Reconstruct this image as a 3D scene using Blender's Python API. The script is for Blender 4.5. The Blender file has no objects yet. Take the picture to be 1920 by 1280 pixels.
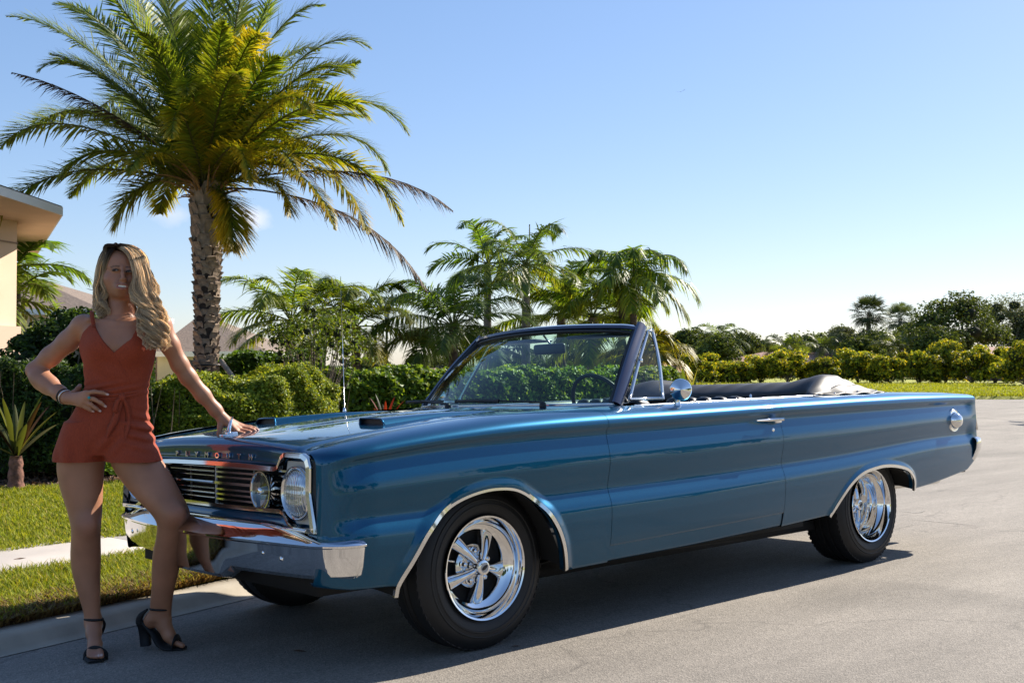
import bpy, bmesh, math, random
import numpy as np
from mathutils import Vector, Matrix
rng = np.random.default_rng(7)
random.seed(7)
R_ = math.radians
SC = bpy.context.scene
# ------------------------------------------------------------------ camera
FOC = 2061.9 / 1920.0 * 36.0
CY, CP = R_(48.254), R_(1.197)
CF = np.array([math.cos(CY)*math.cos(CP), math.sin(CY)*math.cos(CP), math.sin(CP)])
CR = np.array([math.sin(CY), -math.cos(CY), 0.0])
CU = np.cross(CR, CF)
CC = np.array([-2.889, -4.191, 1.179])
cam = bpy.data.cameras.new('camera'); camo = bpy.data.objects.new('camera', cam)
SC.collection.objects.link(camo); SC.camera = camo
cam.lens = FOC; cam.sensor_width = 36; cam.clip_end = 3000; cam.clip_start = .05
camo.matrix_world = Matrix(((CR[0], CU[0], -CF[0], CC[0]), (CR[1], CU[1], -CF[1], CC[1]), (CR[2], CU[2], -CF[2], CC[2]), (0, 0, 0, 1)))
cam.dof.use_dof = True; cam.dof.focus_distance = 5.0; cam.dof.aperture_fstop = 13.0
# ------------------------------------------------------------------ light
SUN_EL = R_(36); SUN_AZ = R_(-3)            # azimuth measured from +X towards +Y
sd = np.array([math.cos(SUN_AZ)*math.cos(SUN_EL), math.sin(SUN_AZ)*math.cos(SUN_EL), math.sin(SUN_EL)])
W = bpy.data.worlds.new('World'); SC.world = W; W.use_nodes = True
wn = W.node_tree.nodes; wl = W.node_tree.links
bgn = wn['Background']; sky = wn.new('ShaderNodeTexSky'); sky.sky_type = 'NISHITA'; sky.sun_disc = False
sky.sun_elevation = SUN_EL; sky.sun_rotation = math.pi/2 - SUN_AZ
sky.air_density = 1.0; sky.dust_density = .35; sky.ozone_density = 2.6; sky.altitude = 0
bgn.inputs[1].default_value = 0.096
# small fair-weather clouds of the place, two of them, low beyond the palm
def skydir(u, v):
    d = CF + (u-960)/2061.9*CR - (v-640)/2061.9*CU
    return d/np.linalg.norm(d)
tc = wn.new('ShaderNodeTexCoord'); nz = wn.new('ShaderNodeTexNoise'); nz.inputs['Scale'].default_value = 34; nz.inputs['Detail'].default_value = 6
wl.new(tc.outputs['Generated'], nz.inputs['Vector'])
acc = None
for (u, v, r, sx) in ((468, 416, .0145, 1.9), (320, 400, .010, 1.8), (440, 402, .008, 1.5)):
    d = skydir(u, v); rt = CR; up = np.cross(rt, d)
    a1 = wn.new('ShaderNodeVectorMath'); a1.operation = 'DOT_PRODUCT'; a1.inputs[1].default_value = rt/(r*sx)
    a2 = wn.new('ShaderNodeVectorMath'); a2.operation = 'DOT_PRODUCT'; a2.inputs[1].default_value = up/r
    f0 = wn.new('ShaderNodeVectorMath'); f0.operation = 'DOT_PRODUCT'; f0.inputs[1].default_value = d
    for q in (a1, a2, f0): wl.new(tc.outputs['Generated'], q.inputs[0])
    o1, o2 = float(d@rt/(r*sx)), float(d@up/r)
    def M(op, a, b=None, c=None):
        n = wn.new('ShaderNodeMath'); n.operation = op
        for i, q in enumerate((a, b, c)):
            if q is None: continue
            if isinstance(q, (int, float)): n.inputs[i].default_value = q
            else: wl.new(q, n.inputs[i])
        return n.outputs[0]
    x = M('SUBTRACT', a1.outputs['Value'], o1); y = M('SUBTRACT', a2.outputs['Value'], o2)
    rr = M('SQRT', M('ADD', M('MULTIPLY', x, x), M('MULTIPLY', y, y)))
    m = M('ADD', M('SUBTRACT', 1.0, rr), M('MULTIPLY', M('SUBTRACT', nz.outputs['Fac'], .5), 2.2))
    m = M('MULTIPLY', m, M('GREATER_THAN', f0.outputs['Value'], .9))
    m = M('MULTIPLY', M('MINIMUM', M('MAXIMUM', m, 0.0), 1.0), 1.0 if r > .012 else .6)
    acc = m if acc is None else M('MAXIMUM', acc, m)
mx = wn.new('ShaderNodeMix'); mx.data_type = 'RGBA'; wl.new(M('MULTIPLY', acc, .6), mx.inputs['Factor'])
hs = wn.new('ShaderNodeHueSaturation'); hs.inputs['Saturation'].default_value = 1.25; gm = wn.new('ShaderNodeGamma'); gm.inputs[1].default_value = .66; wl.new(sky.outputs[0], gm.inputs[0]); tn = wn.new('ShaderNodeVectorMath'); tn.operation = 'MULTIPLY'; tn.inputs[1].default_value = (1.44, 1.44, 1.58); wl.new(gm.outputs[0], tn.inputs[0]); wl.new(tn.outputs[0], hs.inputs['Color'])
wl.new(hs.outputs[0], mx.inputs['A']); mx.inputs['B'].default_value = (7.0, 6.5, 6.5, 1)
wl.new(mx.outputs['Result'], bgn.inputs[0])
sl = bpy.data.lights.new('sun', 'SUN'); sl.energy = 5.0; sl.angle = R_(.53); sl.color = (1, .92, .80)
so = bpy.data.objects.new('sun', sl); SC.collection.objects.link(so)
so.rotation_euler = Vector(sd).to_track_quat('Z', 'Y').to_euler()
SC.view_settings.view_transform = 'Standard'; SC.view_settings.look = 'None'; SC.view_settings.exposure = 0.95; SC.view_settings.gamma = 1
SC.view_settings.use_curve_mapping = False
SC.cycles.max_bounces = 10; SC.cycles.transparent_max_bounces = 24; SC.cycles.caustics_reflective = False; SC.cycles.caustics_refractive = False
# ------------------------------------------------------------------ helpers
def at(u, v, D):
    return CC + D*(CF + (u-960)/2061.9*CR - (v-640)/2061.9*CU)
def hpos(u, D, z=0.0):
    """point on the picture column u, D metres away, at height z"""
    p = CC + D*(CF + (u-960)/2061.9*CR); return np.array([p[0], p[1], z])
def hz(v, D):
    return CC[2] + D*(CF[2] - (v-640)/2061.9*CU[2])
def link(o, parent=None):
    SC.collection.objects.link(o)
    if parent is not None: o.parent = parent
    return o
def tag(o, label=None, cat=None, group=None, kind=None):
    if label: o['label'] = label
    if cat: o['category'] = cat
    if group: o['group'] = group
    if kind: o['kind'] = kind
    return o
def empty(name, loc=(0, 0, 0), rot=(0, 0, 0), label=None, cat=None, group=None):
    o = bpy.data.objects.new(name, None); o.location = loc; o.rotation_euler = rot; o.empty_display_size = .1
    link(o); return tag(o, label, cat, group)
def mesh(name, V, F, mats, smooth=True, col=None, mi=None):
    me = bpy.data.meshes.new(name)
    V = np.asarray(V, dtype=np.float32).reshape(-1, 3)
    if isinstance(F, np.ndarray):
        n, k = F.shape
        me.vertices.add(len(V)); me.vertices.foreach_set('co', V.ravel())
        me.loops.add(n*k); me.loops.foreach_set('vertex_index', F.astype(np.int32).ravel())
        me.polygons.add(n); me.polygons.foreach_set('loop_start', np.arange(0, n*k, k, dtype=np.int32))
        me.polygons.foreach_set('loop_total', np.full(n, k, dtype=np.int32))
        me.update(calc_edges=True)
    else:
        me.from_pydata(V.tolist(), [], F); me.update()
    if not isinstance(mats, (list, tuple)): mats = [mats]
    for m in mats: me.materials.append(m)
    if mi is not None: me.polygons.foreach_set('material_index', np.asarray(mi, dtype=np.int32))
    me.polygons.foreach_set('use_smooth', np.full(len(me.polygons), bool(smooth)))
    if col is not None:
        a = me.color_attributes.new('col', 'FLOAT_COLOR', 'POINT')
        c = np.ones((len(V), 4), dtype=np.float32); c[:, :3] = col
        a.data.foreach_set('color', c.ravel())
    me.update(); return me
def obj(name, V, F, mats, parent=None, smooth=True, col=None, mi=None, auto=None):
    me = mesh(name, V, F, mats, smooth, col, mi)
    if auto is not None:
        try: me.set_sharp_from_angle(angle=R_(auto))
        except Exception: pass
    return link(bpy.data.objects.new(name, me), parent)
def join(*gs):
    V = []; F = []; n = 0
    for v, f in gs:
        v = np.asarray(v, float).reshape(-1, 3); V.append(v); F += [tuple(int(i)+n for i in q) for q in f]; n += len(v)
    return np.concatenate(V), F
def grid(P, close_u=False, close_v=False, flip=False):
    """P: (n,m,3) array of points -> V,F"""
    n, m = P.shape[:2]; F = []
    for i in range(n if close_u else n-1):
        for j in range(m if close_v else m-1):
            a, b, c, d = i*m+j, ((i+1) % n)*m+j, ((i+1) % n)*m+(j+1) % m, i*m+(j+1) % m
            F.append((a, d, c, b) if flip else (a, b, c, d))
    return P.reshape(-1, 3), F
def gridarr(P, flip=False):
    n, m = P.shape[:2]
    i, j = np.meshgrid(np.arange(n-1), np.arange(m-1), indexing='ij'); i = i.ravel(); j = j.ravel()
    a, b, c, d = i*m+j, (i+1)*m+j, (i+1)*m+j+1, i*m+j+1
    return P.reshape(-1, 3), np.stack([a, d, c, b] if flip else [a, b, c, d], 1)
def frames(path, up=(0, 0, 1), closed=False):
    P = np.asarray(path, float); n = len(P)
    T = np.roll(P, -1, 0)-np.roll(P, 1, 0) if closed else np.gradient(P, axis=0)
    T /= np.linalg.norm(T, axis=1, keepdims=True)+1e-12
    up = np.asarray(up, float); N = np.cross(np.tile(up, (n, 1)), T); l = np.linalg.norm(N, axis=1, keepdims=True)
    bad = l[:, 0] < 1e-3; N[bad] = np.cross(np.tile([1.0, .01, 0], (bad.sum(), 1)), T[bad]) if bad.any() else N[bad]
    N /= np.linalg.norm(N, axis=1, keepdims=True)+1e-12; B = np.cross(T, N)
    return P, T, N, B
def sweep(path, prof, scale=None, up=(0, 0, 1), closed=False, caps=True):
    """prof: list of (n,b) offsets; scale per path point (scalar or pair)"""
    P, T, N, B = frames(path, up, closed); prof = np.asarray(prof, float); n, m = len(P), len(prof)
    s = np.ones((n, 2)) if scale is None else np.asarray(scale, float)
    if s.ndim == 1: s = np.stack([s, s], 1)
    Q = P[:, None] + N[:, None]*(prof[None, :, 0]*s[:, None, 0])[..., None] + B[:, None]*(prof[None, :, 1]*s[:, None, 1])[..., None]
    V, F = grid(Q, close_u=closed, close_v=True, flip=True)
    if caps and not closed:
        F.append(tuple(range(m))); F.append(tuple(range((n-1)*m, n*m))[::-1])
    return V, F
def circ(r, n=12, ph=0): return [(r*math.cos(ph+2*math.pi*i/n), r*math.sin(ph+2*math.pi*i/n)) for i in range(n)]
def tube(path, r, n=10, up=(0, 0, 1), closed=False):
    path = np.asarray(path, float)
    s = np.full(len(path), r) if np.isscalar(r) else np.asarray(r, float)
    return sweep(path, circ(1, n), s, up, closed)
def box(c, s, rz=0, bev=0):
    x, y, z = np.array(s)/2.0
    if bev <= 0:
        V = np.array([(sx*x, sy*y, sz*z) for sx in (-1, 1) for sy in (-1, 1) for sz in (-1, 1)])
        F = [(0, 1, 3, 2), (4, 6, 7, 5), (0, 4, 5, 1), (2, 3, 7, 6), (0, 2, 6, 4), (1, 5, 7, 3)]
    else:
        bm = bmesh.new(); bmesh.ops.create_cube(bm, size=1)
        for v in bm.verts: v.co = Vector((v.co.x*2*x, v.co.y*2*y, v.co.z*2*z))
        bmesh.ops.bevel(bm, geom=list(bm.edges), offset=bev, segments=2, affect='EDGES', profile=.5)
        bm.verts.index_update(); V = np.array([v.co[:] for v in bm.verts]); F = [tuple(v.index for v in f.verts) for f in bm.faces]; bm.free()
    c_, s_ = math.cos(rz), math.sin(rz)
    V = np.stack([V[:, 0]*c_-V[:, 1]*s_, V[:, 0]*s_+V[:, 1]*c_, V[:, 2]], 1)+np.array(c, float)
    return V, F
def lathe(prof, n=32, axis='y', c=(0, 0, 0), closed=False):
    """prof: (along axis, radius)"""
    prof = np.asarray(prof, float); a = np.linspace(0, 2*math.pi, n, endpoint=False)
    Q = np.zeros((len(prof), n, 3)); u = prof[:, 1][:, None]*np.cos(a); w = prof[:, 1][:, None]*np.sin(a); t = prof[:, 0][:, None]+0*a
    if axis == 'y': Q[..., 0], Q[..., 1], Q[..., 2] = u, t, w
    elif axis == 'z': Q[..., 0], Q[..., 1], Q[..., 2] = u, w, t
    else: Q[..., 1], Q[..., 2], Q[..., 0] = u, w, t
    return (lambda vf: (vf[0]+np.array(c, float), vf[1]))(grid(Q, close_u=closed, close_v=True, flip=(axis == 'y')))
def prism(poly, d0, d1, axis='x'):
    n = len(poly); V = []
    for d in (d0, d1):
        for a, b in poly:
            V.append((d, a, b) if axis == 'x' else ((a, d, b) if axis == 'y' else (a, b, d)))
    F = [tuple(range(n))[::-1], tuple(range(n, 2*n))] + [(i, (i+1) % n, (i+1) % n+n, i+n) for i in range(n)]
    return np.array(V, float), F
def ip(x, tab):
    t = np.asarray(tab, float); return np.interp(x, t[:, 0], t[:, 1])
def sm(x, a, b):
    t = np.clip((np.asarray(x, float)-a)/(b-a), 0, 1); return t*t*(3-2*t)
def smooth_tab(tab, n=400, sg=8):
    t = np.asarray(tab, float); x = np.linspace(t[0, 0], t[-1, 0], n); y = np.interp(x, t[:, 0], t[:, 1])
    k = np.exp(-.5*(np.arange(-3*sg, 3*sg+1)/sg)**2); k /= k.sum()
    # linear extrapolating pad keeps the ends
    pl = y[0]-(y[1]-y[0])*np.arange(3*sg, 0, -1); pr = y[-1]+(y[-1]-y[-2])*np.arange(1, 3*sg+1)
    return np.stack([x, np.convolve(np.concatenate([pl, y, pr]), k, 'valid')], 1)
def bez(ps, n):
    ps = np.asarray(ps, float); t = np.linspace(0, 1, n)[:, None]
    if len(ps) == 3: return (1-t)**2*ps[0]+2*t*(1-t)*ps[1]+t*t*ps[2]
    return (1-t)**3*ps[0]+3*t*(1-t)**2*ps[1]+3*t*t*(1-t)*ps[2]+t**3*ps[3]
def crom(ps, n):
    """smooth curve through points"""
    ps = np.asarray(ps, float); k = len(ps); P = np.vstack([2*ps[0]-ps[1], ps, 2*ps[-1]-ps[-2]]); out = []
    for t in np.linspace(0, k-1, n):
        i = min(int(t), k-2); f = t-i; a, b, c, d = P[i], P[i+1], P[i+2], P[i+3]
        out.append(.5*((2*b)+(-a+c)*f+(2*a-5*b+4*c-d)*f*f+(-a+3*b-3*c+d)*f**3))
    return np.array(out)
def clone(o, parent=None):
    c = o.copy(); SC.collection.objects.link(c); c.parent = parent
    for ch in [q for q in SC.collection.objects if q.parent is o]: clone(ch, c)
    return c
# ------------------------------------------------------------------ materials
def NT(name):
    m = bpy.data.materials.new(name); m.use_nodes = True; return m, m.node_tree.nodes, m.node_tree.links, m.node_tree.nodes['Principled BSDF']
def mat(name, col, rough=.5, metal=0, coat=0, spec=.5, var=0, vscale=8, bump=0, bscale=60, sheen=0, coords='Object', rvar=0):
    m, n, l, b = NT(name); b.inputs['Base Color'].default_value = (*col, 1); b.inputs['Roughness'].default_value = rough
    b.inputs['Metallic'].default_value = metal; b.inputs['Coat Weight'].default_value = coat; b.inputs['Coat Roughness'].default_value = .03
    b.inputs['Specular IOR Level'].default_value = spec; b.inputs['Sheen Weight'].default_value = sheen
    t = n.new('ShaderNodeTexCoord')
    if var or rvar:
        z = n.new('ShaderNodeTexNoise'); z.inputs['Scale'].default_value = vscale; z.inputs['Detail'].default_value = 7; l.new(t.outputs[coords], z.inputs['Vector'])
        if var:
            r = n.new('ShaderNodeMapRange'); l.new(z.outputs['Fac'], r.inputs[0]); r.inputs[1].default_value = .3; r.inputs[2].default_value = .7; r.inputs[3].default_value = 1-var; r.inputs[4].default_value = 1+var
            mm = n.new('ShaderNodeVectorMath'); mm.operation = 'SCALE'; mm.inputs[0].default_value = col; l.new(r.outputs[0], mm.inputs['Scale']); l.new(mm.outputs[0], b.inputs['Base Color'])
        if rvar:
            r = n.new('ShaderNodeMapRange'); l.new(z.outputs['Fac'], r.inputs[0]); r.inputs[1].default_value = .3; r.inputs[2].default_value = .7; r.inputs[3].default_value = rough-rvar; r.inputs[4].default_value = rough+rvar; l.new(r.outputs[0], b.inputs['Roughness'])
    if bump:
        z = n.new('ShaderNodeTexNoise'); z.inputs['Scale'].default_value = bscale; z.inputs['Detail'].default_value = 5; l.new(t.outputs[coords], z.inputs['Vector'])
        q = n.new('ShaderNodeBump'); q.inputs['Strength'].default_value = min(1, bump*1.0); q.inputs['Distance'].default_value = .3/bscale; l.new(z.outputs['Fac'], q.inputs['Height']); l.new(q.outputs[0], b.inputs['Normal'])
    return m
def leafmat(name, rough=.45, trans=.35, spec=.4, tint=(1.5, 1.25, .5)):
    """colour from the 'col' attribute (each leaf's own), light passes through the blades"""
    m, n, l, b = NT(name); a = n.new('ShaderNodeVertexColor'); a.layer_name = 'col'
    l.new(a.outputs[0], b.inputs['Base Color']); b.inputs['Roughness'].default_value = rough; b.inputs['Specular IOR Level'].default_value = spec
    t = n.new('ShaderNodeBsdfTranslucent'); mm = n.new('ShaderNodeVectorMath'); mm.operation = 'MULTIPLY'; mm.inputs[1].default_value = tint; l.new(a.outputs[0], mm.inputs[0]); l.new(mm.outputs[0], t.inputs[0])
    x = n.new('ShaderNodeMixShader'); x.inputs[0].default_value = trans; l.new(b.outputs[0], x.inputs[1]); l.new(t.outputs[0], x.inputs[2]); l.new(x.outputs[0], n['Material Output'].inputs[0])
    return m
def unit(a): return a/(np.linalg.norm(a, axis=-1, keepdims=True)+1e-9)
# ================================================================== THE CAR
def paint():
    m, n, l, b = NT('blue_metallic_paint')
    b.inputs['Metallic'].default_value = .70; b.inputs['Roughness'].default_value = .33; b.inputs['Specular Tint'].default_value = (.15, .6, .9, 1)
    b.inputs['Coat Weight'].default_value = 1; b.inputs['Coat Roughness'].default_value = .012; b.inputs['Coat IOR'].default_value = 1.42
    t = n.new('ShaderNodeTexCoord'); v = n.new('ShaderNodeTexVoronoi'); v.inputs['Scale'].default_value = 900; l.new(t.outputs['Object'], v.inputs['Vector'])
    mm = n.new('ShaderNodeMix'); mm.data_type = 'RGBA'; mm.inputs['A'].default_value = (.0002, .040, .094, 1); mm.inputs['B'].default_value = (.0005, .082, .162, 1); l.new(v.outputs['Color'], mm.inputs['Factor'])
    l.new(mm.outputs['Result'], b.inputs['Base Color'])
    z = n.new('ShaderNodeTexNoise'); z.inputs['Scale'].default_value = 3.5; z.inputs['Detail'].default_value = 2; l.new(t.outputs['Object'], z.inputs['Vector'])
    q = n.new('ShaderNodeBump'); q.inputs['Strength'].default_value = .16; q.inputs['Distance'].default_value = .006; l.new(z.outputs['Fac'], q.inputs['Height']); l.new(q.outputs[0], b.inputs['Coat Normal'])
    return m
PAINT = paint()
CHROME = mat('chrome', (.80, .80, .80), .045, 1, rvar=.02, vscale=30)
CHROME2 = mat('bright_trim', (.72, .71, .69), .12, 1)
ARGENT = mat('silver_paint', (.42, .42, .42), .42, .25)
BLK = mat('black_paint', (.008, .008, .009), .5)
DARKIN = mat('underbody_black', (.006, .006, .006), .85)
RUB = mat('tyre_rubber', (.007, .007, .0075), .6, bump=.25, bscale=300, var=.25, vscale=20)
VINYL = mat('black_vinyl', (.018, .018, .021), .55, bump=.25, bscale=220, var=.2, vscale=6)
SEATV = mat('seat_vinyl', (.012, .013, .016), .42, bump=.2, bscale=200)
HEADL = mat('header_paint', (.02, .028, .075), .28, .3, coat=1)
STEELD = mat('dull_steel', (.16, .15, .14), .45, .8, var=.3, vscale=20)
RUST = mat('rusty_pipe', (.22, .13, .08), .6, .5, var=.4, vscale=15)
RED = mat('tail_lamp_red', (.35, .008, .006), .15, coat=1)
def glassmat(name, tint, refl=1.0):
    m, n, l, b = NT(name); n.remove(b)
    tr = n.new('ShaderNodeBsdfTransparent'); tr.inputs[0].default_value = (*tint, 1)
    g = n.new('ShaderNodeBsdfGlossy'); g.inputs['Roughness'].default_value = .01
    fr = n.new('ShaderNodeLayerWeight'); fr.inputs[0].default_value = .5; pw = n.new('ShaderNodeMath'); pw.operation = 'POWER'; pw.inputs[1].default_value = 4.5; l.new(fr.outputs['Facing'], pw.inputs[0])
    mu = n.new('ShaderNodeMath'); mu.operation = 'MULTIPLY_ADD'; mu.inputs[1].default_value = .9*refl; mu.inputs[2].default_value = .045*refl; l.new(pw.outputs[0], mu.inputs[0])
    x = n.new('ShaderNodeMixShader'); l.new(mu.outputs[0], x.inputs[0]); l.new(tr.outputs[0], x.inputs[1]); l.new(g.outputs[0], x.inputs[2]); l.new(x.outputs[0], n['Material Output'].inputs[0])
    return m
GLASS = glassmat('tinted_windscreen_glass', (.62, .90, .82), 1.5)
CLEAR = glassmat('clear_glass', (.86, .93, .91), 1.2)
def lensmat():
    m, n, l, b = NT('headlamp_lens'); b.inputs['Base Color'].default_value = (.50, .54, .58, 1); b.inputs['Roughness'].default_value = .10; b.inputs['Metallic'].default_value = .7
    t = n.new('ShaderNodeTexCoord'); w = n.new('ShaderNodeTexWave'); w.bands_direction = 'Y'; w.inputs['Scale'].default_value = 28; w.inputs['Distortion'].default_value = .5
    w2 = n.new('ShaderNodeTexWave'); w2.bands_direction = 'Z'; w2.inputs['Scale'].default_value = 9; l.new(t.outputs['Object'], w.inputs[0]); l.new(t.outputs['Object'], w2.inputs[0])
    a = n.new('ShaderNodeMath'); a.operation = 'ADD'; l.new(w.outputs['Fac'], a.inputs[0]); l.new(w2.outputs['Fac'], a.inputs[1])
    q = n.new('ShaderNodeBump'); q.inputs['Strength'].default_value = .35; q.inputs['Distance'].default_value = .004; l.new(a.outputs[0], q.inputs['Height']); l.new(q.outputs[0], b.inputs['Normal'])
    return m
LENS = lensmat()

CAR = empty('convertible_car', (0, 0, 0), (R_(-2.123), 0, 0), 'glossy blue two-door convertible with its black top folded down, parked at the kerb', 'car')
zt_ = smooth_tab([(-.83, .815), (-.80, .838), (-.71, .858), (-.6, .877), (-.43, .897), (-.2, .919), (.02, .937), (.3, .948), (.6, .954), (1.0, .956), (1.9, .967), (2.6, .977), (3.2, .979), (3.8, .968), (4.13, .952)], 600, 6)
zA_ = smooth_tab([(-.83, .775), (-.79, .803), (-.62, .825), (-.38, .847), (-.12, .862), (.17, .872), (.6, .879), (1.2, .889), (1.9, .903), (2.65, .911), (4.13, .918)], 600, 8)
zL_ = smooth_tab([(-.83, .565), (.28, .574), (.61, .580), (1.18, .585), (1.9, .605), (2.43, .619), (3.4, .667), (4.13, .672)], 600, 20)
ym_ = np.array([(-.6, .932), (0, .938), (1, .94), (2.5, .94), (3.2, .932), (3.8, .91), (4.13, .885)])
ym_ = smooth_tab(ym_, 400, 20)
def ymax(x):
    x = np.asarray(x, float); y = ip(x, ym_)
    u = np.clip((-.70-x)/.102, 0, 1); return y-.085*(1-np.sqrt(np.clip(1-u*u, 0, 1)))-.024*sm(-x, .60, .80)
# side section: offset outward as a function of the drop below the upper crease, blended between crease and ledge
def side_y(x, z):
    x = np.asarray(x, float); z = np.asarray(z, float)
    zA, zL = ip(x, zA_), ip(x, zL_); d = zA-z; H = zA-zL-.02
    t = d/H
    k = np.array([(-.05, .0), (0, 0), (.03, -.010), (.075, -.0185), (.14, -.019), (.26, -.011), (.42, 0.000), (.56, .002), (.70, -.006), (.84, -.015), (.93, -.019), (1.0, -.017), (1.07, -.010), (1.14, -.002), (1.19, .002), (1.26, .004), (1.4, .003), (1.7, -.006), (2.0, -.024), (2.4, -.055)])
    ks = getattr(side_y, 'k', None)
    if ks is None: ks = side_y.k = smooth_tab(k, 900, 9)
    o = ip(t, ks)
    fade = sm(x, -.79, -.66)*(1-sm(x, 3.98, 4.10)*.9)
    w = np.where(t > 1.25, 1.0, fade)
    return ymax(x)+o*w
archF = np.array([(-.52, .30), (-.514, .348), (-.451, .443), (-.387, .529), (-.284, .605), (-.178, .645), (-.055, .660), (.072, .643), (.186, .575), (.273, .47), (.316, .378), (.340, .294)])
archR = np.array([(2.335, .33), (2.352, .351), (2.476, .47), (2.617, .541), (2.787, .566), (2.9, .568), (3.021, .556), (3.141, .529), (3.23, .476), (3.269, .414), (3.275, .40)])
archFs, archRs = crom(archF, 90), crom(archR, 90)
for A in (archFs, archRs): A[:, 0] = np.maximum.accumulate(A[:, 0]+np.arange(len(A))*1e-6)
sill_ = np.array([(-.83, .372), (-.70, .352), (-.52, .345), (.34, .293), (1.16, .303), (1.9, .324), (2.34, .342), (3.27, .41), (3.52, .425), (4.0, .478), (4.13, .56)])
door_ = np.array([(.58, .366), (1.9, .393)])
def low(x, door=False):
    x = np.asarray(x, float); z = ip(x, door_) if door else ip(x, sill_)
    z = np.where((x > archFs[0, 0]) & (x < archFs[-1, 0]), np.maximum(z, ip(x, archFs)), z)
    z = np.where((x > archRs[0, 0]) & (x < archRs[-1, 0]), np.maximum(z, ip(x, archRs)), z)
    return z
def flare(x, z):
    """rolled lip around the wheel openings"""
    out = np.zeros(np.broadcast(x, z).shape)
    for A, wd, am in ((archFs, .050, .013), (archRs, .034, .010)):
        d = np.full(out.shape, 9.0)
        for a, b in zip(A[:-1:2], A[2::2]):
            e = b-a; t = np.clip(((x-a[0])*e[0]+(z-a[1])*e[1])/(e@e+1e-12), 0, 1); d = np.minimum(d, np.hypot(x-a[0]-t*e[0], z-a[1]-t*e[1]))
        out = np.maximum(out, am*(1-sm(d, 0, wd)))
    return out
def panel(name, x0, x1, s, n=120, door=False, yi=.775, bottom=None, parent=None, split=False):
    xs = set(np.linspace(x0, x1, n).tolist())
    for A in (archFs, archRs):
        for a in A:
            if x0 < a[0] < x1: xs.add(float(a[0]))
    if x0 < -.7: xs |= set((-.800+.12*(1-np.cos(np.linspace(0, math.pi/2, 24)))).tolist())
    xs = np.array(sorted(q for q in xs if x0-1e-9 <= q <= x1+1e-9)); xs = xs[np.concatenate([[True], np.diff(xs) > 1e-5])]
    zt, zA, yo = ip(xs, zt_), ip(xs, zA_), ymax(xs); rows = []
    yin = np.minimum(yi, yo-.03)
    for a in np.linspace(0, math.pi/2, 18):
        ca, sa = math.cos(a), math.sin(a)
        y = yin+(yo-yin)*(sa**1.0); z = zA+(zt-zA)*(ca**.8)
        rows.append(np.stack([xs, s*y, z], 1))
    zb = low(xs, door)
    for t in np.linspace(0, 1, 74)[1:]:
        z = zA+(zb-zA)*t; y = side_y(xs, z)+flare(xs, z); rows.append(np.stack([xs, s*y, z], 1))
    yb = np.abs(rows[-1][:, 1])
    for dy, dz in ((.004, -.002), (.03, .004)): rows.append(np.stack([xs, s*(yb-dy), zb+dz], 1))
    P = np.array(rows); V, F = gridarr(P, flip=(s < 0))
    o = obj(name, V, F, PAINT, CAR)
    md = o.modifiers.new('thick', 'SOLIDIFY'); md.thickness = .006; md.offset = -1; md.use_rim = False
    return o
for s in (-1, 1):
    panel('front_fender', -.800, .5992, s, 170)
    dr = panel('door', .6018, 1.8892, s, 130, True)
    panel('rear_quarter_panel', 1.8918, 4.125, s, 170)
    # rocker below the door
    xs = np.linspace(.603, 1.888, 40); rows = []
    for t in np.linspace(0, 1, 8):
        zb, z1 = ip(xs, sill_), ip(xs, door_)-.006; z = z1+(zb-z1)*t; rows.append(np.stack([xs, s*(side_y(xs, z)+.001), z], 1))
    rows.append(np.stack([xs, s*(np.abs(rows[-1][:, 1])-.04), rows[-1][:, 2]+.003], 1))
    obj('rocker_panel', *gridarr(np.array(rows), flip=(s < 0)), PAINT, CAR)
    # dark inner body behind the gaps, wheel housings
    xs = np.linspace(.40, 2.30, 30)
    P = np.array([np.stack([xs, s*(ymax(xs)-.06), np.full(30, .90)], 1), np.stack([xs, s*(ymax(xs)-.075), np.full(30, .34)], 1), np.stack([xs, xs*0+s*.55, np.full(30, .24)], 1)])
    obj('inner_sill', *gridarr(P, flip=(s < 0)), DARKIN, CAR)
    for A, nm in ((archFs, 'front_wheel_housing'), (archRs, 'rear_wheel_housing')):
        B = A[::4].copy(); c = B.mean(0); P = []
        for yy, k in ((.90, 1.0), (.80, 1.03), (.45, 1.03)):
            Q = c+(B-c)*k; P.append(np.stack([Q[:, 0], np.full(len(Q), s*yy), Q[:, 1]+(.0 if yy > .85 else .02)], 1))
        obj(nm, *gridarr(np.array(P)), DARKIN, CAR)
    # bright wheel-opening mouldings
    for A, nm in ((archFs, 'wheel_arch_trim'), (archRs, 'wheel_arch_trim')):
        y = np.abs(side_y(A[:, 0], A[:, 1])+flare(A[:, 0], A[:, 1]))
        pts = np.stack([A[:, 0], s*(y-.002), A[:, 1]-.002], 1)
        V, F = sweep(pts, [(-.009, -.008), (-.008, .006), (-.003, .009), (.003, .009), (.007, .005), (.008, -.008)] if True else 0, up=(0, 1, 0))
        obj(nm, V, F, CHROME2, CAR, auto=50)
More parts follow.
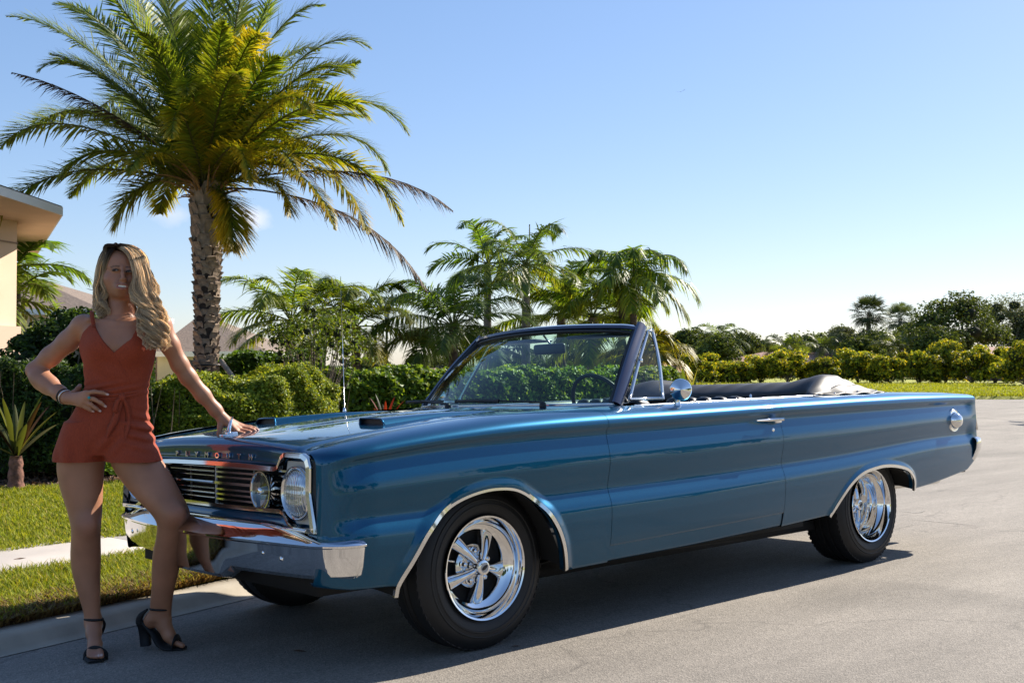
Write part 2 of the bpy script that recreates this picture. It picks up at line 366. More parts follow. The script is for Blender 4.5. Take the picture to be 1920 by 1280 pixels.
# ---- wheels
def wheel(x, s, dish, tw, yo, steer=0, spin=0):
    q0 = -1 if s < 0 else 1; w = obj('wheel', *lathe([(-q0*(tw-.03), .02), (-q0*(tw-.03), .19)], 24), DARKIN, CAR)
    w.location = (x, s*yo, .330); w.rotation_euler = (0, 0, steer)
    q = -1 if s < 0 else 1       # outward along q*y
    R = .332
    # tyre: outward 0 = sidewall face
    pr = [(-.012, .203), (-.002, .212), (.006, .232), (.010, .250), (.0125, .252), (.0125, .257), (.010, .259), (.008, .272), (.010, .274), (.010, .277), (.006, .280), (.005, .286), (-.006, .306), (-.018, .320)]
    tread = []
    gw = [(.020, 0), (.052, 0), (.054, .007), (.062, .007), (.064, 0), (.096, 0), (.098, .007), (.106, .007), (.108, 0)]
    k = tw/2
    half = [(a, R-.0006*(a/.1)**2-d) for a, d in gw if a < k-.02]
    cen = [(-k-t, r) for t, r in []]
    t0 = [(-(.018+a-.0), r) for a, r in [(.012, R-.004)]]
    m0 = -k-.0
    for a, d in gw:
        if a < k-.022: tread.append((m0+(k-.022-a)+.0, R-d-.0))
    tread = [(p, r) for p, r in tread]
    lft = [(2*m0-p, r) for p, r in tread[::-1]]
    prof = pr+[(-.024, R-.004)]+sorted(tread, reverse=True)+[(m0, R-.007)]+sorted(lft, reverse=True)+[(-tw+.024, R-.004), (-tw+.01, .31), (-tw+.0, .26), (-tw+.02, .2)]
    prof = [(q*a, r) for a, r in prof]
    V, F = lathe(prof, 72); V, F = (V, F) if q > 0 else (V, [f[::-1] for f in F])
    obj('tyre', V, F, RUB, w, auto=35)
    # cross-cut tread blocks on the shoulders
    bl = []
    for i in range(64):
        a = 2*math.pi*i/64
        for yy in (-.030, -tw+.030):
            V, F = box((0, 0, 0), (.019, .026, .0035)); V = V+np.array([0, q*yy, R-.0062])
            c, s_ = math.cos(a), math.sin(a); V = np.stack([V[:, 0]*c+V[:, 2]*s_, V[:, 1], -V[:, 0]*s_+V[:, 2]*c], 1); bl.append((V, F))
    obj('tread_blocks', *join(*bl), RUB, w, smooth=False)['kind'] = 'stuff'
    # outer rim with stepped barrel
    d = dish
    pr = [(-.010, .198), (.004, .205), (.010, .210), (.013, .208), (.010, .201), (-.004, .194), (-.020, .190), (-.030, .187), (-.040, .180), (-.048, .172)]
    if d > .05: pr += [(-.060, .168), (-.085, .166), (-.092, .160), (-d-.01, .158), (-d-.02, .154), (-d-.03, .150)]
    else: pr += [(-.052, .166), (-.056, .158), (-.060, .150), (-.07, .146)]
    pr += [(-d-.06, .143), (-.16, .142)]
    V, F = lathe([(q*a, r) for a, r in pr], 72); V, F = (V, F) if q > 0 else (V, [f[::-1] for f in F])
    obj('rim', V, F, CHROME, w, auto=40)
    bk = -d-.045
    V, F = lathe([(q*(bk-.03), .145), (q*(bk-.03), .03)], 40); obj('brake_drum', V, F, DARKIN, w)
    V, F = lathe([(q*(bk+.004), .015), (q*(bk+.012), .05), (q*(bk+.006), .075), (q*(bk-.004), .088), (q*(bk-.015), .09)], 40)
    obj('centre_disc', V, F, CHROME2, w, auto=40)
    for i in range(5):
        a0 = R_(347+72*i)+spin
        # spoke: narrow at the hub, wide at the barrel, crowned
        P = []
        for t in np.linspace(0, 1, 9):
            r = .030+t*(.150-.030); hw = .0125+.0235*t**1.3; yy = -d+.010-.035*t**1.6
            row = []
            for c in np.linspace(-1, 1, 9): row.append((r, yy-(abs(c)**2.5)*(.014+.012*t), hw*c))
            row = [(r, yy-.05, -hw)]+row+[(r, yy-.05, hw)]
            P.append(row)
        P = np.array(P); c, s_ = math.cos(a0), math.sin(a0)
        Q = np.stack([P[..., 0]*c-P[..., 2]*s_, q*P[..., 1], P[..., 0]*s_+P[..., 2]*c], -1)
        V, F = grid(Q, flip=(q > 0)); obj('spoke', V, F, CHROME, w, auto=60)
        a1 = a0+R_(36); r = .062
        V, F = lathe([(q*(bk+.0), .017), (q*(bk+.010), .016), (q*(bk+.012), .011), (q*(bk+.028), .010), (q*(bk+.034), .0)], 14); V = V+np.array([r*math.cos(a1), 0, r*math.sin(a1)]); obj('lug_nut', V, F, CHROME, w, auto=40)
    V, F = lathe([(q*(-d-.03), .034), (q*(-d+.016), .033), (q*(-d+.026), .030), (q*(-d+.029), .024), (q*(-d+.028), .0)], 36)
    obj('centre_cap', V, F, CHROME, w, auto=40)
    V, F = lathe([(q*(-d+.0290), .0205), (q*(-d+.0294), .0)], 28); obj('cap_badge', V, F, ARGENT, w)
    V, F = lathe([(q*(-d+.0300), .0), (q*(-d+.0300), .017)], 24); V[:, 2] *= .45; c, s_ = math.cos(.5), math.sin(.5); V = np.stack([V[:, 0]*c-V[:, 2]*s_, V[:, 1], V[:, 0]*s_+V[:, 2]*c], 1)
    obj('badge_oval', V, F, BLK, w)
    a = R_(165); V, F = tube([(.17*math.cos(a), q*-.045, .17*math.sin(a)), (.158*math.cos(a), q*-.006, .158*math.sin(a))], .004, 8); obj('valve_stem', V, F, CHROME, w)
    return w
for s in (-1, 1):
    wheel(0, s, .028, .192, .800, steer=R_(0))
    wheel(2.946, s, .088, .255, .800, spin=.35)
# ---- hood
zs = lambda x: ip(x, zt_)-.008
def hood_z(x, y):
    cr = .012+.033*np.exp(-np.clip(x+.80, 0, 9)/.16)
    t = np.clip(np.abs(y)/.765, 0, 1)
    z = zs(x)+cr*(1-t**2.2)
    z = z-.006*sm(np.abs(y), .66, .70)*(1-sm(np.abs(y), .70, .76))        # valley beside the fender
    z = z+.006*(1-sm(np.abs(y), .10, .17))*sm(x, -.7, -.3)                # raised centre
    return z
ys = np.linspace(-.766, .766, 97); hx = np.concatenate([np.linspace(.605, -.72, 80), np.linspace(-.73, -.752, 5)])
rows = []
for x in hx:
    bow = .05*(1-(ys/.766)**2)*sm(x, .2, .605)
    xx = x-bow*0+(.10*(1-(ys/.766)**2))*sm(x, -.1, .605)*-1+.0
    rows.append(np.stack([xx+0*ys, ys, hood_z(xx, ys)], 1))
zf = hood_z(np.full_like(ys, -.752), ys)
for dx, dz in ((.012, .003), (.024, .010), (.032, .020), (.036, .032)): rows.append(np.stack([np.full_like(ys, -.752-dx), ys, zf-dz], 1))
zlo = np.full_like(ys, .785)+.030*sm(np.abs(ys), .56, .62)
for t in (.35, .7, 1.0):
    rows.append(np.stack([np.full_like(ys, -.788)+.006*math.sin(t*math.pi), ys, (zf-.032)*(1-t)+zlo*t], 1))
rows.append(np.stack([np.full_like(ys, -.76), ys, zlo-.001], 1))
V, F = gridarr(np.array(rows)); HOOD = obj('hood', V, F, PAINT, CAR)
md = HOOD.modifiers.new('thick', 'SOLIDIFY'); md.thickness = .005; md.offset = -1
V, F = box((-.12, 0, .80), (1.30, 1.52, .03)); obj('engine_bay_floor', V, F, DARKIN, CAR)
# hood centre seam strip and two scoops
for s in (-1, 1):
    y0, y1, x0, x1 = s*.350, s*.535, -.285, .47
    n = 24; P = []
    for x in np.linspace(x0, x1, n):
        t = (x-x0)/(x1-x0); h = .027*(1-t)**.9+.001; sh = s*.02*t
        ya, yb = y0+sh, y1-s*.06*t
        zc = lambda y: hood_z(x, y)
        P.append([(x, ya, zc(ya)-.002), (x, ya+s*.004, zc(ya)+h*.8), (x, ya+s*.010, zc(ya)+h), (x, (ya+yb)/2, zc((ya+yb)/2)+h*1.03), (x, yb-s*.030*(1-.5*t), zc(yb)+h), (x, yb-s*.018*(1-.5*t), zc(yb)+h*.75), (x, yb, zc(yb)-.002)])
    sc = obj('hood_scoop', *grid(np.array(P), flip=(s > 0)), PAINT, CAR, auto=28)
    P0 = np.array(P[0])+np.array([.012, 0, 0]); c = P0.mean(0)
    V, F = [], []; V = np.vstack([P0, P0*[0, 1, 1]+[x0+.05, 0, 0]]); m = len(P0); F = [tuple(range(m, 2*m))]+[(i, i+1, i+1+m, i+m) for i in range(m-1)]
    obj('scoop_mouth', np.vstack([P0]), [tuple(range(m))], BLK, sc)
    rim = np.array(P[0]); rim[:, 0] -= .004
    rim = np.vstack([rim, rim[:1]]); V, F = sweep(rim, circ(.0042, 8), up=(1, 0, 0)); obj('scoop_trim', V, F, PAINT, sc)
# hood ornament
orn = obj('hood_ornament', *join(box((-.705, 0, .884), (.075, .035, .010), bev=.004), box((-.695, 0, .892), (.05, .022, .012), bev=.004)), CHROME, CAR)
P = [(-.708, 0, .893), (-.704, 0, .915), (-.697, 0, .94), (-.690, 0, .960)]
V, F = sweep(np.array(P), circ(1, 12), [(.008, .013), (.0065, .011), (.0055, .0085), (.004, .005)], up=(0, 1, 0)); obj('blade', V, F, CHROME, orn)
# letters across the hood front
font_letters = 'PLYMOUTH'
ly = np.linspace(.304, -.348, 8)
for i, ch in enumerate(font_letters):
    cu = bpy.data.curves.new('letter', 'FONT'); cu.body = ch; cu.size = .034; cu.extrude = .0025; cu.bevel_depth = .0006; cu.align_x = 'CENTER'; cu.offset = .0008
    to = bpy.data.objects.new('tmp', cu); SC.collection.objects.link(to)
    bpy.context.view_layer.update(); me = bpy.data.meshes.new_from_object(to.evaluated_get(bpy.context.evaluated_depsgraph_get()))
    SC.collection.objects.unlink(to); bpy.data.objects.remove(to)
    me.materials.clear(); me.materials.append(CHROME)
    # slab serifs
    lo = link(bpy.data.objects.new('letter', me), HOOD); lo.location = (-.7935, ly[i], .797)
    lo.rotation_euler = (R_(90), 0, R_(-90)); lo.scale = (1.25, .85, 1)
# ---- grille
gx = -.752
V, F = box((-.70, 0, .69), (.02, 1.50, .26)); obj('grille_backing', V, F, DARKIN, CAR)
GR = obj('grille', *box((gx-.012, 0, .69), (.010, .008, .175), bev=.002), ARGENT, CAR)
for yy in (-.55, -.28, .28, .55): obj('grille_stay', *box((gx+.01, yy, .69), (.006, .007, .17)), ARGENT, GR)
bars = [.758, .738, .718, .694, .668, .648, .628]
for i, z in enumerate(bars):
    th = .0075 if i != 3 else .011
    for (ya, yb) in ((.008, .595), (-.008, -.595)):
        ycs = np.linspace(ya, yb, 8); pts = [(gx-.008-(.007 if i == 3 else 0), y, z) for y in ycs]
        V, F = sweep(pts, [(-th*.9, -.012), (th*.9, -.012), (th, .004), (th*.5, .010), (-th*.5, .010), (-th, .004)], up=(0, 0, 1)) if False else sweep(pts, [(-.010, -th*.5), (.008, -th*.5), (.012, 0), (.008, th*.5), (-.010, th*.5)], up=(0, 0, 1))
        obj('grille_bar', V, F, CHROME2, GR, auto=30)
# bright surround, one continuous moulding each side
for s in (-1, 1):
    pts = [(0, .778), (.30, .776), (.548, .770), (.572, .776), (.602, .812), (.630, .826), (.770, .824), (.800, .812), (.812, .785), (.808, .690), (.838, .556), (.690, .556), (.650, .574), (.615, .606), (.590, .612), (.30, .607), (0, .605)]
    pts = np.array([(-.796-.014*sm(a, .5, .8), s*a, b) for a, b in pts])
    seg = []
    for i in range(len(pts)-1):
        for t in (0, .12, .5, .88): seg.append(pts[i]*(1-t)+pts[i+1]*t)
    seg.append(pts[-1]); seg = np.array(seg)
    V, F = sweep(seg, [(-.010, -.014), (.006, -.010), (.0085, -.003), (.0085, .004), (.004, .009), (-.010, .010)] if s > 0 else [(.010, -.014), (-.006, -.010), (-.0085, -.003), (-.0085, .004), (-.004, .009), (.010, .010)], up=(1, 0, 0))
    obj('grille_surround', V, F, CHROME2, CAR, auto=45)
    # fill between hood, fender and surround
    V, F = prism([(s*.60, .835), (s*.775, .835), (s*.815, .81), (s*.83, .70), (s*.86, .55), (s*.66, .54), (s*.615, .60), (s*.64, .60), (s*.69, .575), (s*.80, .575), (s*.79, .80), (s*.625, .80)] if s > 0 else [(s*.60, .835), (s*.775, .835), (s*.815, .81), (s*.83, .70), (s*.86, .55), (s*.66, .54), (s*.615, .60), (s*.64, .60), (s*.69, .575), (s*.80, .575), (s*.79, .80), (s*.625, .80)][::-1], -.775, -.74)
    obj('headlamp_housing', V, F, PAINT, CAR, smooth=False)
    # headlamp plate with chevron edge
    pl = [(s*.625, .800), (s*.796, .800), (s*.796, .69), (s*.812, .575), (s*.68, .575), (s*.596, .690)]
    V, F = prism(pl if s > 0 else pl[::-1], -.792, -.775)
    HP = obj('headlamp', V, F, ARGENT, CAR, smooth=False)
    V, F = lathe([(0, .099), (-.014, .098), (-.018, .093), (-.014, .088), (-.006, .086)], 48, 'x', (-.796, s*.703, .685)); obj('lamp_ring', V, F, CHROME2, HP, auto=50)
    V, F = lathe([(.0, .087), (-.010, .081), (-.018, .066), (-.024, .045), (-.026, 0.0)], 48, 'x', (-.797, s*.703, .685)); obj('lamp_lens', V, F, LENS, HP)
    # driving lamp inside the grille
    c = (-.80, s*.442, .682)
    DL = obj('driving_lamp', *lathe([(.045, .0), (.045, .045), (.03, .062), (.008, .074), (-.004, .0765), (-.010, .075), (-.010, .070), (-.002, .067)], 44, 'x', c), CHROME2, CAR, auto=45)
    V, F = lathe([(-.003, .068), (.012, .050), (.022, .020), (.022, 0)], 40, 'x', c); obj('reflector', V, F, mat('smoked_reflector', (.18, .18, .19), .12, 1), DL)
    V, F = lathe([(.02, .016), (-.012, .014), (-.016, .010), (-.016, 0)], 20, 'x', c); obj('bulb_shield', V, F, CHROME, DL)
    V, F = lathe([(-.006, .068), (-.010, .03), (-.010, 0)], 40, 'x', c); obj('lamp_glass', V, F, CLEAR, DL)
# valance between grille and bumper
ys = np.linspace(-.85, .85, 61)
P = [np.stack([np.full(61, -.775), ys, .603-.05*sm(np.abs(ys), .60, .68)], 1), np.stack([np.full(61, -.79), ys, .592-.045*sm(np.abs(ys), .60, .68)], 1), np.stack([np.full(61, -.80), ys, .560-.02*sm(np.abs(ys), .60, .68)], 1), np.stack([np.full(61, -.77), ys, np.full(61, .48)], 1), np.stack([np.full(61, -.72), ys, np.full(61, .36)], 1)]
obj('front_valance', *gridarr(np.array(P)), PAINT, CAR)
V, F = box((-.60, 0, .36), (.30, 1.5, .10)); obj('front_crossmember', V, F, DARKIN, CAR)
# ---- front bumper
def bumper(xc, xe, sgn, zc, parent, name, ends, zdrop):
    """xc: face at the centre, xe: wrap end"""
    L = []
    for y in np.concatenate([np.linspace(0, .80, 42), ]): L.append((xc+(.085*(y/.8)**2.2)*sgn, y))
    c0 = L[-1]
    for a in np.linspace(0, 1, 22)[1:]:
        th = a*math.pi/2*.97; L.append((c0[0]+sgn*(.115*(1-math.cos(th))+.03*a), .80+.150*math.sin(th)))
    c1 = L[-1]
    for a in np.linspace(0, 1, 8)[1:]: L.append((c1[0]+sgn*(ends)*a, c1[1]-.004*a))
    L = np.array(L); L = np.vstack([L[::-1]*[1, -1], L[1:]])
    T = np.gradient(L, axis=0); T /= np.linalg.norm(T, axis=1, keepdims=True); N = np.stack([T[:, 1], -T[:, 0]], 1)*(-sgn)
    prof = [(-.115, .566), (-.085, .568), (-.055, .563), (-.040, .554), (-.020, .535), (-.003, .517), (.001, .511), (.0, .506), (-.008, .499), (-.014, .470), (-.020, .43), (-.030, .400), (-.046, .386), (-.085, .380)]
    rows = []
    for o, z in prof:
        dz = -(z-.50)*(.42*sm(np.abs(L[:, 1]), .5, .95)) if z > .5 else (z-.5)*.0
        low_ = -.040*(1-sm(np.abs(L[:, 1]), .24, .34))*sm(-z, -.46, -.40)
        rows.append(np.stack([L[:, 0]+N[:, 0]*o, L[:, 1]+N[:, 1]*o, z+zc+dz+low_+.0*L[:, 0]], 1))
    return obj(name, *gridarr(np.array(rows), flip=(sgn < 0)), CHROME, parent, auto=30)
FB = bumper(-.915, 0, 1, 0.0, CAR, 'front_bumper', .022, 0)
FB.modifiers.new('t', 'SOLIDIFY').thickness = .004
# number plate recess: slanting bright panel with a dark slot
pz_ = lambda y, z: (-.915+.085*(abs(y)/.8)**2.2+ip(z, [(.34, .034), (.386, .040), (.43, .020), (.47, .014), (.499, .008)])-.0035, y, z)
pb = obj('plate_recess', np.array([pz_(.215, .486), pz_(-.02, .480), pz_(-.245, .474), pz_(-.30, .42), pz_(-.345, .372), pz_(-.08, .378), pz_(.18, .384), pz_(.20, .43)]), [(0, 1, 5, 6, 7), (1, 2, 3, 4, 5)], CHROME, FB, smooth=False)
q_ = [np.array(pz_(*t))-[.003, 0, 0] for t in ((.195, .480), (.085, .477), (.055, .395), (.150, .398))]; obj('recess_slot', np.array(q_), [(0, 1, 2, 3)], BLK, pb, smooth=False)
for s in (-1, 1):
    for yy, zz in ((s*.56, .465), (s*.66, .45), (s*.40, .49)):
        V, F = lathe([(-.008, 0), (-.006, .008), (.0, .011)], 16, 'x', (-.899+.085*(abs(yy)/.8)**2.2, yy, zz)); obj('bumper_bolt', V, F, CHROME, FB)
    # groove and raised pad at each side, parking lamp slot in its top
    V, F = box((-.802, s*.70, .556), (.050, .17, .010), bev=.004); bpd = obj('bumper_pad', V, F, CHROME, FB)
    V, F = box((-.802, s*.70, .562), (.028, .11, .004), bev=.001); obj('pad_slot', V, F, BLK, bpd)
# ---- cowl and dashboard
ys = np.linspace(-.765, .765, 61); rows = []
for t in np.linspace(0, 1, 8):
    x0 = .610-.10*(1-(ys/.766)**2); x1 = .845-.13*(1-(ys/.73)**2); x = x0+(x1-x0)*t
    z = hood_z(np.minimum(x0, .6), ys)*(1-t)+(.965+.008*(1-(ys/.766)**2))*t-.006*math.sin(t*math.pi); rows.append(np.stack([x, ys, z], 1))
obj('cowl', *gridarr(np.array(rows), flip=True), PAINT, CAR)
rows = []
for t in np.linspace(0, 1, 8):
    x1 = .85-.13*(1-(ys/.73)**2); x = x1+(1.10-x1)*t; z = .962+.018*math.sin(t*math.pi*.6)-.05*t**4; rows.append(np.stack([x, ys*.97, np.full_like(ys, z)], 1))
rows.append(rows[-1]+np.array([-.03, 0, -.22])); obj('dashboard', *gridarr(np.array(rows), flip=True), SEATV, CAR)
# ---- windscreen
def wsb(y): return np.stack([.872-.15*(1-(np.abs(y)/.73)**2.2), y, .972+.004*(1-(y/.73)**2)], -1)
def wst(y): return np.stack([1.200-.10*(1-(np.abs(y)/.60)**2.2), y, 1.338+.022*(1-(y/.60)**2)], -1)
t = np.linspace(-1, 1, 41); B = wsb(t*.72); T = wst(t*.59); rows = []
for k in np.linspace(0, 1, 14):
    q = B*(1-k)+T*k; rows.append(q+np.array([-.03, 0, .008])*math.sin(k*math.pi)*(1-t[:, None]**2*0))
WS = obj('windscreen', *gridarr(np.array(rows), flip=True), GLASS, CAR)
# header rail
P = wst(np.linspace(-.635, .635, 41)); P[:, 1] = np.linspace(-.62, .62, 41); P[:, 2] += .004
P[:3, 2] -= [.014, .006, .002]; P[-3:, 2] -= [.002, .006, .014]
HD = obj('windscreen_header', *sweep(P, [(-.018, -.008), (-.016, .006), (-.006, .013), (.018, .015), (.042, .009), (.046, -.005), (.040, -.010), (.0, -.012)], up=(0, 0, 1)), HEADL, CAR, auto=50)
Pi = P.copy(); Pi[:, 1] *= .965; Pi[:, 0] += -.010; Pi[:, 2] -= .016
obj('header_seal', *sweep(Pi, [(-.012, -.014), (-.012, .004), (.04, .004), (.04, -.014)]), BLK, HD)
for s in (-1, 1):
    V, F = box((1.235, s*.33, 1.315), (.13, .42, .016), bev=.006); obj('sun_visor', V, F, SEATV, CAR)
    # A pillar: painted, with dark seal on the glass side
    path = [wsb(np.array(s*.735))+[.012, 0, -.012], wsb(np.array(s*.705))*.5+wst(np.array(s*.64))*.5+[.004, s*.008, .006], wst(np.array(s*.607))+[.012, s*.006, .008]]
    path = crom(path, 12)
    prf = np.array([(-.026, -.016), (-.026, .014), (-.012, .022), (.020, .020), (.040, .006), (.040, -.012), (.01, -.02)])
    prf *= .84
    V, F = sweep(path, prf if s < 0 else (prf*[1, -1])[::-1], up=(0, -1, 0)); obj('windscreen_pillar', V, F, HEADL, CAR, auto=40)
    P1 = path+np.array([-.024, -s*.020, .0]); V, F = sweep(P1, [(-.010, -.010), (.012, -.010), (.012, .012), (-.010, .012)], up=(0, -1, 0)); obj('windscreen_seal', V, F, BLK, CAR)
    # vent window: triangular pane with bright frame
    A = np.array([.935, s*.765, .985]); Bq = np.array([1.156, s*.778, .985]); Cq = np.array([1.288, s*.612, 1.330]); A2 = np.array([1.235, s*.628, 1.318])
    fr = [A, A*.5+A2*.5+[-.006, 0, .0], A2, Cq, Bq*.5+Cq*.5+[.002, s*.010, 0], Bq]
    VW = obj('vent_window', *tube(crom(fr[:3], 12), .0085, 8, up=(0, 1, 0)), CHROME2, CAR)
    Pv = crom([Bq, Bq*.5+Cq*.5+[.002, s*.010, 0], Cq], 10); V, F = sweep(Pv, [(-.008, -.006), (-.008, .006), (.008, .006), (.008, -.006)], up=(0, 1, 0)); obj('vent_post', V, F, CHROME2, VW)
    V, F = tube([A+[0, 0, .004], Bq+[0, 0, .004]], .008, 8); obj('vent_sill', V, F, CHROME2, VW)
    V, F = tube([A2+[0, 0, .0], Cq], .009, 8, up=(0, 1, 0)); obj('vent_top', V, F, CHROME2, VW)
    M1 = A*.5+A2*.5+[-.006, 0, .0]; M2 = Bq*.5+Cq*.5+[.002, s*.010, 0]
    V = np.array([A, Bq, M2, Cq, A2, M1]); obj('pane', V, [(0, 1, 2, 5), (5, 2, 3, 4)], CLEAR, VW)
    V, F = box(M1+[.02, 0, .02], (.016, .018, .02), bev=.004); obj('latch', V, F, CHROME, VW)
# lower windscreen moulding
P = wsb(np.linspace(-.735, .735, 41)); P[:, 0] -= .012; P[:, 2] -= .004
obj('windscreen_moulding', *tube(P, .007, 8), CHROME2, CAR)
# wipers
for (bx, by, tx, ty) in ((.705, -.42, .690, .08), (.700, .30, .800, .66)):
    wp = obj('wiper', *lathe([(-.004, .017), (.012, .016), (.020, .010), (.022, 0)], 16, 'z', (bx, by, .966)), BLK, CAR)
    tz = .992 if True else 0
    mid = ((bx+tx)/2-.02, (by+ty)/2, .995); V, F = sweep(crom([(bx, by, .984), mid, (tx-.01, ty, tz+.012)], 12), [(-.006, -.004), (-.006, .004), (.006, .004), (.006, -.004)], scale=np.linspace(1.2, .7, 12)); obj('wiper_arm', V, F, BLK, wp)
    V, F = sweep(crom([(tx-.02, ty-.22, tz+.004), (tx-.012, ty, tz+.008), (tx+.02, ty+.17, tz+.006)], 12), [(-.004, -.011), (-.003, .007), (.003, .007), (.004, -.011)]); obj('wiper_blade', V, F, BLK, wp)
# interior mirror
MI = obj('rear_view_mirror', *box((1.16, .0, 1.262), (.028, .21, .055), rz=.12, bev=.012), BLK, CAR)
V, F = tube([(1.17, 0, 1.285), (1.12, 0, 1.335)], .006, 8); obj('mirror_stalk', V, F, CHROME2, MI)
# steering wheel, column
SWc = np.array([1.16, -.37, .945]); ax = np.array([.90, 0, .44]); ax /= np.linalg.norm(ax); e1 = np.array([0, 1, 0]); e2 = np.cross(ax, e1)
a = np.linspace(0, 2*math.pi, 40, endpoint=False); ring = SWc+.185*(np.cos(a)[:, None]*e1+np.sin(a)[:, None]*e2)
ST = obj('steering_wheel', *tube(ring, .0105, 10, up=ax, closed=True), BLK, CAR)
for b in (0, math.pi): V, F = tube([SWc-ax*.02, SWc+.19*(math.cos(b)*e1+math.sin(b)*e2)], .009, 8); obj('steering_spoke', V, F, CHROME2, ST)
V, F = tube([SWc+ax*-.0, SWc-ax*.30], .025, 12); obj('steering_column', V, F, BLK, ST)
# floor and seats
V, F = box((1.42, 0, .28), (1.9, 1.45, .04)); obj('floor_pan', V, F, DARKIN, CAR)
V, F = box((3.55, 0, .70), (1.0, 1.45, .36)); obj('boot_floor', V, F, DARKIN, CAR)
def cushion(name, c, s, bev, ry=0, n=5):
    V, F = box((0, 0, 0), s, bev=bev); cy_, sy_ = math.cos(ry), math.sin(ry)
    V = np.stack([V[:, 0]*cy_+V[:, 2]*sy_, V[:, 1], -V[:, 0]*sy_+V[:, 2]*cy_], 1)+np.array(c)
    return obj(name, V, F, SEATV, CAR)
for s in (-1, 1):
    cushion('front_seat', (1.72, s*.36, .52), (.55, .56, .18), .05)
    for k in range(5): cushion('seat_back_roll', (1.985, s*.36+(k-2)*.105, .755), (.14, .103, .46), .035, .20)
    # interior side panel and door top cap
    xs = np.linspace(.93, 2.75, 30)
    P = [np.stack([xs, np.full(30, s*.800), ip(xs, zt_)+.002], 1), np.stack([xs, np.full(30, s*.785), ip(xs, zt_)+.006], 1), np.stack([xs, np.full(30, s*.755), ip(xs, zt_)+.001], 1), np.stack([xs, np.full(30, s*.745), ip(xs, zt_)-.03], 1), np.stack([xs, np.full(30, s*.735), np.full(30, .35)], 1)]
    obj('interior_side_panel', *gridarr(np.array(P), flip=(s < 0)), SEATV, CAR)
    V, F = tube(np.stack([xs, np.full(30, s*.797), ip(xs, zt_)+.004], 1), .0045, 8); obj('belt_moulding', V, F, CHROME2, CAR)
for k in range(9): cushion('rear_seat_roll', (2.60, (k-4)*.135, .78), (.14, .132, .40), .035, .22)
cushion('rear_seat', (2.35, 0, .52), (.55, 1.2, .18), .05)
V, F = lathe([(0, .006), (.025, .006), (.03, .0)], 10, 'z', (1.86, -.775, .968)); obj('lock_button', V, F, CHROME, CAR)
# ---- deck
ys = np.linspace(-.776, .776, 49); rows = []
for x in np.linspace(2.80, 4.11, 40):
    rows.append(np.stack([np.full_like(ys, x), ys, ip(x, zt_)-.002+.012*(1-(ys/.776)**2)-.03*sm(x, 3.95, 4.11)*0], 1))
rows.append(np.stack([np.full_like(ys, 4.122), ys, np.full_like(ys, ip(4.11, zt_)-.015)], 1))
rows.append(np.stack([np.full_like(ys, 4.10), ys, np.full_like(ys, .62)], 1))
obj('boot_lid', *gridarr(np.array(rows), flip=True), PAINT, CAR)
# rear face, tail lamps, bumper, exhaust
for s in (-1, 1):
    V, F = prism([(s*.60, .90), (s*.86, .90), (s*.88, .74), (s*.60, .74)] if s > 0 else [(s*.60, .90), (s*.86, .90), (s*.88, .74), (s*.60, .74)][::-1], 4.10, 4.135); obj('tail_lamp', V, F, RED, CAR)
    V, F = sweep([(4.128, s*.60, .91), (4.128, s*.872, .91), (4.13, s*.892, .73), (4.13, s*.60, .73)], circ(.010, 8), up=(1, 0, 0), closed=True); obj('tail_lamp_bezel', V, F, CHROME2, CAR)
    V, F = box((4.06, s*.66, .60), (.10, .3, .3)); obj('rear_panel_end', V, F, DARKIN, CAR, smooth=False)
V, F = box((4.06, 0, .62), (.08, 1.5, .34)); obj('tail_panel', V, F, PAINT, CAR, smooth=False)
L = [];
for y in np.linspace(0, .80, 20): L.append((4.21-.02*(y/.8)**2, y))
c0 = L[-1]
for a in np.linspace(0, 1, 14)[1:]: th = a*math.pi/2*.96; L.append((c0[0]-.085*(1-math.cos(th)), .80+.125*math.sin(th)))
c1 = L[-1]
for a in (.35, .7, 1): L.append((c1[0]-.05*a, c1[1]-.003*a))
L = np.array(L); L = np.vstack([L[::-1]*[1, -1], L[1:]]); T = np.gradient(L, axis=0); T /= np.linalg.norm(T, axis=1, keepdims=True); N = np.stack([T[:, 1], -T[:, 0]], 1)
rows = []
for o, z, w in ((-.08, .675, 0), (-.02, .673, 0), (-.004, .662, 0), (0, .64, 0), (-.006, .60, .0), (-.022, .55, .3), (-.05, .50, .7), (-.08, .475, 1)):
    sh = -.05*w*sm(np.abs(L[:, 1]), .7, .95); rows.append(np.stack([L[:, 0]+N[:, 0]*o+sh, L[:, 1]+N[:, 1]*o, np.full(len(L), z+.005)], 1))
RB = obj('rear_bumper', *gridarr(np.array(rows)), CHROME, CAR, auto=35); RB.modifiers.new('t', 'SOLIDIFY').thickness = .004
for s in (-1, 1):
    V, F = lathe([(3.35, .032), (4.02, .032), (4.025, .036), (4.275, .036), (4.278, .031), (4.15, .029)], 20, 'x', (0, s*.52, .385)); obj('exhaust_pipe', V, F, CHROME2, CAR, auto=40)
    V, F = tube(crom([(2.3, s*.45, .28), (2.95, s*.42, .40), (3.4, s*.52, .385)], 14), .03, 12); obj('tail_pipe', V, F, RUST, CAR)
    V, F = box((3.45, s*.47, .45), (.40, .06, .03)); obj('leaf_spring', V, F, RUST, CAR)
V, F = tube([(2.946, -.56, .33), (2.946, .56, .33)], .045, 14, up=(1, 0, 0)); obj('rear_axle', V, F, DARKIN, CAR)
V, F = box((1.5, 0, .235), (2.6, 1.25, .05)); obj('chassis', V, F, DARKIN, CAR)
V, F = box((3.55, 0, .47), (.6, .8, .09), bev=.03); obj('fuel_tank', V, F, STEELD, CAR)
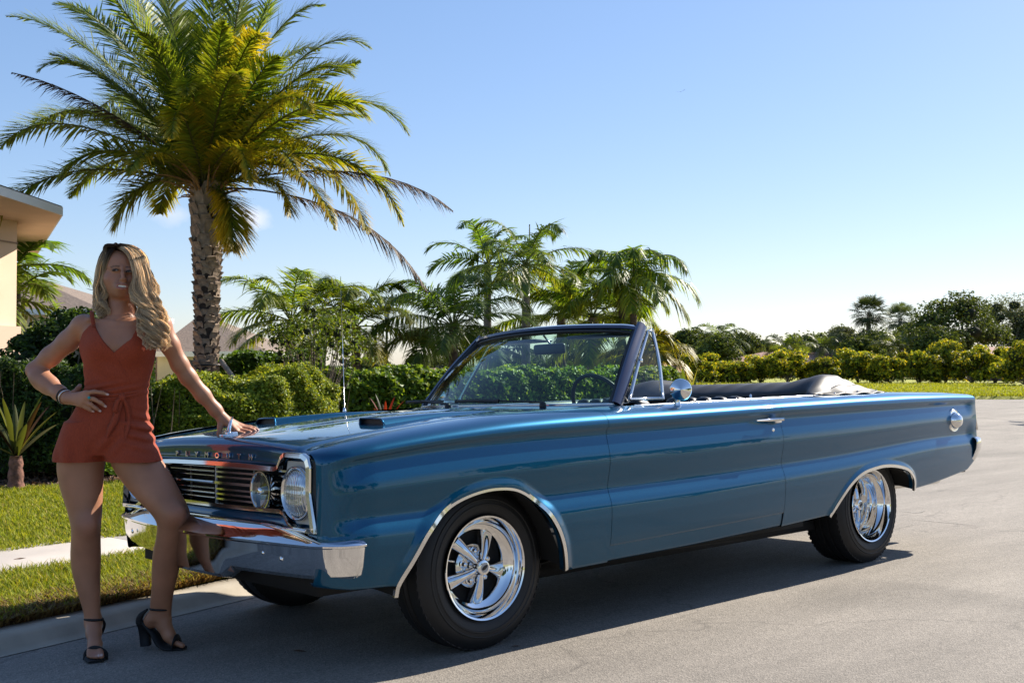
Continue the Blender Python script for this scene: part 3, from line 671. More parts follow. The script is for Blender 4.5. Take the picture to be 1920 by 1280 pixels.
# fuel cap, handle, lock, mirror
c = (3.785, -ymax(3.785)+.006, .795)
FC = obj('fuel_cap', *lathe([(-.0, .074), (-.008, .073), (-.013, .068), (-.012, .060), (-.014, .052), (-.022, .050), (-.040, .044), (-.054, .030), (-.060, .012), (-.061, 0)], 48, 'y', c), CHROME, CAR, auto=40)
for s in (-1, 1):
    yb = -.0
    Y = lambda x, z: s*(float(side_y(x, z))+.001)
    DH = obj('door_handle', *join(box((1.845, Y(1.845, .860)+s*.016, .860), (.055, .034, .026), bev=.006)), CHROME, CAR)
    V, F = sweep([(1.66, Y(1.66, .863)+s*.030, .866), (1.75, Y(1.75, .863)+s*.036, .866), (1.875, Y(1.875, .863)+s*.036, .866)], [(-.006, -.006), (-.006, .006), (.006, .006), (.006, -.006)], scale=[.6, 1.1, 1.3]); obj('handle_grip', V, F, CHROME, DH)
    V, F = lathe([(0, .012), (s*.006, .011), (s*.008, .006), (s*.008, 0)], 16, 'y', (1.815, Y(1.815, .813), .813)); obj('door_lock', V, F, CHROME, CAR)
MR = obj('side_mirror', *join(box((1.19, -.862, .9425), (.125, .055, .014), bev=.006)), CHROME, CAR)
V, F = sweep([(1.165, -.862, .945), (1.155, -.868, .985), (1.150, -.875, 1.015)], circ(1, 10), [(.013, .022), (.009, .012), (.010, .010)], up=(0, 1, 0)); obj('mirror_stem', V, F, CHROME, MR)
V, F = lathe([(-.028, 0), (-.024, .009), (.006, .050), (.012, .052), (.014, .049), (.014, 0)], 40, 'x'); c_, s_ = math.cos(.72), math.sin(.72); V = np.stack([V[:, 0]*c_-V[:, 1]*s_, V[:, 0]*s_+V[:, 1]*c_, V[:, 2]], 1)+np.array([1.155, -.892, 1.028]); obj('mirror_head', V, F, CHROME, MR, auto=25)
c = (1.10, .86, .945); MR2 = obj('side_mirror', *join(box(c, (.12, .05, .014), bev=.006)), CHROME, CAR)
V, F = lathe([(-.026, 0), (-.022, .010), (.006, .055), (.012, .055), (.012, 0)], 30, 'x', (1.08, .87, 1.02)); obj('mirror_head', V, F, CHROME, MR2, auto=25)
V, F = tube([(1.09, .86, .95), (1.09, .868, 1.0)], .009, 8, up=(0, 1, 0)); obj('mirror_stem', V, F, CHROME, MR2)
# radio aerial on the far fender
AN = obj('aerial', *lathe([(0, .012), (.012, .010), (.03, .006), (.03, 0)], 12, 'z', (.40, .82, .947)), CHROME, CAR)
V, F = tube([(.40, .82, .97), (.395, .82, 1.35), (.388, .82, 1.69)], [.0018, .0015, .0011], 6, up=(0, 1, 0)); obj('aerial_mast', V, F, CHROME2, AN)
# ---- folded top under its boot
nx, ny = 26, 61; P = np.zeros((nx, ny, 3)); yy = np.linspace(-1, 1, ny)
for i, u in enumerate(np.linspace(0, 1, nx)):
    for j, w in enumerate(yy):
        a = abs(w); y = w*.80
        xf = 2.56-.16*sm(a, .80, .97)+.02*math.cos(w*5); xb = 3.16+.04*(1-a)
        x = xf+(xb-xf)*u
        base = ip(x, zt_)+.004
        h = .066+.040*math.exp(-((a-.80)/.15)**2)
        sec = (math.sin(min(1, u/.30)*math.pi/2)**.8)*(1-sm(u, .46, 1.0)*.98)
        side = 1-sm(a, .88, 1.0)*.93
        z = base+h*sec*side-.010*math.exp(-((u-.55)/.05)**2)*side+.004*math.sin(w*31+u*9)*sec*side
        P[i, j] = (x, y, z)
TB = obj('folded_top_boot', *gridarr(P, flip=True), VINYL, CAR); mdd = TB.modifiers.new('t', 'SOLIDIFY'); mdd.thickness = .008; mdd.offset = -1
P2 = P[0].copy(); Q2 = P2.copy(); Q2[:, 2] -= .14; Q2[:, 0] += .03
obj('boot_front_roll', *tube(P2+[.006, 0, -.003], .014, 8), VINYL, TB)
obj('top_well_lining', *gridarr(np.array([P2, Q2]), flip=False), SEATV, CAR)
for s in (-1, 1):
    # side flap lying over the quarter top, edged with a piping and snaps
    n, m = 30, 9; G = np.zeros((n, m, 3))
    for i, u in enumerate(np.linspace(0, 1, n)):
        x = 2.46+.70*u; wdt = .075*(math.sin(min(1, (u+.06)/.22)*math.pi/2))*(1-.55*sm(u, .6, 1.0))
        for j, w in enumerate(np.linspace(0, 1, m)):
            y = .765+wdt*w; z0 = ip(x, zt_)-.004*w
            z = z0+.012+(.045*(1-w)**1.5)*math.sin(math.pi*min(1, max(0, u*1.08-.02)))**.8+.004*math.sin(u*22+w*2)
            G[i, j] = (x, s*y, z)
    fl = obj('boot_flap', *gridarr(G, flip=(s < 0)), VINYL, TB); q = fl.modifiers.new('t', 'SOLIDIFY'); q.thickness = .006
    V, F = tube(G[:, -1]+[0, 0, -.004], .008, 8); obj('flap_piping', V, F, BLK, TB)
    for k in range(5):
        i = 5+k*5; V, F = lathe([(0, .006), (.003, .005), (.004, 0)], 10, 'z', G[i, 6]+[0, 0, .002]); obj('snap', V, F, CHROME, TB)
# slim seams: hood to cowl line etc are real gaps; body mounting under-panel
V, F = box((.0, 0, .50), (.10, 1.0, .30)); obj('engine_block', V, F, DARKIN, CAR)
# ================================================================== THE WOMAN
PD = 4.55
CFh = np.array([CF[0], CF[1], 0]); CFh /= np.linalg.norm(CFh)
PO = hpos(222, PD, 0.0)
def L_(u, v, D=PD):
    p = at(u, v, D)-PO; return np.array([p @ CR, p @ CFh, p[2]])
PM = Matrix(((CR[0], CFh[0], 0, PO[0]), (CR[1], CFh[1], 0, PO[1]), (0, 0, 1, PO[2]), (0, 0, 0, 1)))
WOM = empty('person', (0, 0, 0), label='blonde woman in a rust-red wrap romper and black heeled sandals, one hand on the hood', cat='person')
WOM.matrix_world = PM
class Field:
    def __init__(s, lo, hi, h):
        s.lo = np.array(lo, float); s.h = h; s.n = np.ceil((np.array(hi)-s.lo)/h).astype(int)+1
        s.ax = [(s.lo[i]+h*np.arange(s.n[i])).astype(np.float32) for i in range(3)]; s.f = np.full(tuple(s.n), .2, np.float32)
    def sl(s, lo, hi):
        i0 = np.clip(((np.array(lo)-s.lo)/s.h).astype(int), 0, s.n-1); i1 = np.clip(((np.array(hi)-s.lo)/s.h).astype(int)+2, 0, s.n)
        return tuple(slice(a, b) for a, b in zip(i0, i1)), [s.ax[k][i0[k]:i1[k]].reshape([-1 if j == k else 1 for j in range(3)]) for k in range(3)]
    def add(s, lo, hi, fn, k, sub=False, pad=.05):
        S, (x, y, z) = s.sl(np.array(lo)-pad, np.array(hi)+pad); a = s.f[S]
        if a.size == 0: return
        d = fn(x, y, z).astype(np.float32)
        if sub: hh = np.clip(.5-.5*(d+a)/k, 0, 1); s.f[S] = a*(1-hh)-d*hh+k*hh*(1-hh)
        else: hh = np.clip(.5+.5*(a-d)/k, 0, 1); s.f[S] = a*(1-hh)+d*hh-k*hh*(1-hh)
    def rc(s, p, q, r0, r1, k=.02, flat=None, sub=False):
        p, q = np.array(p, float), np.array(q, float); e = q-p; ee = e@e+1e-12; R = max(r0, r1)
        def fn(x, y, z):
            t = np.clip(((x-p[0])*e[0]+(y-p[1])*e[1]+(z-p[2])*e[2])/ee, 0, 1); dx, dy, dz = x-p[0]-t*e[0], y-p[1]-t*e[1], z-p[2]-t*e[2]; m = 1.0
            if flat is not None:
                n, c = np.array(flat[0], float), flat[1]; n = n/np.linalg.norm(n); w = (dx*n[0]+dy*n[1]+dz*n[2])*(1/c-1); dx, dy, dz = dx+n[0]*w, dy+n[1]*w, dz+n[2]*w; m = min(1, c)
            return (np.sqrt(dx*dx+dy*dy+dz*dz)-(r0+(r1-r0)*t))*m
        s.add(np.minimum(p, q)-R, np.maximum(p, q)+R, fn, k, sub)
    def chain(s, pts, rs, k=.012, flat=None):
        for i in range(len(pts)-1): s.rc(pts[i], pts[i+1], rs[i], rs[i+1], k, flat)
    def el(s, c, r, k=.02, sub=False, rot=0):
        c = np.array(c, float); r = np.array(r, float); cr, sr = math.cos(rot), math.sin(rot)
        def fn(x, y, z):
            X, Z = (x-c[0])*cr+(z-c[2])*sr, -(x-c[0])*sr+(z-c[2])*cr; q = np.sqrt((X/r[0])**2+((y-c[1])/r[1])**2+(Z/r[2])**2); return (q-1)*r.min()*1.0
        s.add(c-r.max(), c+r.max(), fn, k, sub)
    def loft(s, rows, k=.03, grow=0, sg=6, cut=True):
        """rows: (z, centre a, half width, centre b, half depth)"""
        rows = np.array(sorted(rows)); zs_ = np.linspace(rows[0, 0], rows[-1, 0], 240); T = [smooth_tab(np.stack([rows[:, 0], rows[:, j]], 1), 240, sg) for j in range(1, 5)]
        z0, z1 = rows[0, 0], rows[-1, 0]
        def fn(x, y, z):
            zc = np.clip(z, z0, z1); a, w, b, h = [np.interp(zc, t[:, 0], t[:, 1]).astype(np.float32) for t in T]
            w = w+grow; h = h+grow; ux, uy = (x-a)/w, (y-b)/h; q = np.sqrt(ux*ux+uy*uy)+1e-6; g = np.sqrt((ux/w)**2+(uy/h)**2)/q+1e-6
            d = (q-1)/g; d = np.where(q < .15, -np.minimum(w, h)*.85+0*d, d); dz = np.abs(z-zc); return np.where(dz > 0, np.sqrt(np.maximum(d, 0)**2+dz*dz)+0*d, d)
        m = rows[:, [2, 4]].max()+grow
        s.add((rows[:, 1].min()-m, rows[:, 3].min()-m, z0), (rows[:, 1].max()+m, rows[:, 3].max()+m, z1), fn, k)
    def surf(s):
        f = s.f; B = f < 0; c = B[:-1, :-1, :-1].astype(np.int8)
        for dx in (0, 1):
            for dy in (0, 1):
                for dz in (0, 1):
                    if dx+dy+dz: c = c+B[dx:B.shape[0]-1+dx, dy:B.shape[1]-1+dy, dz:B.shape[2]-1+dz]
        act = (c > 0) & (c < 8); idx = np.argwhere(act); ID = np.full(act.shape, -1, np.int32); ID[act] = np.arange(len(idx))
        cor = {(dx, dy, dz): f[idx[:, 0]+dx, idx[:, 1]+dy, idx[:, 2]+dz] for dx in (0, 1) for dy in (0, 1) for dz in (0, 1)}
        sm_, ct = np.zeros((len(idx), 3)), np.zeros(len(idx))
        for a in cor:
            for ax in range(3):
                if a[ax] == 0:
                    b = list(a); b[ax] = 1; fa, fb = cor[a], cor[tuple(b)]; cr = (fa < 0) != (fb < 0); t = np.where(cr, fa/(fa-fb+1e-12), 0); p = np.tile(np.array(a, float), (len(idx), 1)); p[:, ax] = t; sm_ += p*cr[:, None]; ct += cr
        V = s.lo+(idx+sm_/ct[:, None])*s.h; Fs = []
        for ax in range(3):
            A = [slice(1, -1)]*3; A[ax] = slice(0, -1); Bx = list(A); Bx[ax] = slice(1, None); fa, fb = B[tuple(A)], B[tuple(Bx)]
            e = np.argwhere(fa != fb); off = np.array([1, 1, 1]); off[ax] = 0; e = e+off; inside = B[e[:, 0], e[:, 1], e[:, 2]]
            u_, v_ = [(1, 2), (2, 0), (0, 1)][ax]; du = np.zeros(3, int); du[u_] = 1; dv_ = np.zeros(3, int); dv_[v_] = 1
            g = lambda q: ID[q[:, 0], q[:, 1], q[:, 2]]
            q = np.stack([g(e-du-dv_), g(e-dv_), g(e), g(e-du)], 1); q[~inside] = q[~inside][:, ::-1]; ok = (q >= 0).all(1); Fs.append(q[ok])
        return V, np.concatenate(Fs)
def LR(v, l, r, D, hd, extra=0):
    a, b = L_(l, v, D), L_(r, v, D); return (a[2], (a[0]+b[0])/2, (b[0]-a[0])/2+extra, a[1], hd)
torso = [LR(596, 196, 254, 4.56, .058), LR(606, 172, 284, 4.56, .074), LR(622, 158, 296, 4.555, .088), LR(645, 151, 290, 4.55, .092), LR(680, 160, 285, 4.55, .086), LR(712, 164, 276, 4.55, .078), LR(738, 161, 273, 4.55, .080), LR(765, 146, 274, 4.555, .092), LR(800, 128, 275, 4.56, .104), LR(830, 121, 280, 4.56, .104), LR(850, 135, 265, 4.56, .09)]
legA = [LR(812, 126, 205, 4.555, .085), LR(850, 110, 200, 4.55, .088), LR(880, 108, 193, 4.55, .086), LR(920, 116, 191, 4.545, .077), LR(955, 128, 190, 4.54, .068), LR(985, 135, 188, 4.53, .059), LR(1008, 135, 187, 4.53, .055), LR(1040, 133, 188, 4.55, .058), LR(1070, 136, 187, 4.555, .055), LR(1110, 147, 187, 4.545, .042), LR(1140, 156, 187, 4.54, .033), LR(1160, 160, 189, 4.54, .031), LR(1172, 160, 190, 4.54, .032)]
legB = [LR(820, 200, 284, 4.555, .085), LR(850, 203, 296, 4.55, .086), LR(870, 209, 307, 4.545, .085), LR(890, 221, 320, 4.54, .082), LR(910, 236, 331, 4.53, .078), LR(935, 258, 344, 4.515, .072), LR(960, 283, 357, 4.505, .064), LR(978, 297, 356, 4.505, .058), LR(1007, 294, 345, 4.53, .054), LR(1036, 287, 341, 4.555, .056), LR(1064, 286, 336, 4.57, .055), LR(1100, 285, 327, 4.58, .043), LR(1130, 282, 322, 4.59, .034), LR(1148, 281, 321, 4.595, .031), LR(1160, 280, 321, 4.60, .032)]
def bust(F, g=0, k=.035):
    for u, s in ((193, -1), (252, 1)): F.el(L_(u, 652, 4.495), (.056+g, .052+g, .054+g), k)
def seat(F, g=0):
    for u in (170, 235): F.el(L_(u, 815, 4.62), (.075+g, .075+g, .085+g), .05)
BF = Field(L_(36, 500)*[1, 0, 0]+[0, -.26, -.005], L_(496, 500)*[1, 0, 0]+[0, .22, 1.70], .0037)
BF.loft(torso, .04); BF.loft(legA, .03); BF.loft(legB, .03); bust(BF); seat(BF)
# knees, calves
BF.el(L_(163, 984, 4.49), (.036, .026, .040), .03); BF.el(L_(330, 963, 4.46), (.040, .026, .038), .03)
BF.el(L_(161, 1045, 4.60), (.042, .035, .085), .04); BF.el(L_(308, 1045, 4.615), (.040, .035, .085), .04)
# collar bones, shoulders
for u0, u1 in ((219, 170), (233, 284)): BF.rc(L_(u0, 606, 4.492), L_(u1, 598, 4.52), .006, .008, .018)
BF.el(L_(160, 609, 4.56), (.050, .048, .045), .035); BF.el(L_(298, 606, 4.545), (.048, .046, .045), .035)
# arm on the hip
aR = [L_(153, 614, 4.57), L_(128, 640, 4.59), L_(95, 668, 4.61), L_(66, 694, 4.62)]; BF.chain(aR, [.045, .042, .039, .034], .02)
BF.rc(L_(65, 694, 4.62), L_(80, 714, 4.58), .036, .041, .015); BF.chain([L_(74, 706, 4.59), L_(92, 722, 4.56), L_(112, 737, 4.51), L_(126, 746, 4.475)], [.037, .037, .029, .0245], .02)
# arm to the hood
aL = [L_(301, 612, 4.55), L_(318, 646, 4.57), L_(337, 683, 4.60)]; BF.chain(aL, [.044, .038, .034], .02)
BF.chain([L_(337, 683, 4.60), L_(352, 706, 4.62), L_(380, 740, 4.65), L_(404, 768, 4.67), L_(415, 782, 4.675)], [.035, .034, .031, .0255, .0235], .02)
# hand on the hip
def finger(F, pts, r, k=.006): F.chain(pts, r, k)
w0 = L_(127, 747, 4.47); kn = [L_(161, 737, 4.435), L_(160, 745, 4.432), L_(157, 752, 4.434), L_(152, 758, 4.438)]
for q in kn: BF.rc(w0, q, .017, .0125, .012)
tips = [[L_(177, 734, 4.435), L_(191, 736, 4.438), L_(202, 739.5, 4.443)], [L_(176, 748, 4.430), L_(189, 755, 4.434), L_(198, 762, 4.442)], [L_(170, 758, 4.432), L_(180, 765, 4.436), L_(188, 770.5, 4.443)], [L_(161, 763, 4.437), L_(169, 767.5, 4.440), L_(175, 771, 4.445)]]
for q, t in zip(kn, tips): finger(BF, [q]+t, [.0105, .0088, .0080, .0062])
BF.chain([w0, L_(138, 737, 4.49), L_(147, 728, 4.52), L_(150, 722, 4.54)], [.014, .012, .010, .008], .008)
# hand on the hood: find the paint under a picture point
carM = np.array(Matrix.Rotation(R_(-2.123), 3, 'X'))
def on_hood(u, v, lift=0.0):
    D = 4.5
    for _ in range(60):
        p = at(u, v, D); c = carM.T @ p; e = c[2]-float(hood_z(np.array([max(c[0], -.75)]), np.array([c[1]]))[0]); D += e*6 if abs(e) < .02 else e*3
        D = min(max(D, 4.0), 6)
    p = at(u, v, D)+carM @ np.array([0, 0, lift]); d = p-PO; return np.array([d @ CR, d @ CFh, d[2]]), D
wl_ = L_(416, 783, 4.675)
tipsp = [((484, 806), (470, 801), (452, 798)), ((482, 810), (468, 804), (450, 800)), ((474, 812), (461, 808), (446, 804)), ((462, 815), (452, 812), (442, 808))]
hb, hD = on_hood(430, 812, .02)
hoff = [.012, .002, -.010, -.022]
for i, ((t, m, k_), o) in enumerate(zip(tipsp, hoff)):
    D_ = 4.70-o*1.6*-1; D_ = 4.69+o*1.9
    T_, M_, K_ = L_(*t, D_-.0), L_(*m, D_), L_(*k_, D_-.005)
    BF.rc(wl_, K_, .018, .0115, .012); finger(BF, [K_, M_, (M_+T_)/2+[0, 0, .001], T_], [.0105, .0090, .0082, .0064])
BF.chain([wl_, L_(413, 800, 4.655), L_(411, 812, 4.64), L_(409, 823, 4.625)], [.018, .012, .0095, .0070], .008)
# feet: front view foot (heel raised, toes to the viewer) and side view foot
fa = [L_(175, 1162, 4.545), L_(176, 1185, 4.50), L_(178, 1208, 4.455), L_(179, 1224, 4.42)]; BF.chain(fa, [.030, .027, .024, .016], .02, ((0, -.5, 1), .82))
BF.el(L_(177, 1172, 4.60), (.026, .030, .030), .03)
for i, (u, v, r) in enumerate([(190, 1228, .0115), (183, 1229.5, .009), (177, 1230, .0085), (171, 1229.5, .008), (165.5, 1228, .0075)]):
    BF.rc(L_(u-(u-178)*.25, v-12, 4.43), L_(u, v+1, 4.385+.004*i), .013, r, .006)
fb = [L_(300, 1155, 4.60), L_(308, 1172, 4.595), L_(317, 1190, 4.59), L_(326, 1202, 4.585)]; BF.chain(fb, [.031, .027, .024, .019], .02)
BF.el(L_(282, 1163, 4.605), (.028, .027, .032), .025)
for i, (du, db, r) in enumerate([(11, -.035, .011), (12, -.018, .009), (11.5, -.004, .0085), (10, .010, .008), (8, .022, .0075)]):
    BF.rc(L_(329, 1204, 4.585+db*.7), L_(331+du, 1209.5, 4.585+db), .012, r, .006)
# neck and head
BF.chain([L_(226, 608, 4.57), L_(226, 585, 4.565), L_(226, 556, 4.57)], [.052, .0485, .050], .03)
TL = R_(-5)
H0 = L_(226, 506, 4.575)
BF.el(H0+[0, .012, .012], (.073, .092, .088), .02); BF.el(L_(226.5, 527, 4.545), (.061, .062, .060), .03); BF.el(L_(227, 540, 4.525), (.049, .043, .040), .025)
BF.el(L_(227.5, 550, 4.497), (.020, .018, .014), .02)
for u in (208, 247): BF.el(L_(u, 523, 4.513), (.024, .028, .023), .025)
BF.el(L_(228, 492, 4.520), (.050, .034, .034), .03)
for u, v in ((216.5, 506.5), (242, 509)): BF.el(L_(u, v, 4.466), (.016, .013, .0105), .012, sub=True)
for u, v in ((216.5, 506.5), (242, 509)): BF.el(L_(u, v, 4.4935), (.0155, .0145, .0125), .006)
for (a, b), (c, d) in (((208, 500), (222, 499.5)), ((236, 501), (250, 503))): BF.rc(L_(a, b, 4.495), L_(c, d, 4.488 if a < 230 else 4.497), .006, .007, .018)
BF.chain([L_(229.5, 503, 4.483), L_(230.3, 513, 4.470), L_(231, 521.5, 4.457)], [.0065, .0065, .0078], .014)
for u in (226.8, 235.4): BF.el(L_(u, 523.5, 4.466), (.0062, .009, .0055), .008)
# smile: recess with lips
MC = L_(229.5, 536.6, 4.467)
BF.el(L_(230, 538, 4.478), (.027, .024, .019), .02)
BF.el(MC+[0, -.006, .0000], (.0245, .013, .0072), .004, sub=True, rot=-.09)
def lip(p, r, k=.004): BF.chain([L_(*q) for q in p], r, k)
lip([(216.8, 532.3, 4.474), (223, 532.5, 4.462), (229.5, 533.2, 4.4585), (236, 534, 4.462), (242.2, 535.2, 4.474)], [.0020, .0034, .0034, .0034, .0020])
lip([(216.8, 533.0, 4.474), (222, 539.0, 4.464), (229, 541.6, 4.460), (236, 540.8, 4.464), (242.2, 535.8, 4.474)], [.0020, .0036, .0044, .0036, .0020])
V, F = BF.surf()
# smooth slightly
def relax(V, F, it=2, lam=.45):
    n = len(V); i = np.concatenate([F[:, 0], F[:, 1], F[:, 2], F[:, 3]]); j = np.concatenate([F[:, 1], F[:, 2], F[:, 3], F[:, 0]]); deg = np.bincount(i, minlength=n)+np.bincount(j, minlength=n)
    for _ in range(it):
        A = np.zeros_like(V)
        for k in range(3): A[:, k] = np.bincount(i, V[j, k], n)+np.bincount(j, V[i, k], n)
        V = V*(1-lam)+lam*A/np.maximum(deg, 1)[:, None]
    return V
V = relax(V, F, 2, .4)
SK = np.array([.38, .170, .092]); col = np.tile(SK, (len(V), 1))
def spot(c, r, colr, w=1.0, front=True):
    global col
    d = (V-np.array(c))/np.array(r); k = np.exp(-(d**2).sum(1)**1.5)*w; col = col*(1-k[:, None])+np.array(colr)*k[:, None]
for u in (209, 246): spot(L_(u, 523, 4.50), (.022, .03, .018), (.36, .13, .08), .5)
for p in [(217.5, 532.3), (223, 532.4), (229.5, 533.0), (236, 533.8), (241.7, 535)]: spot(L_(*p, 4.458), (.0055, .012, .0038), (.30, .075, .06), .9)
for p in [(220, 538), (225, 540.8), (231, 541.8), (237.5, 539.8)]: spot(L_(*p, 4.458), (.007, .012, .0045), (.32, .08, .065), .9)
for p_, q_ in ((L_(163, 984, 4.48), (.035, .04, .035)), (L_(335, 965, 4.45), (.04, .05, .035)), (L_(64, 696, 4.6), (.03, .05, .03)), (L_(182, 1226, 4.39), (.04, .03, .012))): spot(p_, q_, (.42, .15, .09), .45)
for (a, b) in ((208, 500.5), (212, 499), (217, 498.4), (222, 499)): spot(L_(a, b, 4.475), (.0064, .02, .0032), (.035, .018, .010), .95)
for (a, b) in ((237, 500.5), (242, 500.4), (247, 502)): spot(L_(a, b, 4.478), (.0064, .02, .0032), (.035, .018, .010), .95)
for u, v in ((216.5, 507), (242, 509.3)): spot(L_(u, v-1.5, 4.48), (.018, .02, .0055), (.06, .03, .02), .75)
for p in [tips[0][2], tips[1][2], tips[2][2], tips[3][2]]: spot(p+np.array([.003, -.006, 0]), (.008, .008, .005), (.75, .55, .50), .9)
for (t, m, k_), o in zip(tipsp, hoff): spot(L_(*t, 4.69+o*1.9)+[.002, 0, .006], (.007, .010, .006), (.75, .52, .48), .8)
for i, (u, v) in enumerate([(190, 1228), (183, 1229.5), (177, 1230), (171, 1229.5), (165.5, 1228)]): spot(L_(u, v-1, 4.375), (.006, .010, .005), (.70, .55, .50), .9)
def skin():
    m, n, l, b = NT('skin'); a = n.new('ShaderNodeVertexColor'); a.layer_name = 'col'; t = n.new('ShaderNodeTexCoord'); z = n.new('ShaderNodeTexNoise'); z.inputs['Scale'].default_value = 9; z.inputs['Detail'].default_value = 6; l.new(t.outputs['Object'], z.inputs['Vector'])
    r = n.new('ShaderNodeMapRange'); r.inputs[1].default_value = .3; r.inputs[2].default_value = .7; r.inputs[3].default_value = .82; r.inputs[4].default_value = 1.14; l.new(z.outputs['Fac'], r.inputs[0])
    s = n.new('ShaderNodeVectorMath'); s.operation = 'SCALE'; l.new(a.outputs[0], s.inputs[0]); l.new(r.outputs[0], s.inputs['Scale']); l.new(s.outputs[0], b.inputs['Base Color'])
    b.inputs['Roughness'].default_value = .5; b.inputs['Subsurface Weight'].default_value = .12; b.inputs['Subsurface Radius'].default_value = (.02, .008, .004); b.inputs['Subsurface Scale'].default_value = .5; b.inputs['Coat Weight'].default_value = .04; b.inputs['Coat Roughness'].default_value = .35
    z2 = n.new('ShaderNodeTexNoise'); z2.inputs['Scale'].default_value = 240; l.new(t.outputs['Object'], z2.inputs['Vector']); q = n.new('ShaderNodeBump'); q.inputs['Strength'].default_value = .12; q.inputs['Distance'].default_value = .001; l.new(z2.outputs['Fac'], q.inputs['Height']); l.new(q.outputs[0], b.inputs['Normal']); return m
BODY = obj('body', V, F, skin(), WOM, col=col)
del BF
def sph(c, r, n=16): return lathe([(r*math.cos(t), r*math.sin(t)) for t in np.linspace(math.pi, 0, n)], n*2, 'y', c)
EYE = mat('eyeball', (.32, .29, .27), .2); IRIS = mat('iris', (.035, .018, .010), .08)
for u, v in ((216.5, 507.2), (242, 509.6)):
    c = L_(u, v, 4.4865); ey = obj('eye', *(lambda g: (((g[0]-c)*[1.05, 1, .36])+c, g[1]))(sph(c, .0118)), EYE, BODY); g = lathe([(0, 0), (.0004, .0066), (.001, .0074)], 18, 'y', c+[-.0020, -.0120, 0]); g = ((g[0]-c)*[1, 1, .72]+c, g[1]); obj('iris', *g, IRIS, BODY)
    # upper lashes
    obj('eyelashes', *tube(crom([L_(u-6.3, v+.4, 4.477), L_(u-3, v-2.2, 4.472), L_(u+1.5, v-2.7, 4.471), L_(u+6, v-.4, 4.475)], 10), .0017, 5, up=(0, 1, 0)), BLK, BODY)
tg = []
for i in range(8):
    x = (i-3.5)*.0053; yv = .0045*(abs(x)/.018)**2; hh_ = .0104*(1-(x/.028)**2*.75); tg.append(box(MC+[x, yv-.0030, .0028-hh_*.5+.0035-.09*x], (.0050, .006, hh_), bev=.0010))
TT = obj('teeth', *join(*tg), mat('teeth', (.80, .78, .74), .25), BODY); TT['kind'] = 'stuff'
# ---- romper
def psd(poly):
    P = np.array(poly, float)
    def fn(x, z):
        d = None; ins = None
        for i in range(len(P)):
            a, b = P[i-1], P[i]; e = b-a; t = np.clip(((x-a[0])*e[0]+(z-a[1])*e[1])/(e@e+1e-12), 0, 1); q = (x-a[0]-t*e[0])**2+(z-a[1]-t*e[1])**2; d = q if d is None else np.minimum(d, q)
            c = ((a[1] > z) != (b[1] > z)) & (x < (b[0]-a[0])*(z-a[1])/(b[1]-a[1]+1e-12)+a[0]); ins = c if ins is None else ins ^ c
        return np.where(ins, -1, 1)*np.sqrt(d)
    return fn
RF = Field(L_(90, 500)*[1, 0, 0]+[0, -.20, .78], L_(312, 500)*[1, 0, 0]+[0, .20, 1.46], .0034)
RF.loft(torso, .04, grow=.007); bust(RF, .007); seat(RF, .008)
sA = [LR(790, 124, 206, 4.555, .098), LR(820, 112, 203, 4.55, .102), LR(850, 103, 201, 4.55, .108), LR(900, 100, 201, 4.55, .112)]; sB = [LR(790, 196, 280, 4.555, .098), LR(820, 197, 286, 4.55, .102), LR(845, 198, 296, 4.545, .106), LR(865, 200, 304, 4.54, .108), LR(900, 208, 318, 4.53, .11)]
RF.loft(sA, .022); RF.loft(sB, .022)
X, Y, Z = [RF.ax[k].reshape([-1 if j == k else 1 for j in range(3)]) for k in range(3)]
pz = lambda u, v: (float(L_(u, v)[0]), float(L_(u, v)[2]))
# folds: drag lines at the hips, waist gathers, shorts pleats
w_ = lambda u0, v0, su, sv: np.exp(-((X-pz(u0, v0)[0])/su)**2-((Z-pz(u0, v0)[1])/sv)**2)
g = .0035*np.sin((Z*1.0+.35*X)*155)*w_(275, 808, .05, .07)+.0022*np.sin((Z-.2*X)*210)*w_(220, 728, .16, .030)+.0028*np.sin((Z*.8-.9*X)*95)*w_(225, 828, .06, .05)+.0030*np.sin((X+.18*Z)*80+1)*w_(150, 850, .08, .06)+.0018*np.sin((X*.6+Z)*70)*w_(200, 690, .12, .05)
RF.f += (g*2.0).astype(np.float32)
front = [pz(168, 560), pz(178, 560), pz(183.5, 607), pz(229.5, 661), pz(262, 636), pz(270, 600), pz(280, 560), pz(290, 560), pz(289, 610), pz(296, 652), pz(330, 690), pz(330, 862), pz(303, 863), pz(240, 876), pz(203, 884), pz(150, 875), pz(98, 862), pz(60, 862), pz(60, 700), pz(152, 655), pz(162, 622), pz(169, 600)]
back = [pz(60, 640), pz(330, 640), pz(330, 862), pz(303, 863), pz(203, 884), pz(98, 862), pz(60, 862)]
pf = psd(front)(X[:, 0, :], Z[0, 0, :][None, :])[:, None, :]; pb_ = psd(back)(X[:, 0, :], Z[0, 0, :][None, :])[:, None, :]
mk_ = np.clip((Y-.0)/.04+.5, 0, 1); RF.f = np.maximum(RF.f, (pf*(1-mk_)+pb_*mk_).astype(np.float32))
V, F = RF.surf(); V = relax(V, F, 1, .35)
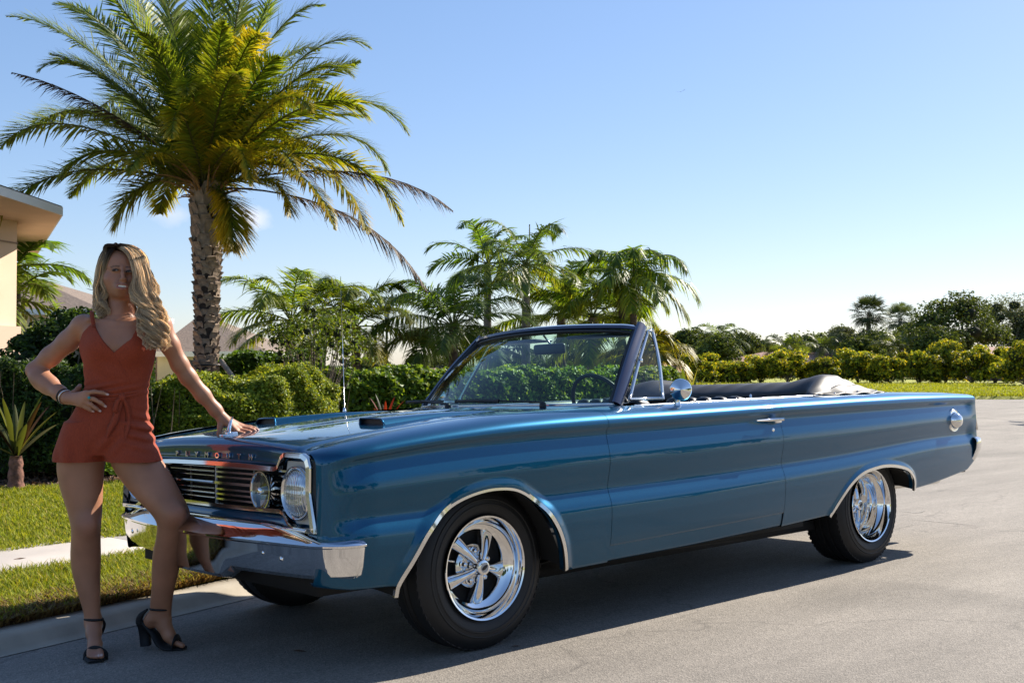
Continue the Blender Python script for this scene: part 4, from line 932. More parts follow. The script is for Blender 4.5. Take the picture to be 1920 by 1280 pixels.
def knit():
    m, n, l, b = NT('rust_crepe_knit'); b.inputs['Base Color'].default_value = (.30, .043, .012, 1); b.inputs['Roughness'].default_value = .85; b.inputs['Sheen Weight'].default_value = .12; b.inputs['Sheen Tint'].default_value = (.9, .4, .25, 1)
    t = n.new('ShaderNodeTexCoord'); mp = n.new('ShaderNodeMapping'); mp.inputs['Scale'].default_value = (260, 260, 90); l.new(t.outputs['Object'], mp.inputs[0]); z = n.new('ShaderNodeTexNoise'); z.inputs['Scale'].default_value = 1; z.inputs['Detail'].default_value = 3; l.new(mp.outputs[0], z.inputs['Vector'])
    q = n.new('ShaderNodeBump'); q.inputs['Strength'].default_value = .8; q.inputs['Distance'].default_value = .002; l.new(z.outputs['Fac'], q.inputs['Height']); l.new(q.outputs[0], b.inputs['Normal'])
    r = n.new('ShaderNodeMapRange'); r.inputs[1].default_value = .3; r.inputs[2].default_value = .7; r.inputs[3].default_value = .8; r.inputs[4].default_value = 1.15; l.new(z.outputs['Fac'], r.inputs[0]); s = n.new('ShaderNodeVectorMath'); s.operation = 'SCALE'; s.inputs[0].default_value = (.30, .043, .012); l.new(r.outputs[0], s.inputs['Scale']); l.new(s.outputs[0], b.inputs['Base Color']); return m
KN_ = knit(); ROM = obj('romper', V, F, KN_, WOM)
# straps over the shoulders
for p in ([(176, 612, 4.47), (173, 596, 4.49), (172, 584, 4.53), (174, 582, 4.58)], [(272, 612, 4.465), (278, 594, 4.485), (282, 583, 4.53), (282, 582, 4.58)]):
    obj('shoulder_strap', *sweep(crom([L_(*q) for q in p], 10), [(-.008, -.002), (-.008, .002), (.008, .002), (.008, -.002)], up=(0, 0, 1)), KN_, ROM)
def front_at(u, v, lift=.0):
    """point on the romper front at a picture place"""
    p = L_(u, v); i = int(round((p[0]-RF.lo[0])/RF.h)); k = int(round((p[2]-RF.lo[2])/RF.h)); colm = RF.f[i, :, k]; j = np.argmax(colm < 0); y = RF.lo[1]+(j-colm[j]/(colm[j]-colm[j-1]+1e-9)*0)*RF.h
    return np.array([p[0], y-lift, p[2]])
obj('wrap_edge', *tube(crom([front_at(229, 662, .001), front_at(240, 684, .001), front_at(253, 708, .001), front_at(264, 730, .001)], 14), .0028, 8, up=(0, 1, 0)), KN_, ROM)
wr = [np.array(q) for q in [(158, 736), (175, 742), (200, 744), (225, 743), (242, 741), (262, 737), (274, 732)]]
for dv_, rr in ((-3, .0055), (2.5, .0055), (6, .0045)):
    P = []
    for i, q in enumerate(wr): 
        try: P.append(front_at(min(max(q[0], 167), 269), q[1]+dv_, .001)+([0, 0, 0] if 0 < i < len(wr)-1 else [(-1 if i == 0 else 1)*.010, .05, 0]))
        except Exception: pass
    obj('waist_tie', *tube(crom(P, 26), rr, 8, up=(0, 0, 1)), KN_, ROM)
kn0 = front_at(243, 744, .010); obj('tie_knot', *(lambda g: ((g[0]-kn0)*[1.1, .8, 1.25]+kn0, g[1]))(sph(kn0, .013, 12)), KN_, ROM)
def ribbon(pts, ws, tw=0):
    P = crom(pts, 22); w = np.interp(np.linspace(0, 1, 22), np.linspace(0, 1, len(ws)), ws); pr = [(-1, -.12), (-.5, .14), (0, .02), (.5, .16), (1, -.12), (0, -.2)]
    return sweep(P, pr, np.stack([w, np.full(22, .012)], 1), up=(0, 1, 0))
obj('tie_tail', *ribbon([kn0, front_at(238, 760, .012), front_at(232, 785, .012), front_at(225, 800, .010), front_at(219, 817, .008)], [.006, .012, .015, .014, .003]), KN_, ROM)
obj('tie_tail', *ribbon([kn0, front_at(250, 758, .012), front_at(253, 780, .010), front_at(254, 800, .010), front_at(252, 819, .008)], [.006, .010, .012, .010, .003]), KN_, ROM)
obj('tie_loop', *ribbon([kn0, front_at(236, 752, .018), front_at(233, 768, .016), front_at(240, 758, .012), kn0], [.005, .010, .012, .010, .005]), KN_, ROM)
# ---- jewellery
def band(c, ax, r, t, m, name, par, k=1.0): 
    ax = np.array(ax, float)/np.linalg.norm(ax); e1 = np.cross(ax, [0, 1, .2]); e1 /= np.linalg.norm(e1); e2 = np.cross(ax, e1); a = np.linspace(0, 2*math.pi, 26, endpoint=False)
    return obj(name, *tube(np.array(c)+r*(np.cos(a)[:, None]*e1*k+np.sin(a)[:, None]*e2), t, 8, up=ax, closed=True), m, par)
ax_ = L_(126, 746, 4.475)-L_(112, 737, 4.51)
band(L_(119, 742, 4.493), ax_, .0295, .0032, BLK, 'black_bracelet', WOM); band(L_(122.5, 744, 4.483), ax_, .0285, .0026, CHROME2, 'silver_bracelet', WOM)
q1, q2 = kn[1], tips[1][0]; rc_ = q1*.45+q2*.55; band(rc_, q2-q1, .0100, .0016, CHROME2, 'ring', WOM); g = sph(rc_+[0, -.011, .003], .006, 10); obj('turquoise_stone', *g, mat('turquoise', (.02, .30, .30), .2), WOM)
q1, q2 = L_(446, 802, 4.69), L_(455, 802.5, 4.69); band(q2, q2-q1, .0100, .0018, CHROME2, 'ring', WOM); 
# ---- sandals
SAND = mat('black_suede', (.006, .006, .007), .75)
def sole(P, ws, name, par, th=.007): return obj(name, *sweep(crom(P, 18), [(-1, -th/2), (-.9, th/2), (.9, th/2), (1, -th/2)], np.stack([np.interp(np.linspace(0, 1, 18), np.linspace(0, 1, len(ws)), ws), np.ones(18)], 1)), SAND, par)
S1 = sole([L_(177, 1186, 4.63), L_(177, 1194, 4.56), L_(178, 1218, 4.47), L_(179, 1232, 4.42), L_(179, 1240, 4.37)], [.020, .024, .032, .044, .028], 'sandal', WOM)
S1.data.name = 'sandal'
hp = L_(177, 1190, 4.63); obj('block_heel', *sweep([[hp[0], hp[1], hp[2]+.005], [hp[0], hp[1]+.002, hp[2]*.5], [hp[0], hp[1], .004]], [(-.021, -.018), (-.021, .018), (.021, .018), (.021, -.018)], scale=[1.1, .85, .9], up=(0, 1, 0)), SAND, S1)
obj('toe_strap', *sweep(crom([L_(157.5, 1236, 4.435), L_(160, 1224, 4.425), L_(170, 1215, 4.420), L_(182, 1213.5, 4.418), L_(194, 1219, 4.42), L_(200, 1227, 4.425), L_(200.5, 1236, 4.435)], 22), circ(1, 10), np.tile([.0045, .0085], (22, 1)), up=(0, 0, 1)), SAND, S1)
c = L_(176, 1160, 4.54); band(c, (0.05, .1, 1), .0345, .0055, SAND, 'ankle_strap', S1, 1.0)
obj('heel_cup', *sweep(crom([L_(160, 1166, 4.59), L_(166, 1172, 4.63), L_(178, 1172, 4.645), L_(190, 1170, 4.63), L_(196, 1164, 4.59)], 12), [(-.026, -.002), (-.026, .002), (.016, .002), (.016, -.002)], up=(0, 0, 1)) if False else tube(crom([L_(190, 1158, 4.56), L_(196, 1170, 4.60), L_(192, 1184, 4.63)], 10), .006, 8, up=(0, 1, 0)), SAND, S1)
S2 = sole([L_(269, 1163, 4.61), L_(281, 1177, 4.605), L_(291, 1188, 4.60), L_(303, 1206, 4.59), L_(318, 1213, 4.585), L_(347, 1213.5, 4.585)], [.022, .025, .026, .034, .040, .026], 'sandal', WOM, .009)
hq = L_(273, 1172, 4.61); obj('block_heel', *sweep([[hq[0]-.004, hq[1], hq[2]+.010], [hq[0]-.001, hq[1], hq[2]*.55], [hq[0]+.002, hq[1], .003]], [(-.023, -.020), (-.023, .020), (.023, .020), (.023, -.020)], scale=[1.05, .85, .80], up=(0, 1, 0)), SAND, S2)
obj('heel_counter', *tube(crom([L_(277, 1141, 4.60), L_(265, 1152, 4.60), L_(261, 1163, 4.605), L_(266, 1174, 4.61)], 12), [.004, .006, .008, .010, .012, .013, .014, .015, .016, .016, .016, .015], 10, up=(0, 1, 0)), SAND, S2)
band(L_(300, 1141, 4.595), (.05, .1, 1), .0400, .0045, SAND, 'ankle_strap', S2, 1.0)
obj('toe_strap', *sweep(crom([L_(321, 1216, 4.555), L_(324, 1206, 4.545), L_(330, 1196, 4.555), L_(334, 1193, 4.585), L_(338, 1200, 4.615), L_(340, 1212, 4.625)], 18), [(-.012, -.002), (-.012, .003), (.012, .003), (.012, -.002)], up=(1, 0, .4)), SAND, S2)
# ---- hair
hr = np.random.default_rng(12)
def hairmat():
    m, n, l, b = NT('hair'); a = n.new('ShaderNodeVertexColor'); a.layer_name = 'col'; l.new(a.outputs[0], b.inputs['Base Color']); b.inputs['Roughness'].default_value = .38; b.inputs['Specular IOR Level'].default_value = .35
    t = n.new('ShaderNodeBsdfTranslucent'); l.new(a.outputs[0], t.inputs[0]); x = n.new('ShaderNodeMixShader'); x.inputs[0].default_value = .40; l.new(b.outputs[0], x.inputs[1]); l.new(t.outputs[0], x.inputs[2]); l.new(x.outputs[0], n['Material Output'].inputs[0]); return m
HM = hairmat()
DKH, MDH, BLH, LTH = np.array([.05, .028, .016]), np.array([.46, .33, .20]), np.array([.84, .66, .43]), np.array([1.0, .88, .66])
def strands(lock_pts, rad, n, wave=.012, wl=.11, ph=0, r0=.0008, seg=24, dark=.16, tone=1.0, curl0=.35, spread=None):
    """a lock: n thin strands round a guide curve, waving together"""
    G = crom(lock_pts, seg); Ls = np.concatenate([[0], np.cumsum(np.linalg.norm(np.diff(G, axis=0), axis=1))]); t = Ls/Ls[-1]
    T = unit(np.gradient(G, axis=0)); S = unit(np.cross(T, [0, 1, .05])); B = np.cross(T, S); Vs, Fs, Cs = [], [], []; m = 0
    amp = wave*1.5*sm(t, curl0*.6, curl0+.35)
    rr = rad*(.35+.65*np.sin(np.pi*np.clip(t*.75+.12, 0, 1)))*(1-.45*sm(t, .8, 1))
    for i in range(int(n*1.8)):
        a = hr.uniform(0, 6.283); q = math.sqrt(hr.uniform()); f = 1+hr.normal()*.006; p0 = ph+hr.normal()*.12; end = hr.uniform(.82, 1.0)
        w1 = np.sin(2*math.pi*Ls/wl*f+p0)*amp; w2 = np.cos(2*math.pi*Ls/wl*f+p0)*amp*.7
        tw = a+Ls*5*sm(t, .3, 1); P = G+S*(w1+rr*q*np.cos(tw))[:, None]+B*(w2+rr*q*np.sin(tw))[:, None]+hr.normal(size=3)*.0008
        k = max(6, int(seg*end)); P = P[:k]; r_ = r0*hr.uniform(.7, 1.2)*(1-.6*sm(np.linspace(0, 1, k), .75, 1)); v, _ = tube(P, r_, 3, up=(0, 1, 0)); F_ = []
        v = v.reshape(k, 3, 3); j = np.arange(k-1)[:, None]*3+np.array([0, 1, 2]); j2 = np.arange(k-1)[:, None]*3+np.array([1, 2, 0]); F_ = np.stack([j, j+3, j2+3, j2], -1).reshape(-1, 4)+m; m += 3*k
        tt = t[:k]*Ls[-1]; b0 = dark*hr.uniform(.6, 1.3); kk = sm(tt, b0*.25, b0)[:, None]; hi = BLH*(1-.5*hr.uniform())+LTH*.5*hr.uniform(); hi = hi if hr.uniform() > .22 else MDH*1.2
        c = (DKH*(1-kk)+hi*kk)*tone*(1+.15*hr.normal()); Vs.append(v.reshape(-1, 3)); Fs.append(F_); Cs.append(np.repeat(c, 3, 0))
    return np.concatenate(Vs), np.concatenate(Fs), np.concatenate(Cs)
def merge(L):
    V, F, C = [], [], []; n = 0
    for v, f, c in L: V.append(v); F.append(f+n); C.append(c); n += len(v)
    return np.concatenate(V), np.concatenate(F), np.concatenate(C)
locks = []
def lerp_guides(A, B, t): return [np.array(a)*(1-t)+np.array(b)*t for a, b in zip(A, B)]
# big sweep over the side of the face and down the chest: inner and outer edges (u, v, D)
Ain = [(222, 462, 4.515), (236, 470, 4.480), (246, 487, 4.462), (251, 512, 4.452), (253, 540, 4.448), (258, 566, 4.444), (265, 596, 4.438), (270, 628, 4.430), (280, 658, 4.425)]
Bout = [(226, 459, 4.56), (250, 464, 4.545), (268, 480, 4.53), (280, 508, 4.52), (288, 540, 4.505), (296, 572, 4.49), (304, 602, 4.475), (310, 634, 4.460), (316, 664, 4.450)]
for i in range(30):
    t = (i+.5)/30; g = [np.array(q)+[hr.normal()*1.0, 0, hr.normal()*.004] for q in lerp_guides(Ain, Bout, t)]; g = [q for q in g]
    if hr.uniform() < .3: g = g[:-1]
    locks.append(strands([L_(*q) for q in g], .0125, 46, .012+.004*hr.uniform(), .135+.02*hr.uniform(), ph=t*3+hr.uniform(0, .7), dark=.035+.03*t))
for i in range(16):      # outer front layer with strong curls
    t = hr.uniform(.05, .95); g = [np.array(q)+[hr.normal()*1.5, 0, -.012-.012*j/8] for j, q in enumerate(lerp_guides(Ain, Bout, t))]; g = g[2:]
    locks.append(strands([L_(*q) for q in g], .0105, 40, .015, .12+.02*hr.uniform(), ph=hr.uniform(0, 6), dark=.0005, curl0=.3))
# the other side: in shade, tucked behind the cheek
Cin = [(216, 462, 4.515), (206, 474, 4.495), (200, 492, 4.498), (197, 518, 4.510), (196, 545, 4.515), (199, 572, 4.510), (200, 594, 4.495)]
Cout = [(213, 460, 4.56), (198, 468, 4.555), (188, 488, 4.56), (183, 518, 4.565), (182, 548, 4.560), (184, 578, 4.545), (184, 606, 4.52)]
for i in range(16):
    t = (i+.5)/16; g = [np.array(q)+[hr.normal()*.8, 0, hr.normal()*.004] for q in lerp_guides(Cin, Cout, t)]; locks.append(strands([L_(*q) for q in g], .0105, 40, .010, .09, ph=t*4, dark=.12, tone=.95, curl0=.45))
# crown cover: short arcs from the parting over the skull
for s_, U0, U1 in ((1, 222, 272), (-1, 214, 184)):
    for i in range(14):
        d = i/13; D0 = 4.50+.15*d; P = [(217+s_*1, 460.5+d*3-6*math.sin(d*3.0)*.3, D0), (217+s_*18, 461+d*4, D0+.005), (U1-s_*12, 474+d*4, D0+.01), (U1-s_*(3-2*d), 498, D0+.015), (U1+s_*1, 525, D0+.015), (U1+s_*3, 560, D0+.02), (U1+s_*6, 592, D0+.01)]
        locks.append(strands([L_(*q) for q in P], .0105, 34, .006, .12, ph=i, dark=.08 if s_ > 0 else .13, tone=1.0, curl0=.5))
# back curtain behind the neck
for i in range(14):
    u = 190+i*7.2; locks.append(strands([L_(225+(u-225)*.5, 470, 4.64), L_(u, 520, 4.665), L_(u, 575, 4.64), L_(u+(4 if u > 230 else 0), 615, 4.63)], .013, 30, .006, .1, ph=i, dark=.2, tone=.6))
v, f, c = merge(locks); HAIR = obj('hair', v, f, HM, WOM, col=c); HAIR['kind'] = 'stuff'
# scalp volume under the strands
CF_ = Field(L_(170, 500)*[1, 0, 0]+[0, -.12, L_(0, 620)[2]], L_(285, 500)*[1, 0, 0]+[0, .20, L_(0, 450)[2]], .004)
CF_.el(H0+[0, .022, .016], (.078, .094, .091), .02); CF_.el(L_(226, 540, 4.645), (.066, .050, .085), .04)
for g, r in (([(230, 466, 4.53), (255, 474, 4.53), (268, 500, 4.52), (273, 540, 4.505), (280, 580, 4.49)], .017), ([(208, 468, 4.545), (195, 484, 4.55), (189, 515, 4.555), (189, 550, 4.55), (191, 585, 4.535)], .012)): CF_.chain([L_(*q) for q in g], [r]*len(g), .02)
X, Y, Z = [CF_.ax[k].reshape([-1 if j == k else 1 for j in range(3)]) for k in range(3)]
fc = L_(222, 517, 4.47); mask = 1-np.sqrt(((X-fc[0])/.060)**2+((Y-fc[1])/.085)**2+((Z-fc[2])/.075)**2); CF_.f = np.maximum(CF_.f, (mask*.05).astype(np.float32))
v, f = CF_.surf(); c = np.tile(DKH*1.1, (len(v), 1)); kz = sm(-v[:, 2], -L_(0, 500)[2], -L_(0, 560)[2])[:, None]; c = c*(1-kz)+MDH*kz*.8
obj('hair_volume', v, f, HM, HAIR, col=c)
# a few flyaways
fl = [strands([L_(186, 548, 4.55), L_(172, 544, 4.55), L_(160, 541, 4.55)], .001, 2, .0, .1, r0=.0007, tone=.5), strands([L_(206, 462, 4.55), L_(194, 468, 4.55), L_(188, 482, 4.55)], .002, 4, 0, .1, r0=.0006), strands([L_(222, 459, 4.5), L_(216, 456, 4.5), L_(210, 462, 4.5)], .003, 8, 0, .1, r0=.0007)]
v, f, c = merge(fl); obj('flyaway_hair', v, f, HM, HAIR, col=c)['kind'] = 'stuff'
obj('hoop_earring', *tube(L_(191, 528, 4.56)+np.stack([.006*np.cos(np.linspace(0, 6.28, 20, endpoint=False)), 0*np.arange(20.), .030*np.sin(np.linspace(0, 6.28, 20, endpoint=False))], 1), .0012, 6, up=(0, 1, 0), closed=True), CHROME2, WOM)
# ================================================================== THE PLACE
STAIN = 1
T2 = math.tan(R_(2.123))
def road_z(x, y):
    y = np.asarray(y, float); return np.where(y > -4.2, -T2*np.clip(y, -4.2, 2.4), T2*4.2-.02*(-4.2-y)).astype(float)+0*np.asarray(x, float)
def hit(u, v, z):
    d = CF+(u-960)/2061.9*CR-(v-640)/2061.9*CU; return CC+d*((z-CC[2])/d[2])
def asphalt():
    m, n, l, b = NT('old_asphalt'); t = n.new('ShaderNodeTexCoord'); b.inputs['Roughness'].default_value = .85
    a = n.new('ShaderNodeTexNoise'); a.inputs['Scale'].default_value = .7; a.inputs['Detail'].default_value = 8; a.inputs['Roughness'].default_value = .65
    g = n.new('ShaderNodeTexVoronoi'); g.inputs['Scale'].default_value = 130; g2 = n.new('ShaderNodeTexNoise'); g2.inputs['Scale'].default_value = 260; g2.inputs['Detail'].default_value = 2
    st = n.new('ShaderNodeTexNoise'); st.inputs['Scale'].default_value = 2.2; st.inputs['Detail'].default_value = 9; st.inputs['Roughness'].default_value = .75
    mp = n.new('ShaderNodeMapping'); mp.inputs['Scale'].default_value = (.35, 1.6, 1); mp.inputs['Rotation'].default_value = (0, 0, R_(-14)); l.new(t.outputs['Object'], mp.inputs[0])
    for q in (g, g2): l.new(t.outputs['Object'], q.inputs['Vector'])
    l.new(mp.outputs[0], a.inputs['Vector']); l.new(mp.outputs[0], st.inputs['Vector'])
    r1 = n.new('ShaderNodeValToRGB'); r1.color_ramp.elements[0].position = .3; r1.color_ramp.elements[1].position = .72; r1.color_ramp.elements[0].color = (.185, .163, .137, 1); r1.color_ramp.elements[1].color = (.268, .237, .200, 1); l.new(a.outputs['Fac'], r1.inputs[0])
    r2 = n.new('ShaderNodeMapRange'); l.new(g.outputs['Color'], r2.inputs[0]); r2.inputs[3].default_value = .66; r2.inputs[4].default_value = 1.38
    r3 = n.new('ShaderNodeMapRange'); l.new(g2.outputs['Fac'], r3.inputs[0]); r3.inputs[1].default_value = .3; r3.inputs[2].default_value = .7; r3.inputs[3].default_value = .7; r3.inputs[4].default_value = 1.3
    r4 = n.new('ShaderNodeMapRange'); l.new(st.outputs['Fac'], r4.inputs[0]); r4.inputs[1].default_value = .35; r4.inputs[2].default_value = .7; r4.inputs[3].default_value = .86; r4.inputs[4].default_value = 1.12
    p = n.new('ShaderNodeMath'); p.operation = 'MULTIPLY'; l.new(r2.outputs[0], p.inputs[0]); l.new(r3.outputs[0], p.inputs[1])
    p1 = n.new('ShaderNodeMath'); p1.operation = 'MULTIPLY'; l.new(p.outputs[0], p1.inputs[0]); l.new(r4.outputs[0], p1.inputs[1])
    so_ = n.new('ShaderNodeTexNoise'); so_.inputs['Scale'].default_value = .55; so_.inputs['Detail'].default_value = 5; so_.inputs['Distortion'].default_value = .8; l.new(t.outputs['Object'], so_.inputs['Vector'])
    r5 = n.new('ShaderNodeMapRange'); l.new(so_.outputs['Fac'], r5.inputs[0]); r5.inputs[1].default_value = .36; r5.inputs[2].default_value = .46; r5.inputs[3].default_value = .80; r5.inputs[4].default_value = 1.0
    cr = n.new('ShaderNodeTexVoronoi'); cr.feature = 'DISTANCE_TO_EDGE'; cr.inputs['Scale'].default_value = .33; wn_ = n.new('ShaderNodeTexNoise'); wn_.inputs['Scale'].default_value = 2.5; wn_.inputs['Detail'].default_value = 8; l.new(t.outputs['Object'], wn_.inputs['Vector'])
    vm = n.new('ShaderNodeVectorMath'); vm.operation = 'MULTIPLY_ADD'; vm.inputs[1].default_value = (.55, .55, .55); l.new(wn_.outputs['Color'], vm.inputs[0]); l.new(t.outputs['Object'], vm.inputs[2]); l.new(vm.outputs[0], cr.inputs['Vector'])
    r6 = n.new('ShaderNodeMapRange'); l.new(cr.outputs['Distance'], r6.inputs[0]); r6.inputs[1].default_value = .0; r6.inputs[2].default_value = .0055; r6.inputs[3].default_value = .72; r6.inputs[4].default_value = 1.0
    p3 = n.new('ShaderNodeMath'); p3.operation = 'MULTIPLY'; l.new(p1.outputs[0], p3.inputs[0]); l.new(r5.outputs[0], p3.inputs[1])
    p2 = n.new('ShaderNodeMath'); p2.operation = 'MULTIPLY'; l.new(p3.outputs[0], p2.inputs[0]); l.new(r6.outputs[0], p2.inputs[1])
    s = n.new('ShaderNodeVectorMath'); s.operation = 'SCALE'; l.new(r1.outputs[0], s.inputs[0]); l.new(p2.outputs[0], s.inputs['Scale']); l.new(s.outputs[0], b.inputs['Base Color'])
    q = n.new('ShaderNodeBump'); q.inputs['Strength'].default_value = .55; q.inputs['Distance'].default_value = .004; l.new(g.outputs['Distance'], q.inputs['Height']); l.new(q.outputs[0], b.inputs['Normal'])
    return m
ASPH = asphalt()
CONC = mat('kerb_concrete', (.36, .315, .245), .85, var=.28, vscale=3.5, bump=.35, bscale=150)
WALK = mat('sidewalk_concrete', (.46, .41, .36), .85, var=.14, vscale=2.2, bump=.25, bscale=180)
SOIL = mat('grass_thatch', (.055, .060, .018), .95, var=.5, vscale=9, bump=.6, bscale=60)
LAWNFAR = mat('mown_lawn', (.26, .27, .02), .9, var=.28, vscale=.55, bump=.7, bscale=25)
FARG = mat('distant_ground', (.07, .095, .02), .95, var=.3, vscale=.1)
MULCH = mat('bark_mulch_bed', (.075, .045, .03), .95, var=.6, vscale=40, bump=1, bscale=40)
# distant ground to the horizon
V = np.array([(-1500, -1500, -.55), (1500, -1500, -.55), (1500, 1500, -.55), (-1500, 1500, -.55)]); tag(obj('ground', V, [(0, 1, 2, 3)], FARG), kind='structure')
# road surface
xs = np.concatenate([np.linspace(-60, -8, 14), np.linspace(-7, 14, 60), np.linspace(15, 90, 26)]); ysr = np.concatenate([[-14.0, -11], np.linspace(-9.3, 6, 60), np.linspace(7, 70, 30)])
X, Y = np.meshgrid(xs, ysr, indexing='ij'); Z = road_z(X, Y)+.006*np.sin(X*.9+Y*.4)*np.cos(Y*1.3)*0
V, F = gridarr(np.stack([X, Y, Z], -1)); tag(obj('road', V, F, ASPH), kind='structure')
# kerb line (edge of the asphalt) and the lines behind it
K = [np.array([-60, -16.2]), np.array([-14, -3.0]), np.array([-6, -.76]), np.array([-1.438, .584]), np.array([-.004, 1.022]), np.array([2.2, 1.72]), np.array([5, 2.75]), np.array([8.5, 4.35]), np.array([11.2, 7.0]), np.array([12.6, 10.5]), np.array([12.9, 16]), np.array([11, 30]), np.array([5, 60])]
KL = crom(K, 160); KT = np.gradient(KL, axis=0); KT /= np.linalg.norm(KT, axis=1, keepdims=True); KN = np.stack([-KT[:, 1], KT[:, 0]], 1)
GZ = .055
def kerb_off(d): return KL+KN*d
prof = [(0, 0, .003), (.03, 0, .004), (.06, 0, .016), (.09, 0, .050), (.12, 0, .066), (.235, 0, .072), (.24, 0, .0)]
rows = []
for d, _, dz in prof:
    q = kerb_off(d); base = road_z(KL[:, 0], KL[:, 1]); rows.append(np.stack([q[:, 0], q[:, 1], base+dz], 1))
tag(obj('kerb', *gridarr(np.array(rows), flip=True), CONC), kind='structure')
# kerb joints
for i in range(0, 0): pass
# lawn sheet behind the kerb (soil under the blades)
q0 = kerb_off(.235); q1 = kerb_off(1.2); q2 = kerb_off(8); rows = [np.column_stack([q0, road_z(*KL.T)+.055]), np.column_stack([kerb_off(.5), np.full(len(KL), .043)]), np.column_stack([q1, np.full(len(KL), .050)])]
far = KL*0+[-25, 60]
rows += [np.column_stack([kerb_off(2.5), np.full(len(KL), .052)])]
tag(obj('grass_verge', *gridarr(np.array(rows), flip=True), SOIL), kind='structure')
pol = [tuple(kerb_off(2.4)[i])+(.046,) for i in range(0, 160, 4)]+[(-30, 90, .046), (-90, 60, .046), (-90, -10, .046)]
tag(obj('lawn', np.array(pol), [tuple(range(len(pol)))], SOIL, smooth=False), kind='structure')
# sidewalk slabs, each slab its own piece with recessed joints
A0, A1 = hit(0, 1078, .06)[:2], hit(285, 1035, .06)[:2]; B0, B1 = hit(0, 1030, .06)[:2], hit(265, 1000, .06)[:2]
dr = (A1-A0)/np.linalg.norm(A1-A0); nr = np.array([-dr[1], dr[0]]); wd = float(np.mean([(B0-A0)@nr, (B1-A1)@nr]))
jx = hit(207, 1010, .06)[:2]; s0 = float((jx-A0)@dr)
SWK = tag(empty('sidewalk', (0, 0, 0)), kind='structure')
V, F = box((0, 0, 0), (1.44, wd-.006, .05), bev=.008); sme = mesh('slab', V, F, WALK)
for k in range(-6, 7):
    c = A0+dr*(s0+.72+k*1.45)+nr*wd/2; o = link(bpy.data.objects.new('slab', sme), SWK); o.location = (c[0], c[1], .047+.002*((k*7) % 3)); o.rotation_euler = (0, 0, math.atan2(dr[1], dr[0]))
# mulch beds
def poly_sheet(name, pts, z, m, kind='structure'):
    return tag(obj(name, np.array([(p[0], p[1], z) for p in pts]), [tuple(range(len(pts)))], m, smooth=False), kind=kind)
m0, m1 = hit(-250, 932, .06), hit(0, 915, .06); m2, m3 = hit(255, 903, .06), hit(640, 870, .06)
mulch_edge = [m0, m1, hit(60, 914, .06), hit(150, 908, .06), m2, hit(420, 886, .06), m3]
poly_sheet('mulch_bed', mulch_edge+[hit(700, 800, .06), hit(-250, 800, .06)], .060, MULCH)
# ---------------------------------------------------------------- leaves, vectorised
def leaves(C_, Nn, size, cols, asp=.55, fold=.12):
    """one small folded blade per centre"""
    n = len(C_); Nn = unit(Nn); a = unit(np.cross(Nn, unit(rng.normal(size=(n, 3))))); b = np.cross(Nn, a)
    s = np.asarray(size).reshape(-1, 1)*np.ones((n, 1))
    v = np.stack([C_-a*s*.5, C_+b*s*asp*.5+Nn*s*fold+a*s*.06, C_+a*s*.5-Nn*s*.05, C_-b*s*asp*.5+Nn*s*fold+a*s*.06], 1).reshape(-1, 3)
    i = np.arange(n)*4; F = np.stack([i, i+1, i+2, i+3], 1)
    return v, F, np.repeat(cols, 4, 0)
def lcol(n, pal, w=None, jit=.25):
    pal = np.asarray(pal, float); k = rng.choice(len(pal), n, p=w); return pal[k]*(1+jit*rng.normal(size=(n, 1))*.6).clip(.45, 1.7)
LEAF = leafmat('broad_leaf', .5, .44, .35); LEAFD = leafmat('matt_leaf', .6, .30, .3); PALM = leafmat('palm_leaf', .45, .50, .4, (1.45, 1.4, .5)); BLADE = leafmat('grass_blade', .6, .42, .25, (1.3, 1.25, .5))
BARK = mat('grey_bark', (.13, .105, .08), .9, var=.4, vscale=14, bump=.8, bscale=35)
CORE = mat('shaded_core', (.018, .022, .008), .95)  # near-black filler colour stands for the shade inside foliage
TWIG = mat('twig', (.17, .13, .09), .85, var=.3, vscale=20)
# grass blades
def blades(name, pts, h, w, pal, wts=None, lean=.5, z=.05, stuff=True, label=None):
    n = len(pts); a = rng.uniform(0, 2*math.pi, n); d = np.stack([np.cos(a), np.sin(a), 0*a], 1); s = np.stack([-np.sin(a), np.cos(a), 0*a], 1)
    H = h*rng.uniform(.55, 1.25, (n, 1)); L = H*lean*rng.uniform(.2, 1.6, (n, 1)); P = np.column_stack([pts[:, 0], pts[:, 1], np.full(n, z) if pts.shape[1] < 3 else pts[:, 2]])
    up = np.array([0, 0, 1.0]); ww = w*rng.uniform(.6, 1.3, (n, 1))
    v = np.stack([P-s*ww*.5, P+s*ww*.5, P+up*H*.62+d*L*.35+s*ww*.42, P+up*H*.62+d*L*.35-s*ww*.42, P+up*H*.95+d*L], 1).reshape(-1, 3)
    i = np.arange(n)*5; F = np.concatenate([np.stack([i, i+1, i+2], 1), np.stack([i, i+2, i+3], 1), np.stack([i+3, i+2, i+4], 1)])
    c = lcol(n, pal, wts, .3); o = obj(name, v, F, BLADE, smooth=False, col=np.repeat(c, 5, 0)); return tag(o, label, kind='stuff')
GP = [(.24, .27, .020), (.17, .215, .016), (.34, .33, .035), (.42, .34, .09)]
def in_strip(n, smin, smax, dmin, dmax):
    """points between kerb offsets, along X range"""
    x = rng.uniform(smin, smax, n); t = rng.uniform(0, 1, n); yk = np.interp(x, kerb_off(dmin)[:, 0], kerb_off(dmin)[:, 1]); return x, t, yk
n = 62000; x = rng.uniform(-3.0, 3.2, n); yk = np.interp(x, kerb_off(.235)[:, 0], kerb_off(.235)[:, 1]); ya = A0[1]+(x-A0[0])*dr[1]/dr[0]
t = rng.uniform(-.004, 1.01, n); y = yk+(ya-yk)*t; clump = np.sin(x*9+y*5)*np.cos(y*11-x*4)
